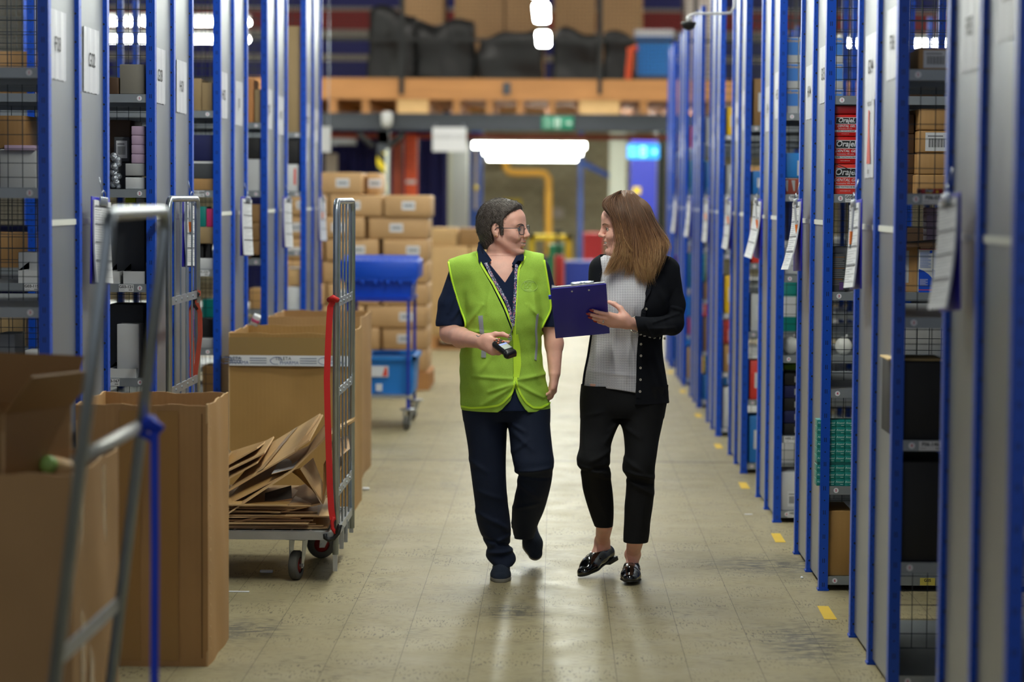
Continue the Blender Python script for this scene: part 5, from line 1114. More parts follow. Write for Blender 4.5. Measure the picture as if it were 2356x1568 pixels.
o = MB().box((x_l-.04, Dn, zb+3*bh), (x_l+.11, Dn+.09, zb+3*bh+.0095), mat('dark_teal_card', (10, 90, 90), .5)).build('card_divider'); tag(o, 'thin teal card divider between the two blocks of teal boxes', 'card')  # darker teal strip filling the gap between the two blocks
good(1908, 1175, 1962, RB, 6, M_cardB, 'brown carton on the lowest shelf marked 6', .3)
# wrapped round bags
def bag(x, y0, y1, D, k, label, rx=None):
    a = at(x, y1, D+.10); b = at(x, y0, D+.10); R = (b.z-a.z)/2; mb = MB(); mb.ball((0, 0, R), R, mat('white_plastic_bag', (224, 222, 216), .35, bump=.5, bscale=14), 12, sc=(.95, .8, 1))
    mb.tube([(R*.2, -.01, R*1.9), (R*.35, -.01, R*2.15), (R*.3, -.01, R*2.3)], R*.12, M_white, 6); o = mb.build('plastic_bag', None, (a.x, D+.10, shelf_z(k))); tag(o, label, 'bag', 'round white bags')
bag(1819, 782, 823, RC_, 4, 'round white plastic bag on the fourth right rack, left one'); bag(1940, 782, 823, RC_, 4, 'round white plastic bag seen behind the rack with teal boxes')
# fourth right rack (12 m) : blue picture packs in three layers
def pic(mb, w, h):
    mb.box((-w*.94, -.001, h*.30), (w*.94, 0, h*.97), mat('picture_blue', (70, 130, 214), .4)); mb.text('Alforex', h*.16, M_yel, frame((0, -.0014, h*.86), (1, 0, 0), (0, 0, 1)))
    for i, m in enumerate((M_or, mat('leaf_green', (90, 170, 60), .5), M_yel, M_or, MATS['pink_print'])): mb.ball((w*.45*cos(i*1.26), -.0006, h*.50+h*.1*sin(i*1.26)), h*.07, m, 5, sc=(1, .02, 1))
gP = 'blue picture packs on the fourth right rack'
for i, (y0, y1) in enumerate(((86, 144), (146, 203), (205, 262))):
    for j, (a, b) in enumerate(((1809, 1837), (1838, 1866), (1905, 1940))):
        good(a, y0, b, RC_, None if i < 2 else 1, M_white, 'blue and white picture pack on the fourth right rack, %s layer, %s' % (['top', 'middle', 'bottom'][i], ['left', 'centre', 'right of the post'][j]), .15, y1=y1, grp=gP, deco=pic, r=.001)
good(1803, 352, 1850, RC_, None, mat('sky_blue_card', (40, 130, 210), .5), 'sky blue carton on the fourth right rack second shelf', .25, y1=409, deco=lab(.6, .4, .25, .3, M_white, False))
def tri(mb, w, h):
    for i in range(3): x = -w*.7+i*w*.7; mb.add([(x-w*.25, -.001, h*.9), (x+w*.12, -.001, h*.9), (x+w*.1, -.001, h*.2), (x-w*.02, -.001, h*.2)], [(0, 3, 2, 1)], M_lg)
good(1803, 411, 1850, RC_, 2, mG('rust_card', (150, 66, 48)), 'rust red carton with pale triangles on the fourth right rack', .25, deco=tri)
good(1803, 838, 1845, RC_, None, mat('lime_print', (150, 200, 50), .5), 'lime and yellow pack under the fourth shelf of the fourth right rack', .15, y1=851, yoff=.2)
for i in range(5): good(1802, 858+i*29, 1842, RC_, None, M_nav if i % 2 else M_bk, 'dark navy carton in the low stack on the fourth right rack, %s' % ['topmost', 'second', 'third', 'fourth', 'lowest'][i], .2, y1=886+i*29, yoff=.05, grp='navy cartons', deco=lab(.6, .5, .3, .25, M_lg, False))
good(1800, 1086, 1845, RC_, 6, M_white, 'white carton with a barcode low on the fourth right rack', .25, deco=lab(.3, .3, .5, .2))
# second rack, lower dark goods
good(2070, 832, 2190, RA, 4, M_bk, 'large black carton low on the second right rack, above the F06 label', .35)
good(2072, 1062, 2190, RA, 5, M_bk, 'large black carton on the shelf below the F06 label', .35)
o = MB().rbox((-.1, 0, 0), (.08, .2, .006), mat('gold_paper', (206, 176, 120), .6, bump=.8, bscale=30), .002).build('torn_paper', None, (at(2120, 445, RA+.05).x, RA+.05, wz(2120, 832, RA+.02)+.001)); tag(o, 'torn gold paper lying on the large black carton on the right', 'paper')
# farther right racks: a few goods in each narrow opening
cols = [M_white, M_cardA, M_or2, M_tote, M_lg, M_yel, M_teal, M_cardD]; nmw = ['white', 'brown', 'light red', 'blue', 'grey', 'yellow', 'teal', 'dark brown']
tiers = {1: 'top', 2: 'second', 3: 'third', 4: 'fourth', 5: 'fifth', 6: 'lowest'}
rnd = random.Random(11)
for ri in (4, 5, 6, 7, 8):
    d = RD[ri]
    for k in range(1, 7):
        for j in range(2):
            m = rnd.randrange(8); x0 = XR+.05+j*.16; w = .07; h = rnd.uniform(.10, .30)
            rt = empty('carton', (x0+w, d+.03, shelf_z(k)), 0, '%s carton, %s shelf of the %s right rack, %s' % (nmw[m], tiers[k], OS[ri], ['nearer the aisle', 'further in'][j]), 'box', 'goods on the farther right racks')
            MB().rbox((-w, 0, 0), (w, .25, h), cols[m], .004).build('box_body', rt)
            MB().box((-w*.6, -.001, h*.3), (w*.5, 0, h*.7), M_paper).build('box_label', rt)
for ri in (2, 3, 4):
    d = LD[ri]
    for k in range(4, 7):
        m = rnd.randrange(8); x0 = XL-.05; w = .07; h = rnd.uniform(.12, .28)
        o = MB().rbox((x0-.34, d+.05, shelf_z(k)), (x0-.16, d+.3, shelf_z(k)+h), cols[m], .004).build('carton'); tag(o, '%s carton, %s shelf of the %s left rack' % (nmw[m], tiers[k], OS[ri]), 'box', 'goods on the lower left shelves')

# stock standing deeper inside the racks, seen through the wire
rnd = random.Random(23); deep = [M_dg, M_dk, M_cardD, M_tan, M_lg, M_nav]; dn = ['dark grey', 'dark brown', 'brown', 'tan', 'pale grey', 'navy']
for side, racks, rr_ in (('left', LD, ((2, -2.98, -2.62), (3, -3.36, -3.02))), ('right', RD, ((3, 1.70, 1.98), (4, 2.02, 2.34)))):
    for ri, xa_, xb_ in rr_:
        for k in range(1, 7):
            m = rnd.randrange(6); h = rnd.uniform(.16, .31)
            o = MB().rbox((xa_, racks[ri]+.04, shelf_z(k)), (xb_-rnd.uniform(0, .1), racks[ri]+.34, shelf_z(k)+h), deep[m], .005).build('carton')
            tag(o, '%s carton deep inside the %s %s rack, %s shelf' % (dn[m], OS[ri], side, tiers[k]), 'box', 'cartons deep inside the racks')
# ================================================================ implicit-surface modelling for figures
f4 = np.float32
def smin(a, b, k):
    h = np.clip(.5+.5*(b-a)/k, 0, 1); return b*(1-h)+a*h-k*h*(1-h)
class SF:
    def __init__(s, lo, hi, h, zs=None, cap=.15):
        s.x = np.arange(lo[0], hi[0], h, dtype=f4); s.y = np.arange(lo[1], hi[1], h, dtype=f4)
        s.z = np.arange(lo[2], hi[2], h, dtype=f4) if zs is None else np.array(zs, f4)
        s.F = np.full((len(s.x), len(s.y), len(s.z)), cap, f4)
    def app(s, fn, lo=None, hi=None, k=.01, op='u', pad=.03):
        if lo is None: sl = (slice(None),)*3
        else:
            sl = tuple(slice(max(0, int(np.searchsorted(c, lo[i]-pad))), int(np.searchsorted(c, hi[i]+pad))) for i, c in enumerate((s.x, s.y, s.z)))
        if any(q.start is not None and q.stop <= q.start for q in sl): return s
        d = fn(s.x[sl[0]][:, None, None], s.y[sl[1]][None, :, None], s.z[sl[2]][None, None, :])
        a = s.F[sl]
        if op == 'u': s.F[sl] = smin(a, d, k)
        elif op == 's': s.F[sl] = -smin(-a, d, k)
        elif op == 'i': s.F[sl] = -smin(-a, -d, k)
        elif op == '+': s.F[sl] = a+d
        return s
    def cone(s, a, b, r1, r2, k=.01, op='u', flat=None, fs=1.0):
        a = np.array(a, f4); b = np.array(b, f4); d = b-a; L2 = float(d@d)+1e-9; R = max(r1, r2)
        n = None if flat is None else np.array(Vector(flat).normalized(), f4)
        def fn(X, Y, Z):
            px, py, pz = X-a[0], Y-a[1], Z-a[2]
            t = np.clip((px*d[0]+py*d[1]+pz*d[2])/L2, 0, 1); px, py, pz = px-t*d[0], py-t*d[1], pz-t*d[2]
            q = px*px+py*py+pz*pz
            if n is not None: c = px*n[0]+py*n[1]+pz*n[2]; q = q+c*c*(fs*fs-1)
            return np.sqrt(q)-(r1+(r2-r1)*t)
        return s.app(fn, np.minimum(a, b)-R, np.maximum(a, b)+R, k, op)
    def ell(s, c, r, k=.01, op='u', R=None):
        c = np.array(c, f4); m = min(r); ri = [1/q for q in r]; Rm = None if R is None else np.array(R, f4)
        def fn(X, Y, Z):
            x, y, z = X-c[0], Y-c[1], Z-c[2]
            if Rm is not None: x, y, z = (Rm[0, 0]*x+Rm[0, 1]*y+Rm[0, 2]*z, Rm[1, 0]*x+Rm[1, 1]*y+Rm[1, 2]*z, Rm[2, 0]*x+Rm[2, 1]*y+Rm[2, 2]*z)
            k0 = np.sqrt((x*ri[0])**2+(y*ri[1])**2+(z*ri[2])**2); k1 = np.sqrt((x*ri[0]**2)**2+(y*ri[1]**2)**2+(z*ri[2]**2)**2)+1e-6
            return k0*(k0-1)/k1
        q = max(r); return s.app(fn, c-q, c+q, k, op)
    def loft(s, keys, k=.01, op='u', off=0.0, pw=2.0, z0=None, z1=None, fold=None):
        """keys: (z, cx, cy, a, b) descending or ascending in z"""
        K = sorted(keys); zz = [q[0] for q in K]; mx = max(max(q[3], q[4]) for q in K)
        lo = (min(q[1]-q[3] for q in K), min(q[2]-q[4] for q in K), zz[0] if z0 is None else z0); hi = (max(q[1]+q[3] for q in K), max(q[2]+q[4] for q in K), zz[-1] if z1 is None else z1)
        def fn(X, Y, Z):
            zf = Z.ravel()
            I = lambda i: smooth_interp(zf, zz, [q[i] for q in K])[None, None, :].astype(f4)
            cx, cy, a, b = I(1), I(2), I(3), I(4)
            d = ((np.abs((X-cx)/a)**pw+np.abs((Y-cy)/b)**pw)**(1/pw)-1)*np.minimum(a, b)+off
            if fold is not None: d = d+fold(X, Y, Z)
            return np.maximum(d, np.maximum(lo[2]-Z, Z-hi[2])).astype(f4)
        return s.app(fn, lo, hi, k, op)
    def at(s, p):
        idx = []; fr = []
        for i, c in enumerate((s.x, s.y, s.z)):
            j = int(np.searchsorted(c, p[i]))-1
            if j < 0 or j >= len(c)-1: return .15
            idx.append(j); fr.append((p[i]-c[j])/(c[j+1]-c[j]))
        i, j, k = idx; v = 0
        for a in (0, 1):
            for b in (0, 1):
                for c in (0, 1): v += float(s.F[i+a, j+b, k+c])*(fr[0] if a else 1-fr[0])*(fr[1] if b else 1-fr[1])*(fr[2] if c else 1-fr[2])
        return v
    def normal(s, p, e=.004):
        p = Vector(p); return Vector([s.at(p+v*e)-s.at(p-v*e) for v in (Vector((1, 0, 0)), Vector((0, 1, 0)), Vector((0, 0, 1)))]).normalized()
    def hit(s, x, y, D0=9.3, D1=10.8, out=0.0, fall=10.05):
        p0, p1 = Vector(at(x, y, D0)), Vector(at(x, y, D1)); n = 300
        prev = None
        for i in range(n):
            p = p0.lerp(p1, i/n)
            if s.at(p) < 0:
                a, b = p0.lerp(p1, (i-1)/n), p
                for _ in range(8):
                    m = (a+b)/2
                    if s.at(m) < 0: b = m
                    else: a = m
                return a+s.normal(a)*out
        return Vector(at(x, y, fall))
    def mesh(s):
        F = s.F; I = F < 0; nx, ny, nz = F.shape
        c = I[:-1, :-1, :-1].astype(np.uint8)
        for a, b, d in ((1,0,0),(0,1,0),(1,1,0),(0,0,1),(1,0,1),(0,1,1),(1,1,1)): c += I[a:nx-1+a, b:ny-1+b, d:nz-1+d]
        act = (c > 0) & (c < 8); ii, jj, kk = np.nonzero(act); N = len(ii)
        idx = np.full(act.shape, -1, np.int32); idx[ii, jj, kk] = np.arange(N)
        acc = np.zeros((N, 3)); cnt = np.zeros(N)
        cor = {(a, b, d): F[ii+a, jj+b, kk+d].astype(np.float64) for a in (0, 1) for b in (0, 1) for d in (0, 1)}
        for ax in range(3):
            for u in (0, 1):
                for v in (0, 1):
                    p = [0, 0, 0]; o = [q for q in range(3) if q != ax]; p[o[0]] = u; p[o[1]] = v; q = list(p); q[ax] = 1
                    va, vb = cor[tuple(p)], cor[tuple(q)]; m = (va < 0) != (vb < 0)
                    t = np.where(m, va/np.where(m, va-vb, 1), 0); pt = np.zeros((N, 3)); pt[:, 0], pt[:, 1], pt[:, 2] = p; pt[:, ax] = t
                    acc[m] += pt[m]; cnt[m] += 1
        acc /= cnt[:, None]
        V = np.stack([np.interp(ii+acc[:, 0], np.arange(nx), s.x), np.interp(jj+acc[:, 1], np.arange(ny), s.y), np.interp(kk+acc[:, 2], np.arange(nz), s.z)], 1)
        Q = []
        for ax in range(3):
            A = [slice(1, -1)]*3; A[ax] = slice(0, -1); B = list(A); B[ax] = slice(1, None)
            ia, ib = I[tuple(A)], I[tuple(B)]; m = ia != ib; p = np.stack(np.nonzero(m), 1)
            for q in range(3):
                if q != ax: p[:, q] += 1
            u, v = [q for q in range(3) if q != ax]
            if ax == 1: u, v = v, u
            e = np.eye(3, dtype=int); g = lambda du, dv: idx[tuple((p-du*e[u]-dv*e[v]).T)]
            f = np.stack([g(1, 1), g(0, 1), g(0, 0), g(1, 0)], 1); flip = ~I[tuple((p).T)]
            f[flip] = f[flip][:, ::-1]; Q.append(f)
        Q = np.concatenate(Q); Q = Q[(Q >= 0).all(1)]
        return V, Q
    def build(s, name, mats, parent=None, pick=None, origin=None, smooth_it=0):
        V, Q = s.mesh(); return np_mesh(name, V, Q, mats, parent, pick, smooth_it)
def woff(o):
    v = Vector((0, 0, 0))
    while o: v += o.location; o = o.parent
    return v
def np_mesh(name, V, Q, mats, parent=None, pick=None, smooth_it=0):
    if smooth_it:
        for _ in range(smooth_it):
            acc = np.zeros_like(V); cnt = np.zeros(len(V))
            for a in range(4):
                b = (a+1) % 4
                np.add.at(acc, Q[:, a], V[Q[:, b]]); np.add.at(cnt, Q[:, a], 1); np.add.at(acc, Q[:, b], V[Q[:, a]]); np.add.at(cnt, Q[:, b], 1)
            V = V*.4+.6*acc/np.maximum(cnt, 1)[:, None]
    off = np.array(woff(parent)[:])
    me = bpy.data.meshes.new(name); me.vertices.add(len(V)); me.vertices.foreach_set('co', (V-off).astype(f4).ravel())
    n = Q.shape[1]; me.loops.add(len(Q)*n); me.loops.foreach_set('vertex_index', Q.astype(np.int32).ravel()); me.polygons.add(len(Q)); me.polygons.foreach_set('loop_start', np.arange(0, len(Q)*n, n, dtype=np.int32)); me.polygons.foreach_set('loop_total', np.full(len(Q), n, np.int32))
    me.update(calc_edges=True); me.polygons.foreach_set('use_smooth', np.ones(len(Q), bool))
    for m in (mats if isinstance(mats, (list, tuple)) else [mats]): me.materials.append(m)
    if pick is not None: me.polygons.foreach_set('material_index', pick(V[Q].mean(1)).astype(np.int32))
    me.update(); o = bpy.data.objects.new(name, me); COL.objects.link(o)
    if parent: o.parent = parent
    return o
def smooth_interp(x, xp, fp):
    """monotone-ish cubic through the keys"""
    xp = np.array(xp, float); fp = np.array(fp, float)
    m = np.gradient(fp, xp) if len(xp) > 2 else np.full(len(xp), (fp[-1]-fp[0])/(xp[-1]-xp[0]))
    i = np.clip(np.searchsorted(xp, x)-1, 0, len(xp)-2); h = xp[i+1]-xp[i]; t = np.clip((x-xp[i])/h, 0, 1)
    return (2*t**3-3*t**2+1)*fp[i]+(t**3-2*t**2+t)*h*m[i]+(-2*t**3+3*t**2)*fp[i+1]+(t**3-t**2)*h*m[i+1]
def LK(rows):
    """outline rows (y, x_left, x_right, depth, half_depth) read off the figure -> loft keys"""
    out = []
    for y, xl, xr, D, hd in rows:
        a, b = at(xl, y, D), at(xr, y, D); out.append(((a.z+b.z)/2, (a.x+b.x)/2, D, (b.x-a.x)/2, hd))
    return out
def ridge_fn(rid):
    """cloth folds: rows (x0,y0,x1,y1,amp,width) drawn as ridges on the front of the cloth"""
    R = []
    for x0, y0, x1, y1, amp, w in rid:
        a, b = at(x0, y0, 10.1), at(x1, y1, 10.1); R.append((a.x, a.z, b.x, b.z, amp, w))
    def f(X, Y, Z):
        out = np.zeros(np.broadcast_shapes(X.shape, Z.shape), f4)
        for ax, az, bx, bz, amp, w in R:
            dx, dz = bx-ax, bz-az; L = dx*dx+dz*dz; t = np.clip(((X-ax)*dx+(Z-az)*dz)/L, 0, 1); q = (X-ax-t*dx)**2+(Z-az-t*dz)**2
            out = out-1.35*amp*np.exp(-q/(w*w))*(1-.5*np.abs(2*t-1))
        return out.astype(f4)
    return f
def ribbon(mb, S, pts, w, m, out=.002, t=.0012, n=10, px=True, fall=10.05):
    """flat band laid on a figure's surface along image polyline pts; w is its width in metres"""
    P = []
    seg = [(pts[i], pts[i+1]) for i in range(len(pts)-1)]
    for a, b in seg:
        for k in range(n): P.append((a[0]+(b[0]-a[0])*k/n, a[1]+(b[1]-a[1])*k/n))
    P.append(pts[-1]); W = [S.hit(x, y, out=out, fall=fall) for x, y in P]; Nn = [S.normal(p) for p in W]
    for _ in range(2): W = [W[0]]+[(W[i-1]+W[i]*2+W[i+1])/4 for i in range(1, len(W)-1)]+[W[-1]]
    vs = []
    for i, p in enumerate(W):
        tg = (W[min(i+1, len(W)-1)]-W[max(i-1, 0)]).normalized(); nn = Nn[i]; sd = tg.cross(nn)
        sd = sd.normalized()*w/2 if sd.length > 1e-6 else Vector((w/2, 0, 0))
        vs += [p-sd, p+sd, p+sd+nn*t, p-sd+nn*t]
    fs = []
    for i in range(len(W)-1):
        a = 4*i; b = a+4
        for k in range(4): fs.append((a+k, b+k, b+(k+1) % 4, a+(k+1) % 4))
    fs += [(0, 1, 2, 3), tuple(len(vs)-1-k for k in range(4))]
    mb.add(vs, fs, m, smooth=False); return W
def hand(S, wrist, fwd, pn, curls, thumb, side=1, sc=1.0, spread=.0, k=.004):
    """wrist point, forward direction, palm normal; side=+1 when the thumb lies on fwd x pn"""
    w = Vector(wrist); f = Vector(fwd).normalized(); n = Vector(pn); n = (n-f*n.dot(f)).normalized(); sd = f.cross(n)*side
    tips = []
    kn = [(.083, .027), (.087, .009), (.083, -.009), (.075, -.026)]; ln = [.072, .079, .073, .058]; rr = [.0088, .0090, .0086, .0078]
    for i in range(4):
        kp = w+f*kn[i][0]*sc+sd*kn[i][1]*sc-n*(.003 if i in (1, 2) else 0)*sc
        S.cone(w+sd*kn[i][1]*.55*sc+f*.008, kp, .0165*sc, .0118*sc, k=.012)
        sp = spread*(1.5-i); d = (f+sd*sp).normalized(); ax = d.cross(n).normalized(); p = kp; ang = 0; L = ln[i]*sc; pts = [kp]
        for j, fr in enumerate((.44, .31, .25)):
            ang += curls[i][j]; q = p+(d*cos(ang)+n*sin(ang))*L*fr; r0 = rr[i]*sc*(1-.09*j); S.cone(p, q, r0, r0*.93, k=k if j else .007); p = q; pts.append(q)
        tips.append((p, (p-pts[-2]).normalized(), (-n*cos(ang)+d*sin(ang)).normalized(), rr[i]*sc*.8, pts))
    S.cone(w+sd*.018*sc+f*.02*sc+n*.004, w+f*.06*sc-sd*.012*sc, .017*sc, .016*sc, k=.015)
    # thumb: leaves the side of the palm near its base
    tb = w+f*.018*sc+sd*.024*sc+n*.006*sc; a1 = Vector(thumb[0]); a2 = Vector(thumb[1]); a3 = Vector(thumb[2])
    V3 = lambda v: (f*v.x+sd*v.y+n*v.z).normalized()
    p1 = tb+V3(a1)*.040*sc; p2 = p1+V3(a2)*.032*sc; p3 = p2+V3(a3)*.024*sc
    S.cone(tb, p1, .0165*sc, .0115*sc, k=.014); S.cone(p1, p2, .0108*sc, .0100*sc, k=.006); S.cone(p2, p3, .0100*sc, .0082*sc, k=.005)
    tips.append((p3, (p3-p2).normalized(), None, .008*sc, [tb, p1, p2, p3]))
    return tips, f, sd, n
def head(S, o, fwd, up, sc=1.0, smile=1.0, sx=1.0, open_=1.0, fh=0.0):
    """face modelled in a frame: x forward, y left, z up"""
    o = Vector(o); f = Vector(fwd).normalized(); u = Vector(up); u = (u-f*u.dot(f)).normalized(); l = u.cross(f)
    R = np.array([[f.x, f.y, f.z], [l.x, l.y, l.z], [u.x, u.y, u.z]])
    W = lambda x, y, z: o+(f*x+l*y+u*z)*sc
    E = lambda c, r, k=.01, op='u': S.ell(W(*c), [q*sc for q in r], k=k, op=op, R=R)
    C = lambda a, b, r1, r2, k=.01, op='u', **kw: S.cone(W(*a), W(*b), r1*sc, r2*sc, k=k, op=op, **kw)
    E((-.018, 0, .036), (.096, .073, .083)); E((.030, 0, -.015), (.056, .058, .082), k=.03)
    E((.058+fh, 0, .045), (.030, .050, .036), k=.03)
    for s in (-1, 1):
        C((-.004, s*.052, -.040), (.066, s*.014, -.091), .017, .015, k=.025)
        E((.054, s*.038, -.022), (.027, .023, .021), k=.018)
        C((.079+fh*.5, s*.010, .020), (.066, s*.045, .022), .010, .009, k=.014)
    E((.076, 0, -.090), (.014, .016, .014), k=.014)
    E((.076, 0, -.055), (.018, .027, .022), k=.015)      # muzzle
    C((.0855, 0, .020), (.1035, 0, -.021), .0072, .0098, k=.012); E((.105, 0, -.022), (.0100, .0098, .0090), k=.006)
    for s in (-1, 1):
        E((.094, s*.0115, -.027), (.0095, .0068, .0065), k=.005)
        E((.090, s*.031, .002), (.016, .0165, .0115), k=.008, op='s')
        E((.101, s*.0055, -.0345), (.004, .003, .003), k=.003, op='s')
        # lids
        for a, b in (((.0795, s*.018, .001), (.0825, s*.030, .0080)), ((.0825, s*.030, .0080), (.0735, s*.045, .001))): C(a, b, .0026, .0026, k=.003)
        for a, b in (((.0795, s*.018, -.001), (.080, s*.030, -.0060)), ((.080, s*.030, -.0060), (.0725, s*.044, -.001))): C(a, b, .0026, .0026, k=.003)
        # smiling cheek and fold
        E((.071, s*.034, -.033), (.017, .018, .015), k=.012)
        C((.090, s*.020, -.032), (.076, s*.036, -.054), .0026, .0020, k=.006, op='s')
    # lips and parted mouth; corners pulled up
    cz = -.049+.0055*smile
    for s in (-1, 1):
        C((.0928, 0, -.0510), (.075, s*.030, cz+.001), .0046, .0022, k=.004); C((.0908, 0, -.0645), (.074, s*.029, cz-.001), .0056, .0024, k=.004)
    E((.090, 0, -.0560), (.015, .023, .0038*open_), k=.002, op='s'); E((.088, 0, -.078), (.010, .016, .005), k=.008, op='s')
    for s in (-1, 1):   # ears
        E((-.010, s*.074, -.002), (.017, .0075, .029), k=.006); E((-.004, s*.080, .004), (.009, .005, .016), k=.004, op='s'); E((-.004, s*.074, -.026), (.008, .006, .009), k=.005)
    L = lambda V: np.stack([((V-np.array(o))@R[i])/sc for i in range(3)], 1)
    return W, L, (f, l, u)
def face_parts(par, W, fr, sc, iris, brow, offs, teeth=True, S=None):
    f, l, u = fr
    def on(y, z, o=.0005):
        for k in range(120):
            p = W(.13-.0007*k, y, z)
            if S.at(p) < 0: return p+f*o-offs
        return W(.08, y, z)-offs
    mb = MB(); mi = mat('iris_'+iris[0], iris[1], .3); ms = mat('eye_white', (222, 218, 214), .25)
    for s in (-1, 1):
        c = W(.0715, s*.031, .0005)-offs; mb.ball(c, .0120*sc, ms, 12)
        g = (f*1.0+l*s*.10).normalized(); mb.ball(c+g*.0085*sc, .0052*sc, mi, 8); mb.ball(c+g*.0118*sc, .0026*sc, M_ink, 6)
    mb.build('eyes', par)
    mb = MB(); me_ = mat('brow_'+iris[0], brow, .8)
    for s in (-1, 1):
        P = [on(s*.013, .0195), on(s*.020, .0225), on(s*.028, .0245), on(s*.036, .0240), on(s*.044, .0215), on(s*.050, .0180)]
        mb.tube(P, .002*sc, me_, 6, rad=[.0016*sc, .0021*sc, .0021*sc, .0019*sc, .0014*sc, .0007*sc])
        mb.tube([W(.0815, s*.018, .002)-offs, W(.0850, s*.026, .0082)-offs, W(.0848, s*.034, .0088)-offs, W(.0775, s*.0455, .0030)-offs], .0009*sc, M_ink, 5)
    mb.build('eyebrows', par)
    if teeth:
        mb = MB(); mt = mat('teeth', (232, 228, 216), .25); mb.rbox((.070*sc, -.017*sc, -.0605*sc), (.0895*sc, .017*sc, -.0525*sc), mt, .003*sc, Matrix.Translation(W(0, 0, 0)-offs) @ Matrix(((f.x, l.x, u.x, 0), (f.y, l.y, u.y, 0), (f.z, l.z, u.z, 0), (0, 0, 0, 1)))); mb.build('teeth', par)
def shoe_frame(o, toe, up):
    x = Vector(toe).normalized(); z = Vector(up); z = (z-x*z.dot(x)).normalized(); y = z.cross(x)
    return Matrix(((x.x, y.x, z.x, o[0]), (x.y, y.y, z.y, o[1]), (x.z, y.z, z.z, o[2]), (0, 0, 0, 1)))
def local_sf(lo, hi, h): return SF(lo, hi, h)
def build_shoe(name, kind, M, parent, sc=1.0):
    """shoe modelled toe along +x, sole at z=0, then placed with M"""
    S = local_sf((-.14, -.065, -.03), (.15, .065, .13), .0022)
    S.cone((-.095, 0, .040), (-.03, 0, .042), .031, .036, k=.02, flat=(0, 0, 1), fs=.9); S.cone((-.03, 0, .038), (.055, .004, .030), .036, .043, k=.02, flat=(0, 0, 1), fs=1.15)
    S.cone((.055, .004, .024), (.098, .006, .020), .043, .033, k=.02, flat=(0, 0, 1), fs=1.35)
    S.cone((-.02, 0, .055), (.045, .002, .045), .026, .026, k=.02)
    z0 = .012 if kind == 'loafer' else .016
    S.app(lambda X, Y, Z: (z0-Z)+X*0+Y*0, k=.002, op='i')
    if kind == 'loafer':
        S.ell((-.050, 0, .082), (.062, .029, .046), k=.005, op='s'); S.cone((-.085, 0, .05), (-.03, 0, .055), .022, .022, k=.004, op='s')
        for a in range(-6, 7):   # apron seam
            pass
    else: S.ell((-.060, 0, .085), (.045, .030, .035), k=.006, op='s')
    V, Q = S.mesh(); V = np.array([(M @ Vector(v*sc))[:] for v in V])
    m = mat('patent_leather', (10, 10, 12), .08, coat=1.0) if kind == 'loafer' else mat('navy_shoe_fabric', (30, 40, 58), .9, bump=.4, bscale=300)
    o = np_mesh(name, V, Q, m, parent)
    S2 = local_sf((-.14, -.065, -.03), (.15, .065, .05), .0022)
    foot = lambda X, Y, Z, g=0: None
    S2.cone((-.092, 0, .01), (-.03, 0, .01), .032+.001, .031, k=.015); S2.cone((-.03, 0, .01), (.055, .004, .01), .031, .0445, k=.015); S2.cone((.055, .004, .01), (.098, .006, .01), .0445, .034, k=.015)
    zl, zh = (.0, .013) if kind == 'loafer' else (0, .019)
    if kind == 'loafer':
        S2.app(lambda X, Y, Z: np.maximum(np.where(X > -.055, .007, -.004)-Z, Z-zh)+Y*0, k=.001, op='i')
        S2.app(lambda X, Y, Z: np.maximum(np.maximum(np.abs(X+.090)-.032, np.abs(Y)-.028), np.abs(Z-.003)-.010).astype(f4), k=.006)
        ms = mat('black_sole', (16, 15, 15), .5)
    else:
        S2.app(lambda X, Y, Z: np.maximum(zl-Z, Z-zh)+X*0+Y*0, k=.002, op='i'); ms = mat('grey_sole', (128, 124, 114), .7)
    V, Q = S2.mesh(); V = np.array([(M @ Vector(v*sc))[:] for v in V]); np_mesh('sole', V, Q, ms, o)
    off = woff(parent)
    mb = MB(); T = Matrix.Translation(-off) @ M @ Matrix.Scale(sc, 4)
    if kind == 'loafer':
        mm = m; pts = [(.0, -.034, .052), (.035, -.036, .046), (.07, -.026, .046), (.083, 0, .045), (.07, .032, .046), (.035, .042, .046), (.0, .036, .052)]
        mb.tube(pts, .0022, mm, 6, T); mb.tube([(.006, -.036, .045), (.010, -.020, .066), (.012, .0, .0735), (.010, .022, .066), (.006, .040, .045)], .0055, mm, 6, T)
        for s in (-1, 1): mb.cyl((.014, s*.006, .076), (.036, s*.016, .066), .0035, mm, 6, .006, M=T)
        mb.tube([(-.02, -.030, .070), (.004, -.018, .0735), (.008, 0, .075), (.004, .018, .0735), (-.02, .030, .070)], .0022, mm, 6, T)
        mb.build('apron_and_tassels', o)
    else:
        ml = mat('shoe_piping', (200, 206, 214), .5)
        for x in (.0, .028):
            for s in (-1, 1): mb.tube([(x, s*.040, .040), (x+.004, s*.030, .061-.25*x), (x+.008, s*.018, .069-.3*x)], .0014, ml, 5, T)
        mb.tube([(-.01, 0, .082), (.02, .001, .072), (.05, .003, .062)], .0022, m, 5, T); mb.build('piping', o)
    return o
def lipmask(L):
    def seg(a, b):
        a = np.array(a); d = np.array(b)-a; t = np.clip(((L-a)@d)/(d@d), 0, 1); return np.linalg.norm(L-a-t[:, None]*d, axis=1), t
    m = np.zeros(len(L), bool)
    for s in (-1, 1):
        for a, b, r in (((.0928, 0, -.0510), (.075, s*.030, -.0425), .0056), ((.0908, 0, -.0645), (.074, s*.029, -.0445), .0064)):
            q, t = seg(a, b); m |= (q < r*(1-.45*t)) & (L[:, 0] > .074)
    return m
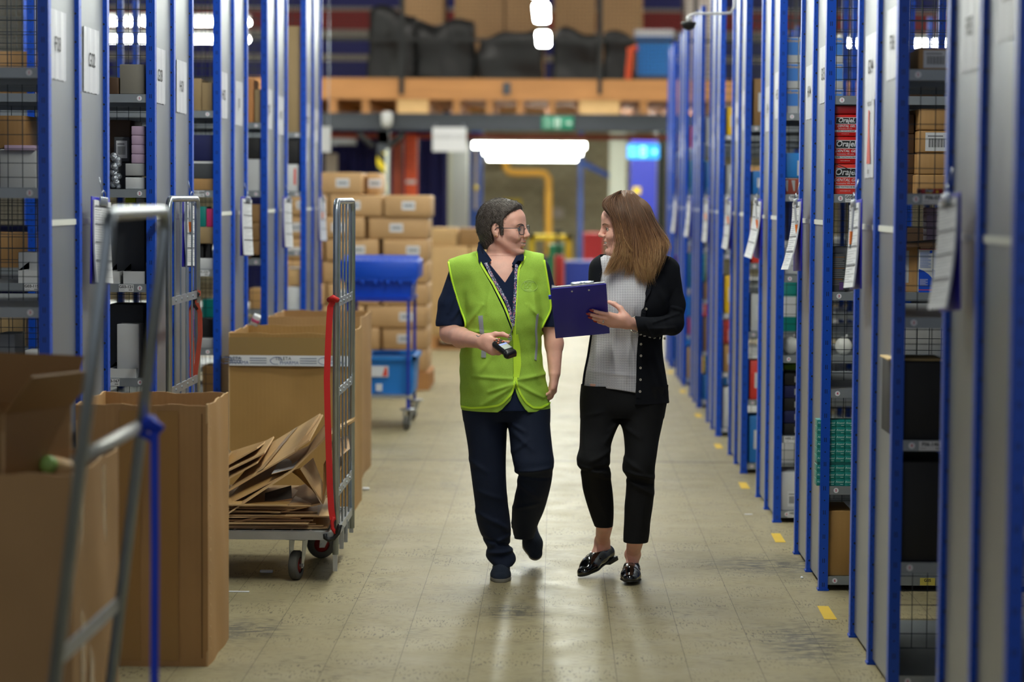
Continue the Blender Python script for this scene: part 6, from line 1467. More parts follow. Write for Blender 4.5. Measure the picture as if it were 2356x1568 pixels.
# ================================================================ person in the lime vest
def fabric(name, rgb, rough=.9, bs=500, bump=.25, sheen=.0, spec=.3, noise=0):
    m = mat(name, rgb, rough, bump=bump, bscale=bs, sheen=sheen, spec=spec, noise=noise, nscale=30); return m
def skin_mat(name, rgb):
    m = mat(name, rgb, .48, noise=.05, nscale=40, bump=.08, bscale=220); b = m.node_tree.nodes['Principled BSDF']
    b.inputs['Subsurface Weight'].default_value = .12; b.inputs['Subsurface Radius'].default_value = (.9, .35, .2); b.inputs['Subsurface Scale'].default_value = .01; return m
M_skinA = skin_mat('skin', (236, 178, 158)); M_lip = mat('lips', (206, 122, 112), .4); M_nav2 = fabric('navy_polo', (22, 34, 62), .95); M_navt = fabric('navy_trousers', (18, 28, 50), .8)
pA = empty('person', (at(1165, 1340, 10.1).x, 10.15, 0), 0, 'person with short dark hair and glasses in a lime vest, walking and holding a scanner', 'person', None)
OA = pA.location.copy(); DA = 10.2
P = lambda x, y, D=DA: Vector(at(x, y, D))
fine = list(np.arange(.0, .74, .004))+list(np.arange(.74, 1.06, .0022))+list(np.arange(1.06, 1.32, .003))+list(np.arange(1.32, 1.66, .0018))
SA = SF((P(995, 600).x, 9.70, 0), (P(1305, 600).x, 10.62, 0), .0024, fine)
torso_keys = LK([(588, 1100, 1206, DA, .062), (600, 1066, 1228, DA, .085), (620, 1052, 1246, DA, .105), (660, 1056, 1252, DA, .128), (700, 1064, 1252, DA-.01, .142), (735, 1068, 1249, DA-.015, .146), (770, 1066, 1246, DA-.01, .138), (800, 1060, 1246, DA, .135), (860, 1058, 1254, DA, .140), (900, 1058, 1262, DA, .142), (942, 1061, 1267, DA, .140)])
SA.loft([(z, x, y, a-.022, b-.022) for z, x, y, a, b in torso_keys], k=.02)
hA = P(1161, 527)
WA, LA, frA = head(SA, hA, (.93, -.37, -.02), (0.02, 0, 1), 1.0, fh=-.006, open_=.7)
SA.cone(P(1148, 572, DA+.01), P(1150, 640, DA+.03), .052, .062, k=.02); SA.cone(P(1150, 610, DA+.01), P(1085, 618, DA+.02), .045, .04, k=.03); SA.cone(P(1150, 610, DA+.01), P(1225, 610, DA+.02), .045, .04, k=.03)

SA.cone(P(1182, 588, DA-.02), P(1165, 600, DA-.01), .014, .022, k=.02)       # soft under-chin
# arm holding the scanner (image left)
SA.cone(P(1064, 622), P(1036, 735, DA+.0), .046, .043, k=.02); SA.cone(P(1036, 735, DA), P(1036, 766, DA-.02), .044, .041, k=.02)
SA.cone(P(1036, 766, DA-.02), P(1060, 776, DA-.13), .042, .040, k=.02, ); SA.cone(P(1060, 776, DA-.13), P(1108, 786, DA-.30), .040, .0275, k=.02)
tipsA, fA, sdA, nA = hand(SA, P(1108, 786, DA-.30), (.70, -.66, -.22), (.70, .70, -.05), [(.75, .85, .5), (.85, .9, .6), (.9, .95, .6), (1.0, .95, .6)], ((.70, .55, .50), (.85, .25, .45), (.95, -.10, .35)), side=1, sc=.98)
# hanging arm (image right)
SA.cone(P(1230, 622), P(1250, 680, DA+.03), .036, .034, k=.02); SA.cone(P(1250, 680, DA+.03), P(1268, 745, DA+.03), .034, .040, k=.02); SA.cone(P(1268, 745, DA+.03), P(1275, 790, DA+.02), .0415, .037, k=.02); SA.cone(P(1275, 790, DA+.02), P(1276, 858, DA-.02), .037, .0255, k=.02)
hand(SA, P(1276, 858, DA-.02), (-.06, -.10, -1), (-.95, .2, .1), [(.35, .4, .25), (.4, .45, .3), (.45, .5, .3), (.5, .5, .3)], ((.80, .45, .35), (.95, .15, .3), (.95, 0, .3)), side=1, sc=.86)
# hips, thighs, shanks, feet of the continuous body
legL = LK([(930, 1063, 1168, DA, .105), (969, 1067, 1167, DA, .10), (1023, 1076, 1165, DA-.01, .092), (1059, 1080, 1164, DA-.02, .085), (1129, 1089, 1166, DA-.03, .078), (1160, 1093, 1169, DA-.02, .078), (1198, 1097, 1174, DA-.01, .078), (1241, 1112, 1174, DA, .072), (1262, 1122, 1176, DA, .072), (1278, 1118, 1186, DA, .078), (1290, 1126, 1186, DA-.01, .080), (1299, 1136, 1180, DA-.02, .078)])
legR = LK([(930, 1164, 1264, DA, .105), (980, 1170, 1266, DA-.02, .10), (1039, 1176, 1272, DA-.06, .092), (1062, 1180, 1275, DA-.08, .088), (1078, 1184, 1272, DA-.08, .086), (1092, 1190, 1271, DA-.05, .080), (1142, 1184, 1261, DA+.04, .078), (1175, 1178, 1251, DA+.13, .080), (1205, 1178, 1238, DA+.21, .080), (1236, 1182, 1228, DA+.27, .070)])
shr = lambda K, o: [(z, x, y, max(.02, a-o), max(.02, b-o)) for z, x, y, a, b in K]
SA.loft(shr(legL, .022), k=.02); SA.loft(shr(legR, .022), k=.02)
SA.cone(P(1152, 1285, DA), P(1150, 1318, DA-.01), .030, .022, k=.01); SA.cone(P(1150, 1320, DA-.02), P(1148, 1331, DA-.10), .020, .012, k=.01)
SA.cone(P(1202, 1215, DA+.25), P(1206, 1230, DA+.275), .028, .012, k=.01)
npO = np.array(hA)
def pickA(C):
    return lipmask(LA(C)).astype(int)
body = SA.build('body', [M_skinA, M_lip], pA, pickA)
face_parts(pA, WA, frA, 1.0, ('A', (70, 90, 100)), (84, 68, 58), OA, S=SA)
tattoo = None
# polo shirt: torso, sleeves, collar
def sub_fine(z0, z1, h): return list(np.arange(z0, z1, h))
GR = dict(lo=(P(995, 600).x, 9.95, .9), hi=(P(1300, 600).x, 10.44, 1), h=.0026, zs=sub_fine(P(0, 975).z, P(0, 555).z, .0026))
SP = SF(**GR)
SP.loft([(z, x, y, a-.006, b-.006) for z, x, y, a, b in torso_keys], k=.02)
SP.cone(P(1066, 624), P(1042, 700), .058, .062, k=.03); SP.cone(P(1042, 700), P(1038, 742), .062, .066, k=.01)
SP.cone(P(1238, 622), P(1256, 690, DA+.01), .052, .050, k=.03); SP.cone(P(1256, 690, DA+.01), P(1262, 742, DA+.02), .050, .050, k=.01)
SP.cone(P(1150, 590, DA+.02), P(1150, 620, DA+.02), .062, .080, k=.02)
frp = ridge_fn([(1060, 640, 1030, 720, .006, .008), (1070, 690, 1040, 735, .006, .008), (1050, 620, 1020, 700, .004, .01)])
SP.app(lambda X, Y, Z: frp(X, Y, Z)+Y*0, op='+')
zl = P(1006, 738).z; xl_ = P(1006, 738).x; zr = P(1078, 736).z   # slanted sleeve hems
hem = lambda X, Y, Z: np.where(np.abs(X-P(1160, 700).x) > .155, (P(0, 742).z-Z)-.10*(Y-DA), -1).astype(f4)+0*Y
SP.app(hem, k=.002, op='i'); SP.app(lambda X, Y, Z: (P(0, 938).z-Z+0*X+0*Y).astype(f4), k=.002, op='i')
# vest
M_vest = bpy.data.materials.new('lime_mesh_vest'); M_vest.use_nodes = True; nt = M_vest.node_tree; b = nt.nodes['Principled BSDF']; b.inputs['Roughness'].default_value = .75; b.inputs['Specular IOR Level'].default_value = .2
tc = nd(nt, 'ShaderNodeTexCoord'); vo = nd(nt, 'ShaderNodeTexVoronoi'); vo.inputs['Scale'].default_value = 520; nt.links.new(tc.outputs['Object'], vo.inputs['Vector'])
f_ = nd(nt, 'ShaderNodeMapRange'); f_.inputs['From Min'].default_value = .15; f_.inputs['From Max'].default_value = .45; nt.links.new(vo.outputs['Distance'], f_.inputs['Value'])
nt.links.new(mixc(nt, f_.outputs[0], srgb(132, 170, 58), srgb(166, 204, 78)), b.inputs['Base Color'])
bp = nd(nt, 'ShaderNodeBump'); bp.inputs['Strength'].default_value = .3; bp.inputs['Distance'].default_value = .001; nt.links.new(vo.outputs['Distance'], bp.inputs['Height']); nt.links.new(bp.outputs['Normal'], b.inputs['Normal'])
M_trim = mat('vest_trim', (206, 246, 60), .6); M_refl = mat('reflective_grey', (158, 162, 170), .45)
SV = SF(**GR)
folds = ridge_fn([(1186, 880, 1125, 900, .007, .008), (1186, 884, 1110, 930, .007, .009), (1184, 870, 1090, 865, .005, .008), (1188, 880, 1250, 915, .006, .008), (1190, 872, 1255, 862, .005, .009), (1100, 700, 1085, 840, .004, .012), (1130, 640, 1120, 720, .004, .01), (1225, 640, 1236, 740, .004, .01), (1075, 745, 1110, 700, .006, .009), (1248, 735, 1215, 700, .005, .009), (1078, 760, 1130, 765, .004, .008), (1100, 860, 1130, 820, .004, .01), (1215, 800, 1240, 880, .004, .01), (1060, 820, 1085, 900, .004, .012)])
SV.loft(torso_keys, k=.02, fold=lambda X, Y, Z: folds(X, Y, Z)+.0015*np.sin(Z*70+X*40)*np.sin(X*55-Z*20)+0*Y)
SV.cone(P(1120, 606, DA+.0), P(1068, 622, DA+.0), .062, .062, k=.03); SV.cone(P(1068, 622), P(1046, 622, DA), .062, .052, k=.02); SV.cone(P(1195, 604), P(1238, 614), .060, .055, k=.03)
SV.cone(P(1238, 614), P(1256, 660, DA), .055, .050, k=.02)
SV.cone(P(1058, 640), P(1074, 735), .058, .05, k=.02); SV.cone(P(1252, 645), P(1248, 740), .052, .05, k=.02)
vz = [P(0, y).z for y in (560, 584, 600, 650, 700, 735, 748, 790, 950)]
vxl = [P(x, 600).x for x in (1030, 1030, 1033, 1044, 1060, 1075, 1070, 1040, 1040)]; vxr = [P(x, 600).x for x in (1252, 1252, 1255, 1264, 1270, 1252, 1247, 1275, 1285)]
def arm_clip(X, Y, Z):
    z = Z.ravel(); o = np.argsort(vz); a = np.interp(z, np.array(vz)[o], np.array(vxl)[o]); b = np.interp(z, np.array(vz)[o], np.array(vxr)[o])
    return (np.maximum(a[None, None, :]-X, X-b[None, None, :])+0*Y).astype(f4)
SV.app(arm_clip, k=.003, op='i')
SV.app(lambda X, Y, Z: ((P(0, 942).z-Z)+0*X+0*Y).astype(f4), k=.002, op='i')
cl = arm_clip(SP.x[:, None, None], SP.y[None, :, None], SP.z[None, None, :]) + 0*SP.F
zlow = (SP.z > P(0, 940).z)[None, None, :]
SP.F = np.where((cl < .001) & zlow, np.maximum(SP.F, SV.F+.004), SP.F); SP.F = np.where((cl >= .001) & (cl < .006) & zlow, np.maximum(SP.F, -.02), SP.F)
# neck opening: collar stand and placket V
SP.app(lambda X, Y, Z: (np.sqrt((X-P(1150, 600).x)**2+((Y-(DA+.01)))**2)-.0585-.0*Z).astype(f4), (P(1080, 600).x, DA-.12, P(0, 597).z), (P(1220, 600).x, DA+.2, P(0, 540).z), k=.006, op='s', pad=0)
vx = [P(x, y) for x, y in ((1113, 588), (1163, 648), (1200, 592))]
def vcut(X, Y, Z):
    a, b, c = vx; t = np.clip((a.z-Z)/(a.z-b.z), 0, 1.2); xl = a.x+(b.x-a.x)*t; xr = c.x+(b.x-c.x)*t
    return np.maximum(np.maximum(xl-X, X-xr), Y-(DA-.02)).astype(f4)
SP.app(vcut, (vx[0].x, 9.9, vx[1].z), (vx[2].x, 10.3, P(0, 560).z), k=.004, op='s')
def vdeep(X, Y, Z): return vcut(X, Y, Z)
polo = SP.build('polo_shirt', M_nav2, pA)
# collar flaps
mb = MB()
def flap(pts, th=.004):
    top = [SP.hit(x, y, out=o) if o < .02 else P(x, y, D) for x, y, o, D in pts]; return top
def sheet_poly(mb, pts3, m, t):
    n = (pts3[1]-pts3[0]).cross(pts3[2]-pts3[0]).normalized()
    if n.y > 0: n = -n
    k = len(pts3); vs = list(pts3)+[p-n*t for p in pts3]; fs = [tuple(range(k)), tuple(range(2*k-1, k-1, -1))]+[(i, k+i, k+(i+1) % k, (i+1) % k) for i in range(k)]
    mb.add(vs, fs, m)
collar = [(-1, [(1104, 557, .02), (1099, 570, -.05), (1101, 600, -.083), (1109, 616, -.092), (1118, 612, -.090), (1131, 598, -.078), (1122, 585, -.065), (1112, 572, -.045)]),
          (1, [(1203, 584, -.03), (1206, 591, -.075), (1203, 600, -.088), (1192, 599, -.090), (1181, 612, -.096), (1178, 606, -.094), (1188, 588, -.072)])]
for s, pl in collar:
    pts = [P(x, y, DA+dy) for x, y, dy in pl]; c = sum(pts, Vector())/len(pts); n = Vector((0, -1, .2)).normalized(); k = len(pts)
    vs = [c+n*.004]+[p+n*.002 for p in pts]+[p-n*.006 for p in pts]
    fs = [(0, 1+i, 1+(i+1) % k) for i in range(k)]+[(1+i, 1+k+i, 1+k+(i+1) % k, 1+(i+1) % k) for i in range(k)]+[tuple(range(k*2, k, -1))]
    mb.add([v-OA for v in vs], fs, M_nav2, smooth=False)
arc = [P(1104, 560, DA+.03), P(1101, 575, DA-.02), P(1106, 590, DA-.055), P(1122, 604, DA-.078)]; mb.tube([p-OA for p in arc], .007, M_nav2, 8)
arc = [P(1203, 590, DA-.03), P(1196, 598, DA-.06), P(1180, 614, DA-.085)]; mb.tube([p-OA for p in arc], .006, M_nav2, 8)
arc = [P(1104, 560, DA+.03), P(1118, 566, DA+.075), P(1150, 570, DA+.085), P(1185, 578, DA+.06), P(1203, 590, DA-.03)]; mb.tube([p-OA for p in arc], .010, M_nav2, 8)
mb.build('collar', polo, (0, 0, 0))

# neckline and front V, and curved cut at the bottom front
SV.app(lambda X, Y, Z: (np.sqrt((X-P(1150, 600).x)**2+(Y-(DA+.01))**2)-.075).astype(f4), (P(1070, 600).x, DA-.15, P(0, 612).z), (P(1230, 600).x, DA+.2, P(0, 540).z), k=.005, op='s', pad=0)
nk = [(560, 1098, 1208), (590, 1100, 1206), (612, 1112, 1195), (650, 1134, 1189), (700, 1160, 1186), (740, 1176, 1183), (755, 1181, 1182), (868, 1184, 1186), (885, 1183, 1189), (905, 1177, 1197), (925, 1158, 1210), (936, 1142, 1222), (944, 1136, 1228)]
nz = [P(0, a).z for a, _, _ in nk]; nl = [P(b, 600, DA-.12).x for _, b, _ in nk]; nr = [P(c, 600, DA-.12).x for _, _, c in nk]
def neck_cut(X, Y, Z):
    z = Z.ravel(); o = np.argsort(nz); a = np.interp(z, np.array(nz)[o], np.array(nl)[o]); b = np.interp(z, np.array(nz)[o], np.array(nr)[o])
    return np.maximum(np.maximum(a[None, None, :]-X, X-b[None, None, :]), Y-(DA-.03)).astype(f4)
SVs = SF.__new__(SF); SVs.x, SVs.y, SVs.z, SVs.F = SV.x, SV.y, SV.z, SV.F.copy()      # uncut copy, used to lay trims on
SV.app(neck_cut, k=.0015, op='s')
SUn = SF.__new__(SF); SUn.x, SUn.y, SUn.z, SUn.F = SV.x, SV.y, SV.z, np.minimum(SVs.F, SP.F)
vest = SV.build('safety_vest', M_vest, pA)
def rb(pts, w, m, out=.0015, S=SVs, t=.0022, n=8): mbx = MB(); ribbon(mbx, S, pts, w, m, out, t, n); mbx.v = [tuple(Vector(v)-OA) for v in mbx.v]; return mbx
mb = MB()
for pts in ([(1098, 584), (1103, 600), (1112, 616), (1134, 652), (1160, 702), (1176, 742), (1182, 760), (1184, 868)], [(1208, 590), (1203, 602), (1194, 616), (1189, 650), (1187, 700), (1184, 742), (1186, 868)],
            [(1184, 868), (1183, 885), (1177, 905), (1158, 925), (1146, 932), (1120, 936), (1085, 938), (1062, 934)], [(1187, 868), (1189, 885), (1197, 905), (1210, 925), (1226, 937), (1245, 937), (1266, 926)]):
    ribbon(mb, SVs, pts, .0085, M_trim, .0015, .0022, 8)
ribbon(mb, SVs, [(1185, 770), (1190, 800), (1192, 840), (1187, 868)], .026, M_trim, .001, .0018, 6)
zz_ = np.array(vz)
for arr, s_ in ((vxl, 1), (vxr, -1)):
    W_ = []
    for t in range(26):
        y_ = 588+t*(742-588)/25; z_ = P(0, y_).z; o_ = np.argsort(vz); x_ = float(np.interp(z_, zz_[o_], np.array(arr)[o_]))+s_*.001
        p_ = None
        for q in range(160):
            yy = DA-.20+q*.0018
            if SVs.at((x_+s_*.004, yy, z_)) < 0: p_ = Vector((x_, yy-.001, z_)); break
        if p_ is not None: W_.append(p_)
    for _ in range(3): W_ = [W_[0]]+[(W_[i-1]+W_[i]*2+W_[i+1])/4 for i in range(1, len(W_)-1)]+[W_[-1]]
    mb.tube(W_, .0045, M_trim, 6)
mb.v = [tuple(Vector(v)-OA) for v in mb.v]; mb.build('trim', vest)
mb = rb([(1106, 726), (1109, 760), (1114, 790), (1113, 822)], .020, M_refl, .0015); mb.build('reflective_strip', vest)
mb = rb([(1236, 722), (1232, 760), (1234, 790), (1231, 828)], .013, M_refl, .0015); mb.build('reflective_strip', vest)
# printed oval emblem with four rings
mb = MB(); M_print = mat('pale_print', (206, 236, 140), .6)
ov = [SVs.hit(1217+19*cos(a)*(1-.12*(sin(a) < 0)), 657.5+13.2*sin(a), out=.0016) for a in [2*pi*i/28 for i in range(28)]]; mb.tube(ov, .0008, M_print, 5, closed=True)
for dx, dy in ((-4.4, -6.5), (4.4, -6.5), (-4.4, 2.2), (4.4, 2.2)):
    mb.tube([SVs.hit(1214+dx+3.5*cos(a), 658+dy+3.6*sin(a), out=.0016) for a in [2*pi*i/12 for i in range(12)]], .0009, M_print, 5, closed=True)
ribbon(mb, SVs, [(1207, 667), (1223, 667)], .0030, M_print, .0012, .0006, 4)
ribbon(mb, SVs, [(1206, 649), (1217, 647.5), (1228, 649)], .0018, M_print, .0012, .0006, 4)
mb.v = [tuple(Vector(v)-OA) for v in mb.v]; mb.build('emblem', vest)
# inner placket of the polo under the vest
# trousers
ft = ridge_fn([(1167, 970, 1205, 990, .006, .010), (1170, 985, 1225, 1030, .006, .012), (1178, 1040, 1215, 1010, .005, .010), (1186, 1085, 1268, 1074, .010, .010), (1190, 1094, 1262, 1100, -.008, .008), (1190, 1110, 1240, 1150, .006, .012), (1095, 1180, 1165, 1215, .006, .012), (1100, 1130, 1160, 1150, .004, .012), (1112, 1240, 1176, 1262, -.008, .008), (1120, 1274, 1184, 1270, .010, .009), (1130, 1255, 1172, 1235, .007, .009), (1145, 1200, 1172, 1225, .006, .009), (1118, 960, 1125, 1100, .003, .018), (1215, 960, 1230, 1060, .003, .018), (1180, 1180, 1240, 1165, .005, .010), (1080, 1060, 1120, 1085, .005, .012)])
ST = SF((P(1050, 600).x, 9.98, .0), (P(1285, 600).x, 10.56, 1), .0032, sub_fine(P(0, 1306).z-.02, P(0, 925).z, .0032))
ST.loft(legL, k=.006, pw=2.15, fold=ft); ST.loft(legR, k=.004, pw=2.15, fold=ft)
ST.loft([(z, x, y, a-.003, b-.012) for z, x, y, a, b in LK([(922, 1062, 1265, DA, .135), (950, 1064, 1266, DA, .125), (966, 1068, 1264, DA, .105)])], k=.012)
trous = ST.build('trousers', M_navt, pA)
# shoes
Rz = lambda a: Matrix.Rotation(a, 4, 'Z')
fp = flr(1148, 1341); build_shoe('shoe', 'sneaker', shoe_frame((fp.x+.004, fp.y+.128, .0), (-.05, -1, 0.0), (0, 0, 1)), pA, .93)
tp = flr(1232, 1303); tipd = Vector((.24, -.50, -.83)).normalized()
Mt = shoe_frame((0, 0, 0), tipd, (.10, -.8, .55)); toe_l = Vector((.128, 0, .006)); Mt.translation = Vector((tp.x, tp.y+.02, .022))-(Mt.to_3x3() @ toe_l)
build_shoe('shoe', 'sneaker', Mt, pA, .95)
# hair: short cap following the skull
M_hairA = mat('short_dark_hair', (78, 68, 62), .55, noise=.35, nscale=90, stretch=(1, 1, .35), bump=.7, bscale=160)
SH = SF(tuple(hA-Vector((.16, .16, 0))), tuple(hA+Vector((.16, .16, 0))), .0018, sub_fine(hA.z-.13, hA.z+.16, .0018))
f, l, u = frA; R3 = np.array([[f.x, f.y, f.z], [l.x, l.y, l.z], [u.x, u.y, u.z]]); o3 = np.array(hA)
def Lc(X, Y, Z):
    x, y, z = X-o3[0], Y-o3[1], Z-o3[2]; return [R3[i, 0]*x+R3[i, 1]*y+R3[i, 2]*z for i in range(3)]
SH.ell(WA(-.020, 0, .038), (.103, .080, .092), R=R3, k=.02); SH.ell(WA(.030, 0, .062), (.060, .060, .050), R=R3, k=.03); SH.ell(WA(-.055, 0, -.010), (.062, .066, .075), R=R3, k=.03)
SH.ell(WA(-.070, 0, -.060), (.030, .045, .045), R=R3, k=.02)
def hl(X, Y, Z):   # remove the face side: hairline
    x, y, z = Lc(X, Y, Z); ay = np.abs(y)
    front = x-(.067-.012*np.clip(ay/.06, 0, 1)**2-.0*z)+np.clip(.086-z, 0, .043)*.75           # forehead line, recedes lower down
    side = np.where(z < .03, x-(.028+.28*np.clip(z+.02, -.04, .05)), -1)                       # in front of the ear
    low = -(z+.030+.9*np.clip(-x-.012, 0, .04)*1.0+.10*0) 
    lowc = np.where(x > .004, -(z+.024), np.where(x > -.03, -(z+.012), -1))
    nape = -(z+.088)
    ear = .0245-np.sqrt(((x+.012)*1.1)**2+((z+.004)*.85)**2+np.maximum(0, .055-ay)**2)
    burn = np.maximum(np.abs(x-.026)-.007-.15*z, -(z+.030))
    d = np.maximum(np.maximum(np.maximum(front, nape), ear), np.maximum(side, -.05))
    d = np.maximum(d, lowc)
    return d.astype(f4)
for s in (-1, 1): SH.cone(WA(.010, s*.0640, .034), WA(.018, s*.0655, -.022), .014, .0085, k=.012)
SH.app(hl, k=.004, op='i')
SH.app(lambda X, Y, Z: (.0006*np.sin(X*500+Z*900+np.sin(Z*200)*2)).astype(f4), op='+')
hairA = SH.build('hair', M_hairA, pA)
rnd = random.Random(4); mb = MB(); M_hs = [mat('hair_strand_dark', (48, 40, 36), .4), mat('hair_strand_grey', (104, 96, 90), .4), mat('hair_strand_brown', (66, 55, 48), .4)]
for i in range(3000):
    a = rnd.uniform(-pi, pi); e = math.asin(rnd.uniform(-.5, 1)); d = Vector((cos(e)*cos(a), cos(e)*sin(a), sin(e)))
    p = WA(-.02+.125*d.x, .10*d.y, .035+.11*d.z); c = WA(-.02, 0, .03); ok = None
    for k in range(30):
        q = p.lerp(c, k/60)
        if SH.at(q) < .0: ok = q; break
    if ok is None: continue
    nn = SH.normal(ok); L = ok-WA(0, 0, 0); lx = L.dot(f)
    flow = (-f*.5-u*.8 if lx < .02 else f*.75+l*.25*(-1)-u*.12) if (L.dot(u) > .05 or lx > .0) else -u
    flow = (flow-nn*flow.dot(nn)); flow = flow.normalized() if flow.length > .01 else f
    flow = (flow+Vector((rnd.uniform(-.3, .3), rnd.uniform(-.3, .3), rnd.uniform(-.3, .3)))).normalized(); ln = rnd.uniform(.012, .022)
    q0 = ok-nn*.001; q1 = ok+flow*ln*.5+nn*.0022; q2 = ok+flow*ln+nn*.0008
    mb.tube([q0-OA, q1-OA, q2-OA], .0005, M_hs[rnd.choice((0, 0, 0, 2, 2, 2, 2, 1))], 3, rad=[.0006, .0005, .0002])
mb.build('hair_strands', hairA)
# glasses and ear stud
M_gl = mat('glasses_frame', (20, 44, 58), .3); gl = MB()
for s in (-1, 1):
    cx = W_c = None; ring = [WA(.098-.010*abs(cos(a))*.5-.004*(cos(a)*1 > 0), s*(.034+.0235*(abs(cos(a))**.8*(1 if cos(a) > 0 else -1))), -.001+.0195*(abs(sin(a))**.7*(1 if sin(a) > 0 else -1)))-OA for a in [2*pi*i/20 for i in range(20)]]
    gl.tube(ring, .0017, M_gl, 6, closed=True)
    gl.tube([WA(.091, s*.0555, .006)-OA, WA(.078, s*.068, .007)-OA, WA(.03, s*.0745, .006)-OA, WA(-.002, s*.0785, .007)-OA, WA(-.014, s*.079, -.006)-OA], .0014, M_gl, 6)
gl.tube([WA(.0965, -.0115, .004)-OA, WA(.0985, 0, .007)-OA, WA(.0965, .0115, .004)-OA], .0013, M_gl, 6); g = gl.build('glasses_frame', pA); g.name = 'eyeglasses'
lens = MB(); M_len = mat('lens_glass', (240, 245, 250), .02, alpha=.12)
for s in (-1, 1):
    ring = [WA(.0965-.005*abs(cos(a)), s*(.034+.0225*cos(a)), -.001+.0185*sin(a))-OA for a in [2*pi*i/20 for i in range(20)]]
    lens.add(ring+[r_+f*.0012 for r_ in ring], [tuple(range(20)), tuple(range(39, 19, -1))], M_len)
lens.build('lenses', g)
MB().ball(WA(-.003, -.0845, -.028)-OA, .0032, mat('gold_stud', (230, 190, 110), .2, .9), 8).build('earring', pA)
# lanyard with key ring
M_lan = bpy.data.materials.new('floral_lanyard'); M_lan.use_nodes = True; nt = M_lan.node_tree; vo = nd(nt, 'ShaderNodeTexVoronoi'); vo.inputs['Scale'].default_value = 260; tc = nd(nt, 'ShaderNodeTexCoord'); nt.links.new(tc.outputs['Object'], vo.inputs['Vector'])
cr_ = nd(nt, 'ShaderNodeValToRGB'); cr_.color_ramp.interpolation = 'CONSTANT'; e = cr_.color_ramp.elements; e[0].color = srgb(44, 54, 92); e[1].position = .45; e[1].color = srgb(196, 120, 140)
q = e.new(.65); q.color = srgb(190, 196, 210); q = e.new(.82); q.color = srgb(70, 90, 130); sp_ = nd(nt, 'ShaderNodeSeparateColor'); nt.links.new(vo.outputs['Color'], sp_.inputs[0]); nt.links.new(sp_.outputs[0], cr_.inputs[0]); nt.links.new(cr_.outputs[0], nt.nodes['Principled BSDF'].inputs['Base Color'])
ly = empty('lanyard', tuple(P(1175, 740, DA-.17)), 0, 'floral lanyard with a metal clip hanging from the neck of the person in the vest', 'lanyard'); ly.parent = None
OL = ly.location.copy()
mb = MB(); ribbon(mb, SVs, [(1118, 606), (1130, 632), (1146, 660), (1163, 690), (1173, 716), (1178, 742)], .0125, M_lan, .005, .0014, 6); ribbon(mb, SVs, [(1187, 610), (1186, 640), (1184, 680), (1182, 715), (1180, 745)], .0125, M_lan, .0065, .0014, 6)
mb.v = [tuple(Vector(v)-OL) for v in mb.v]; mb.build('ribbon', ly)
mb = MB(); kp = [SVs.hit(x, y, out=.012) for x, y in ((1179, 745), (1177, 757), (1171, 772))]; mb.box(tuple(kp[0]-Vector((.006, .002, .006))-OL), tuple(kp[0]+Vector((.006, .002, .004))-OL), M_galv)
mb.tube([kp[0]-OL, kp[1]-OL, kp[2]-OL], .0022, M_galv, 8); c = kp[2]-OL
mb.tube([c+Vector((.009*cos(a), -.002, .010*sin(a))) for a in [2*pi*i/14 for i in range(14)]], .0016, M_galv, 6, closed=True); mb.tube([c+Vector((.003+.006*cos(a), -.004, -.008+.009*sin(a))) for a in [2*pi*i/14 for i in range(14)]], .0013, M_galv, 6, closed=True); mb.build('clip', ly)
# handheld scanner
sc_o = P(1162, 803, DA-.40); sx_ = Vector((.62, -.66, -.42)).normalized(); up_ = Vector((.05, -.42, .9)); MS = shoe_frame(sc_o, sx_, up_)
sc = empty('barcode_scanner', tuple(sc_o), 0, 'black handheld barcode scanner with a small screen, held by the person in the vest', 'scanner')
M0 = Matrix.Translation(-sc_o) @ MS @ Matrix.Scale(.88, 4); M_scb = mat('scanner_black', (22, 22, 24), .35)
mb = MB().rbox((-.070, -.029, -.016), (.050, .029, .016), M_scb, .013, M0).rbox((.022, -.032, -.021), (.056, .032, .014), M_scb, .012, M0); mb.build('scanner_body', sc)
mb = MB().rbox((-.028, -.024, .014), (.026, .024, .0175), mat('screen_bezel', (50, 52, 54), .3), .003, M0).box((-.024, -.021, .0176), (.022, .021, .0182), mat('scanner_screen', (120, 134, 120), .2), M0).box((-.024, -.021, .0183), (-.013, .021, .0186), mat('screen_blue', (70, 110, 220), .3), M0); mb.build('screen', sc)
mb = MB()
for i in range(3):
    for j in range(3): mb.rbox((-.070+i*.013, -.018+j*.013, .0155), (-.060+i*.013, -.008+j*.013, .0185), mat('scanner_key', (70, 60, 56), .5) if (i+j) % 2 else mat('scanner_key_orange', (180, 80, 40), .5), .0015, M0)
mb.build('keys', sc)
MB().box((.0565, -.024, -.014), (.0572, .024, .004), mat('scan_window', (60, 20, 30), .1), M0).build('scan_window', sc)
# small wrist tattoo
mb = MB(); ribbon(mb, SA, [(1096, 771), (1101, 775), (1106, 771)], .004, mat('tattoo_ink', (120, 120, 122), .6), .0006, .0002, 3); mb.v = [tuple(Vector(v)-OA) for v in mb.v]; mb.build('wrist_tattoo', pA)
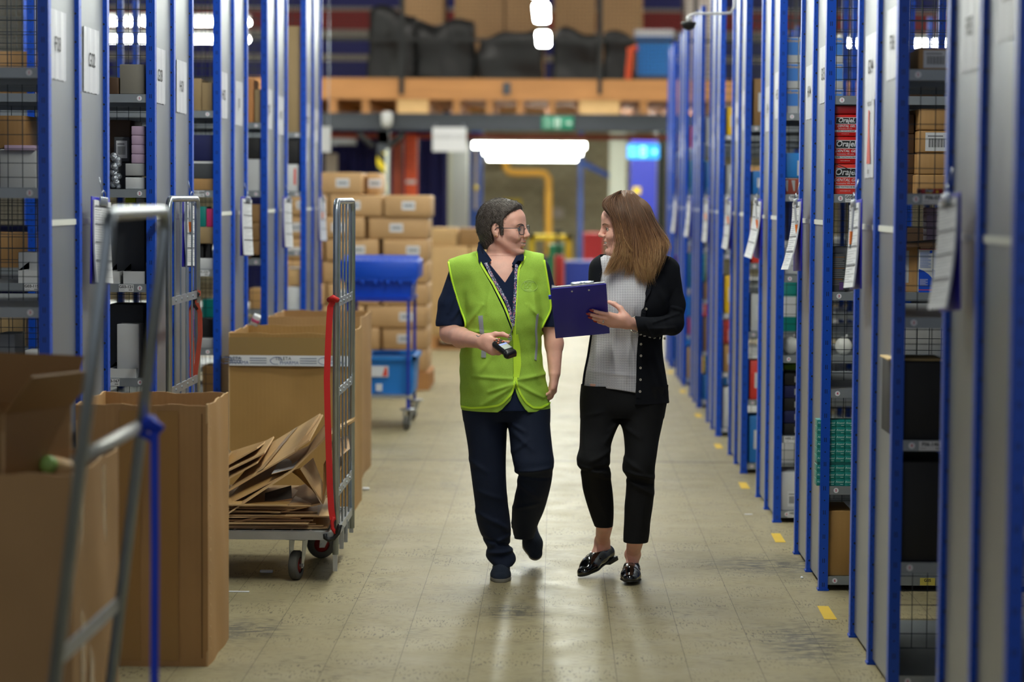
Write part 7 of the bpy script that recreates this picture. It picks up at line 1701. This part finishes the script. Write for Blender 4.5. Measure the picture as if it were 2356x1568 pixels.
# ================================================================ person in the black cardigan
DB = 10.10
Q_ = lambda x, y, D=DB: Vector(at(x, y, D))
M_skinB = M_skinA; M_cardi = fabric('black_cardigan', (14, 16, 24), .95, 700, .2); M_trB = fabric('black_trousers', (17, 17, 20), .85, 500, .2); M_nail = mat('red_nail', (170, 14, 20), .15, coat=.6)
pB = empty('person', (at(1440, 1340, 10.05).x, 10.10, 0), 0, 'person with long brown hair in a black cardigan, walking and holding up a blue clipboard', 'person', None); OB = pB.location.copy()
zsB = list(np.arange(.0, .80, .004))+list(np.arange(.80, 1.00, .003))+list(np.arange(1.00, 1.20, .0020))+list(np.arange(1.20, 1.32, .003))+list(np.arange(1.32, 1.70, .0018))
SB = SF((Q_(1318, 600).x, 9.68, 0), (Q_(1585, 600).x, 10.55, 0), .0024, zsB)
tkB = LK([(588, 1385, 1500, DB, .06), (600, 1372, 1530, DB, .085), (625, 1364, 1548, DB, .105), (660, 1366, 1545, DB-.01, .130), (700, 1366, 1540, DB-.02, .138), (740, 1362, 1530, DB-.015, .128), (780, 1356, 1524, DB, .118), (820, 1350, 1526, DB, .120), (860, 1342, 1532, DB, .128), (895, 1338, 1537, DB, .132), (925, 1336, 1540, DB, .130)])
SB.loft([(z, x, y, a-.022, b-.022) for z, x, y, a, b in tkB], k=.02)
hB = Q_(1437, 523)
WB, LB, frB = head(SB, hB, (-.985, -.16, -.10), (-.04, 0, 1), .99, open_=1.5, fh=.004)
SB.cone(Q_(1446, 570, DB+.01), Q_(1450, 640, DB+.03), .048, .056, k=.02); SB.cone(Q_(1450, 612, DB+.01), Q_(1400, 618, DB+.02), .042, .036, k=.03); SB.cone(Q_(1450, 612, DB+.01), Q_(1515, 618, DB+.02), .042, .036, k=.03)
# far-side arm behind the board, then the arm that holds the board
SB.cone(Q_(1382, 622), Q_(1366, 720, DB-.0), .042, .038, k=.02); SB.cone(Q_(1366, 720, DB), Q_(1330, 712, DB-.13), .036, .027, k=.02)
hand(SB, Q_(1330, 712, DB-.13), (-.75, -.55, .1), (.3, -.5, .8), [(.5, .6, .4)]*4, ((.7, .5, .3), (.9, .2, .3), (.95, 0, .3)), side=1, sc=.88)
SB.cone(Q_(1536, 622), Q_(1548, 738, DB+.0), .042, .038, k=.02); SB.cone(Q_(1548, 738, DB), Q_(1500, 752, DB-.12), .036, .030, k=.02); SB.cone(Q_(1500, 752, DB-.12), Q_(1446, 742, DB-.245), .030, .0240, k=.02)
tipsB, fB, sB, nB = hand(SB, Q_(1446, 742, DB-.245), (-1, .0, .15), (.05, .76, .62), [(.02, .10, .10), (.02, .10, .08), (.04, .12, .10), (.08, .16, .12)], ((.62, .45, .70), (.85, .1, .55), (.95, 0, .3)), side=-1, sc=.99, k=.0035, spread=.03)
lgL = LK([(880, 1338, 1430, DB, .110), (915, 1336, 1428, DB, .108), (959, 1336, 1425, DB-.01, .102), (993, 1335, 1415, DB-.03, .095), (1029, 1333, 1405, DB-.07, .088), (1060, 1327, 1404, DB-.09, .084), (1074, 1333, 1404, DB-.085, .078), (1095, 1337, 1405, DB-.06, .072), (1125, 1341, 1409, DB-.03, .068), (1145, 1346, 1411, DB-.01, .066), (1168, 1353, 1412, DB+.01, .064), (1200, 1364, 1411, DB+.03, .062), (1210, 1368, 1410, DB+.035, .062)])
lgR = LK([(880, 1426, 1538, DB, .110), (925, 1427, 1532, DB, .108), (969, 1429, 1525, DB-.01, .102), (1012, 1436, 1516, DB-.03, .094), (1046, 1437, 1511, DB-.05, .088), (1075, 1432, 1507, DB-.06, .082), (1095, 1440, 1506, DB-.05, .076), (1129, 1440, 1505, DB-.045, .070), (1162, 1437, 1502, DB-.04, .068), (1195, 1436, 1497, DB-.035, .064), (1235, 1434, 1493, DB-.03, .062), (1246, 1434, 1491, DB-.03, .062)])
SB.loft(shr(lgL, .020), k=.02); SB.loft(shr(lgR, .020), k=.02)
tp = flr(1340, 1330); dirt = Vector((-.60, -.74, -.24)).normalized(); MtL = shoe_frame((0, 0, 0), dirt, (-.25, -.15, 1)); MtL.translation = Vector((tp.x, tp.y+.015, .005))-(MtL.to_3x3() @ Vector((.112, 0, .0))*.95)
fp = flr(1446, 1347); MtR = shoe_frame((fp.x+.014, fp.y+.122, .008), (-.13, -1, 0), (0, 0, 1))
for Mt, leg in ((MtL, Q_(1391, 1205, DB+.035)), (MtR, Q_(1462, 1240, DB-.03))):
    q = lambda x, y, z: Mt @ Vector((x, y, z))
    an = q(-.070, 0, .098)
    SB.cone(leg, an, .036, .0285, k=.012); SB.cone(an, q(-.082, 0, .042), .0285, .0235, k=.015); SB.cone(an, q(-.01, 0, .052), .0265, .0235, k=.018); SB.cone(q(-.01, 0, .05), q(.05, 0, .030), .0235, .018, k=.015)
    for s_ in (-1, 1): SB.ell(q(-.066, s_*.0225, .095), (.009, .008, .011), k=.012)
def pickB(C):
    r = lipmask(LB(C)).astype(int)
    for tip, td, nn, rr_, pts in tipsB[:4]:
        t = np.array(tip); q = C-t; out = q@np.array(nn if nn is not None else (0, -1, 0)); al = q@np.array(td)
        r[(out > .0018) & (np.linalg.norm(q, axis=1) < .0115) & (al > -.006)] = 2
    return r
SB.build('body', [M_skinB, M_lip, M_nail], pB, pickB)
face_parts(pB, WB, frB, .99, ('B', (90, 80, 60)), (110, 78, 56), OB, S=SB)
mb = MB()
for tip, td, nn, rr_, pts in tipsB[:4]:
    c = tip+td*.004+nn*.0035-OB; z_ = nn.normalized(); x_ = td; y_ = z_.cross(x_)
    mb.ball((0, 0, 0), 1, M_nail, 8, Matrix(((x_.x, y_.x, z_.x, c.x), (x_.y, y_.y, z_.y, c.y), (x_.z, y_.z, z_.z, c.z), (0, 0, 0, 1))) @ Matrix.Diagonal((.0095, .0060, .0030, 1)))
mb.build('nails', pB)
# patterned blouse
M_bl2 = bpy.data.materials.new('blouse_print'); M_bl2.use_nodes = True; nt = M_bl2.node_tree; b = nt.nodes['Principled BSDF']; b.inputs['Roughness'].default_value = .8
tc = nd(nt, 'ShaderNodeTexCoord'); sp_ = nd(nt, 'ShaderNodeSeparateXYZ'); nt.links.new(tc.outputs['Object'], sp_.inputs[0]); CELL = .0105
ux = mth(nt, 'FRACT', mth(nt, 'DIVIDE', mth(nt, 'ADD', sp_.outputs[0], 5), CELL)); uz = mth(nt, 'FRACT', mth(nt, 'DIVIDE', sp_.outputs[2], CELL))
ax = mth(nt, 'ABSOLUTE', mth(nt, 'SUBTRACT', ux, .5)); az = mth(nt, 'ABSOLUTE', mth(nt, 'SUBTRACT', uz, .5)); mx_ = mth(nt, 'MAXIMUM', ax, az)
rg = mth(nt, 'MULTIPLY', mth(nt, 'GREATER_THAN', mx_, .30), mth(nt, 'LESS_THAN', mx_, .41)); rr2 = mth(nt, 'SQRT', mth(nt, 'ADD', mth(nt, 'MULTIPLY', ax, ax), mth(nt, 'MULTIPLY', az, az)))
dot = mth(nt, 'MULTIPLY', mth(nt, 'LESS_THAN', rr2, .17), mth(nt, 'GREATER_THAN', rr2, .06))
nt.links.new(mixc(nt, mth(nt, 'MULTIPLY', mth(nt, 'MAXIMUM', rg, dot), .9), srgb(226, 222, 226), srgb(50, 54, 80)), b.inputs['Base Color'])
GB = dict(lo=(Q_(1318, 600).x, 9.86, .9), hi=(Q_(1585, 600).x, 10.36, 1), h=.0028, zs=sub_fine(Q_(0, 935).z, Q_(0, 570).z, .0028))
SBl = SF(**GB)
fb = ridge_fn([(1378, 700, 1366, 860, .004, .012), (1420, 690, 1400, 870, .004, .012), (1455, 700, 1440, 870, .004, .010), (1395, 640, 1410, 740, .004, .012), (1360, 850, 1460, 860, .003, .008)])
SBl.loft([(z, x, y, a-.010, b-.008) for z, x, y, a, b in tkB], k=.02, fold=fb); SBl.cone(Q_(1450, 608, DB+.02), Q_(1450, 640, DB+.02), .064, .09, k=.02); SBl.cone(Q_(1450, 616), Q_(1395, 622), .052, .048, k=.03); SBl.cone(Q_(1450, 616), Q_(1520, 622), .052, .048, k=.03)
SBl.app(lambda X, Y, Z: ((Q_(0, 887).z-Z)+.02*np.sin(X*9)+0*Y).astype(f4), k=.002, op='i')
SBl.app(lambda X, Y, Z: (np.sqrt(((X-Q_(1448, 600).x)/1.15)**2+(Y-(DB+.0))**2)-.075+.0*Z).astype(f4), (Q_(1370, 600).x, DB-.15, Q_(0, 622).z), (Q_(1530, 600).x, DB+.2, Q_(0, 560).z), k=.008, op='s', pad=0)
blouse = SBl.build('blouse', M_bl2, pB)
# cardigan, open at the front
SC = SF(**GB)
fc = ridge_fn([(1560, 640, 1552, 730, .005, .010), (1500, 640, 1530, 700, .004, .012), (1565, 700, 1540, 770, .007, .008), (1500, 760, 1540, 740, .006, .008), (1490, 748, 1530, 728, .005, .007), (1500, 800, 1530, 900, .005, .012), (1490, 830, 1520, 920, .004, .012), (1556, 660, 1530, 700, -.005, .008)])
SC.loft(tkB, k=.02, fold=fc); SC.cone(Q_(1450, 616), Q_(1395, 620), .058, .052, k=.03); SC.cone(Q_(1450, 616), Q_(1520, 620), .058, .055, k=.03)
SC.cone(Q_(1386, 620), Q_(1372, 715, DB-.01), .050, .046, k=.03); SC.cone(Q_(1372, 715, DB-.01), Q_(1345, 712, DB-.10), .044, .036, k=.01)
# front opening: everything between the two front edges, front half only
opn = [(560, 1380, 1500), (590, 1383, 1497), (610, 1386, 1494), (650, 1378, 1492), (700, 1368, 1481), (760, 1358, 1470), (800, 1350, 1467), (860, 1343, 1466), (900, 1340, 1464), (935, 1338, 1463)]
oz = np.array([Q_(0, a).z for a, _, _ in opn]); ol = np.array([Q_(b, 600, DB-.10).x for _, b, _ in opn]); orr = np.array([Q_(c, 600, DB-.10).x for _, _, c in opn]); oo = np.argsort(oz)
def cut(X, Y, Z):
    z = Z.ravel(); a = np.interp(z, oz[oo], ol[oo]); b = np.interp(z, oz[oo], orr[oo]); return np.maximum(np.maximum(a[None, None, :]-X, X-b[None, None, :]), Y-(DB+.005)).astype(f4)
SC.app(lambda X, Y, Z: (np.sqrt(((X-Q_(1450, 600).x)/1.1)**2+(Y-(DB+.02))**2)-.080+.0*Z).astype(f4), (Q_(1370, 600).x, DB-.15, Q_(0, 615).z), (Q_(1530, 600).x, DB+.2, Q_(0, 560).z), k=.008, op='s', pad=0)
SC.app(cut, k=.002, op='s')
SC.app(lambda X, Y, Z: ((Q_(0, 922).z-Z)+.03*(X-Q_(1530, 600).x)+0*Y).astype(f4), k=.002, op='i')
# near sleeve added after the cut so it passes in front
SC.cone(Q_(1533, 622), Q_(1549, 700, DB+.01), .056, .048, k=.03); SC.cone(Q_(1549, 700, DB+.01), Q_(1546, 742, DB-.01), .048, .047, k=.02)
SC2 = SF(lo=(Q_(1440, 600).x, 9.74, .9), hi=(Q_(1585, 600).x, 10.36, 1), h=.0026, zs=sub_fine(Q_(0, 810).z, Q_(0, 640).z, .0026))
SC2.cone(Q_(1549, 690, DB+.01), Q_(1546, 740, DB-.01), .048, .049, k=.02); SC2.cone(Q_(1545, 745, DB-.01), Q_(1505, 753, DB-.12), .047, .042, k=.02); SC2.cone(Q_(1505, 753, DB-.12), Q_(1462, 747, DB-.215), .041, .036, k=.01)
fs_ = ridge_fn([(1500, 735, 1560, 720, .006, .007), (1490, 750, 1550, 752, .005, .007), (1500, 772, 1550, 765, -.004, .007), (1530, 700, 1568, 712, .006, .008), (1480, 738, 1500, 775, .003, .006)])
SC2.app(lambda X, Y, Z: fs_(X, Y, Z)+0*Y, op='+')
SC2.app(lambda X, Y, Z: ((Q_(1469, 750, DB-.18).x-X)-.25*(Z-Q_(0, 750).z)+0*Y).astype(f4), k=.002, op='i')
cardi = SC.build('cardigan', M_cardi, pB); SC2.build('sleeve', M_cardi, cardi)
M_btn = mat('pearl_button', (214, 206, 190), .25)
mb = MB()
def button(S, x, y, D=None):
    p = S.hit(x, y, D0=9.5, out=.0015); n = S.normal(p-Vector((0, 0, 0))); n = n if n.y < 0 else Vector((0, -1, 0)); mb.cyl(p-OB, p+n*.003-OB, .0052, M_btn, 14); mb.cyl(p+n*.003-OB, p+n*.0034-OB, .0022, mat('button_centre', (120, 110, 96), .5), 8)
for x, y in ((1484, 710), (1472, 791), (1472, 818), (1471, 846), (1471, 873), (1470, 900)): button(SC, x+2, y)
for x, y in ((1474, 770), (1483, 773), (1495, 776), (1506, 778), (1517, 779), (1529, 780)): button(SC2, x, y-2)
mb.build('buttons', cardi)
mb = MB(); ribbon(mb, SC, [(1494+2, 625), (1492+2, 660), (1484, 700), (1476, 750), (1471.5, 800), (1470.5, 860), (1468.5, 915)], .020, M_cardi, .0012, .002, 8); mb.v = [tuple(Vector(v)-OB) for v in mb.v]; mb.build('button_band', cardi)
# trousers
SBt = SF((Q_(1312, 600).x, 9.90, 0), (Q_(1550, 600).x, 10.30, 1), .0032, sub_fine(Q_(0, 1252).z-.02, Q_(0, 870).z, .0032))
fb2 = ridge_fn([(1427, 965, 1400, 985, .006, .01), (1427, 968, 1390, 1010, .006, .010), (1430, 975, 1470, 1000, .005, .010), (1400, 1030, 1360, 1050, .007, .010), (1330, 1063, 1400, 1085, .009, .010), (1338, 1074, 1400, 1066, -.008, .008), (1400, 1092, 1360, 1080, .006, .008), (1436, 1050, 1480, 1080, .006, .010), (1436, 1078, 1500, 1092, .009, .010), (1442, 1095, 1495, 1108, -.007, .008), (1445, 1100, 1500, 1130, .006, .012), (1340, 960, 1344, 1030, .003, .014), (1460, 940, 1468, 1040, .003, .018), (1370, 1130, 1400, 1190, .004, .012), (1390, 940, 1350, 950, .004, .010), (1480, 1140, 1470, 1230, .003, .014)])
SBt.loft(lgL, k=.006, pw=2.15, fold=fb2); SBt.loft(lgR, k=.004, pw=2.15, fold=fb2)
SBt.loft([(z, x, y, a, b) for z, x, y, a, b in LK([(872, 1345, 1528, DB, .105), (900, 1338, 1535, DB, .115), (940, 1336, 1530, DB, .115), (958, 1338, 1526, DB, .10)])], k=.012)
SBt.build('trousers', M_trB, pB)
# loafers
build_shoe('shoe', 'loafer', MtL, pB, .95); build_shoe('shoe', 'loafer', MtR, pB, .93)
# clipboard
M_cb = mat('clipboard_royal_blue', (50, 44, 168), .42)
c4 = [Q_(1266, 664, 9.74), Q_(1394, 652, 9.74), Q_(1403.5, 765.5, 9.965), Q_(1279, 777.5, 9.965)]
cc0 = sum(c4, Vector())/4; cb = empty('clipboard', tuple(cc0), 0, 'blue clipboard held up in front by the person in the black cardigan', 'clipboard', None)
ex = (c4[1]-c4[0]); ey = (c4[0]-c4[3]); Wd = (ex.length+(c4[2]-c4[3]).length)/2; Hd = (ey.length+(c4[1]-c4[2]).length)/2; MF = frame((0, 0, 0), ex, ey)
mb = MB(); mb.rbox((-Wd/2, -Hd/2, -.0025), (Wd/2, Hd/2, .0025), M_cb, .0024, MF); mb.build('board', cb)
mb = MB()
mb.rbox((-Wd/2+.006, -Hd/2+.01, -.009), (Wd/2-.006, Hd/2+.004, -.0027), M_paper, .001, MF); mb.add([(-Wd/2+.004, Hd/2-.002, -.006), (-Wd/2+.045, Hd/2-.002, -.006), (-Wd/2+.006, Hd/2+.012, -.010)], [(0, 1, 2), (2, 1, 0)], M_paper, MF); mb.build('paper_stack', cb)
mb = MB(); mb.rbox((-.030, Hd/2-.035, -.020), (.055, Hd/2+.007, -.008), M_zinc, .004, MF)
mb.rbox((-.028, Hd/2+.004, -.016), (.016, Hd/2+.0085, -.006), M_zinc, .002, MF).rbox((.024, Hd/2+.004, -.016), (.064, Hd/2+.0085, -.006), M_zinc, .002, MF)
for x, y in ((-.046, -.012), (.030, -.014)): mb.ball((x*.9+.014, Hd/2+y-.012, .0035), .0042, M_btn, 6, MF)
mb.build('clip', cb)
o = MB().rbox((-Wd/2-.012, Hd/2-.062, -.004), (-Wd/2-.0005, Hd/2-.040, .004), mat('blue_pen', (30, 60, 220), .4), .003, MF).build('blue_tab', cb)
# ring and bracelet
mb = MB(); M_sil = mat('silver', (226, 224, 220), .15, .9); pts = tipsB[2][4]; rc = pts[0].lerp(pts[1], .62)-OB; ax_ = (pts[1]-pts[0]).normalized(); a_ = ax_.orthogonal().normalized(); b_ = ax_.cross(a_)
for o_ in (-.0016, .0016): mb.tube([rc+ax_*o_+(a_*cos(t)+b_*sin(t))*.0093 for t in [2*pi*i/16 for i in range(16)]], .0013, M_sil, 6, closed=True)
mb.ball(tuple(rc-nB*.0098), .0036, M_sil, 6); mb.build('ring', pB)
mb = MB(); bc_ = Q_(1461, 747, DB-.185); bx_ = (Q_(1441, 742, DB-.215)-Q_(1500, 752, DB-.12)).normalized(); bx_ = (bx_+Vector((.15, 0, -.15))).normalized(); a_ = bx_.orthogonal().normalized(); b_ = bx_.cross(a_)
for i in range(30): t = 2*pi*i/30; mb.ball(tuple(bc_+(a_*cos(t)+b_*sin(t))*.0312-OB), .0034 if i % 5 else .0048, M_sil, 5)
mb.tube([bc_+(a_*cos(t)+b_*sin(t))*.0308-OB for t in [2*pi*i/30 for i in range(30)]], .0016, M_sil, 6, closed=True)
mb.build('bracelet', pB)
# long hair: under-volume plus combed locks
M_hB = mat('long_brown_hair', (124, 88, 60), .45, noise=.25, nscale=60, stretch=(6, 6, .25), bump=.5, bscale=140)
f, l, u = frB; R3b = np.array([[f.x, f.y, f.z], [l.x, l.y, l.z], [u.x, u.y, u.z]]); o3b = np.array(hB)
SHB = SF((Q_(1360, 600).x, 9.88, 0), (Q_(1560, 600).x, 10.34, 0), .0024, sub_fine(Q_(0, 640).z, Q_(0, 425).z, .0024))
SHB.ell(WB(-.020, 0, .040), (.106, .086, .094), R=R3b, k=.02); SHB.ell(WB(-.055, .0, -.03), (.075, .084, .085), R=R3b, k=.03); SHB.ell(WB(-.085, -.0, -.085), (.060, .085, .07), R=R3b, k=.03)
SHB.cone(WB(-.005, .070, .02), Q_(1445, 610, DB-.095), .030, .030, k=.03); SHB.cone(WB(-.06, .065, -.02), Q_(1490, 600, DB-.04), .045, .045, k=.03); SHB.cone(WB(-.07, .0, -.05), Q_(1500, 610, DB+.07), .05, .05, k=.03)
def hlB(X, Y, Z):
    x, y, z = X-o3b[0], Y-o3b[1], Z-o3b[2]; lx, lyy, lz = [R3b[i, 0]*x+R3b[i, 1]*y+R3b[i, 2]*z for i in range(3)]
    return (lx-np.interp(lz, [-.15, -.06, -.0, .05, .085, .12], [.030, .032, .036, .050, .090, .13]).astype(f4)).astype(f4)
SHB.app(hlB, k=.006, op='i')
hairB = SHB.build('hair', M_hB, pB)
H7 = lambda x, y, d=0: Vector(at(960+x/3.266, 420+y/3.266, DB+d))
G = [  # guide locks from the parting: image x, y and depth offset
 [(1450, 96, -.02), (1386, 130, -.040), (1378, 165, -.052), (1428, 212, -.076), (1484, 290, -.088), (1496, 400, -.096), (1484, 500, -.105), (1420, 600, -.115), (1385, 690, -.12)],
 [(1480, 80, -.02), (1450, 130, -.06), (1484, 220, -.085), (1516, 330, -.098), (1524, 450, -.105), (1500, 560, -.115), (1450, 640, -.12), (1400, 700, -.12)],
 [(1520, 66, -.02), (1510, 130, -.06), (1530, 240, -.09), (1560, 360, -.10), (1570, 480, -.11), (1545, 590, -.12), (1490, 680, -.125)],
 [(1550, 58, -.02), (1570, 140, -.06), (1600, 260, -.09), (1630, 380, -.10), (1650, 500, -.11), (1650, 600, -.12), (1690, 700, -.125), (1700, 790, -.125)],
 [(1580, 54, -.02), (1620, 140, -.055), (1665, 260, -.085), (1700, 380, -.10), (1725, 500, -.105), (1720, 610, -.12), (1715, 710, -.125), (1745, 770, -.125)],
 [(1600, 58, -.01), (1665, 150, -.045), (1720, 270, -.07), (1765, 380, -.085), (1800, 480, -.095), (1800, 570, -.11), (1770, 660, -.12), (1750, 730, -.12)],
 [(1620, 66, 0), (1700, 170, -.02), (1760, 290, -.04), (1815, 390, -.06), (1855, 450, -.07), (1840, 540, -.085), (1800, 620, -.10)],
 [(1630, 76, .02), (1720, 190, .01), (1785, 310, -.01), (1845, 400, -.03), (1880, 440, -.04), (1862, 490, -.05), (1840, 560, -.06)],
 [(1540, 56, -.03), (1490, 74, -.05), (1440, 110, -.065), (1440, 170, -.08), (1490, 270, -.095), (1540, 380, -.10), (1600, 470, -.11), (1680, 520, -.10), (1800, 500, -.085)],
 [(1500, 70, -.03), (1440, 104, -.04), (1380, 146, -.04), (1370, 172, -.045), (1400, 200, -.065), (1462, 260, -.083), (1500, 340, -.09), (1530, 440, -.10), (1620, 560, -.115), (1650, 640, -.12)],
 [(1600, 60, .02), (1680, 150, .04), (1750, 280, .04), (1790, 400, .04), (1800, 520, .04), (1790, 620, .04)],
 [(1480, 84, .02), (1420, 130, .04), (1400, 180, .055), (1420, 260, .07), (1440, 400, .075), (1430, 520, .06), (1410, 620, .03), (1380, 680, .0)],
]
M_bs = [mat('hair_lock_brown', (92, 58, 36), .38), mat('hair_lock_mid', (128, 88, 56), .38), mat('hair_lock_dark', (66, 42, 28), .4), mat('hair_lock_gold', (168, 126, 82), .38)]
def catmull(P, n):
    out = []
    for i in range(len(P)-1):
        p0, p1, p2, p3 = P[max(i-1, 0)], P[i], P[i+1], P[min(i+2, len(P)-1)]
        for k in range(n):
            t = k/n; out.append(.5*((2*p1)+(p2-p0)*t+(2*p0-5*p1+4*p2-p3)*t*t+(3*p1-p0-3*p2+p3)*t**3))
    return out+[P[-1]]
rnd = random.Random(8); mb = MB()
GP = [[H7(*p) for p in g] for g in G]; L_ = 22
def resamp(P):
    C = catmull(P, 8); d = [0]
    for i in range(1, len(C)): d.append(d[-1]+(C[i]-C[i-1]).length)
    out = []
    for k in range(L_):
        t = d[-1]*k/(L_-1); j = max(0, min(len(C)-2, int(np.searchsorted(d, t))-1)); out.append(C[j].lerp(C[j+1], (t-d[j])/max(1e-6, d[j+1]-d[j])))
    return out
RS = [resamp(g) for g in GP]
pairs = [(0, 1), (1, 2), (2, 3), (3, 4), (4, 5), (5, 6), (6, 7), (9, 0), (8, 1), (8, 2), (7, 10), (3, 5), (9, 1)]
M_grad = [mat('hair_%d' % k, c, .40) for k, c in enumerate(((104, 72, 50), (124, 86, 60), (146, 104, 70), (172, 128, 86), (196, 154, 104), (218, 178, 124)))]
NP = 17
for i in range(6200):
    a, b = rnd.choice(pairs); t = rnd.random(); A, B = RS[a], RS[b]
    if (a, b) == (11, 9): t = t*.35
    cl_ = rnd.random(); rc_ = random.Random(int(t*14)+a*100+b*17)      # locks share a drift so strands clump
    drift = Vector((rc_.gauss(0, .004), rc_.gauss(0, .004), 0)); c_amp = rc_.uniform(.002, .006); c_ph = rc_.uniform(0, 6)
    off = Vector((rnd.gauss(0, .0045), rnd.gauss(0, .005), rnd.gauss(0, .003))); fr_ = rnd.uniform(.0, .06); en = rnd.uniform(.80, 1.02); ph = rnd.uniform(0, 6); am = rnd.uniform(.0003, .0012)
    if 0 in (a, b) or 9 in (a, b): off.x = abs(off.x)*.7; drift.x = abs(drift.x)*.6
    P3 = []
    for k in range(NP):
        s_ = min(L_-1.001, (fr_+(en-fr_)*k/(NP-1))*(L_-1)); j = min(L_-2, int(s_)); q = A[j].lerp(A[j+1], s_-j).lerp(B[j].lerp(B[j+1], s_-j), t)
        g_ = k/(NP-1); w_ = min(1, (k+1)/6); q = q+(off+drift*g_*2)*w_*(1+.5*g_)+Vector((sin(ph+k*.6), 0, cos(ph*2+k*.5)))*am*w_+Vector((sin(c_ph+k*.45), .5*cos(c_ph+k*.4), 0))*c_amp*g_
        if k < 11:
            for _ in range(3):
                if SHB.at(q) < -.001: q = q+SHB.normal(q)*.003
                else: break
        P3.append(q-OB)
    for _ in range(2): P3 = [P3[0]]+[(P3[k-1]+P3[k]*2+P3[k+1])/4 for k in range(1, NP-1)]+[P3[-1]]
    r0 = rnd.uniform(.0005, .00095); n0 = len(mb.f); base = rnd.gauss(.7, .75)
    mb.tube(P3, r0, M_grad[0], 3, rad=[r0*(1 if k < NP-5 else (NP-k)/6) for k in range(NP)])
    for k in range(NP-1):
        ci = max(0, min(5, int(base+4.2*max(0, k/(NP-1)-.35)/.65)));
        for q in range(3): mb.m[n0+k*3+q] = mb.mi(M_grad[ci])
mb.build('hair_locks', hairB)
bpy.context.view_layer.update()
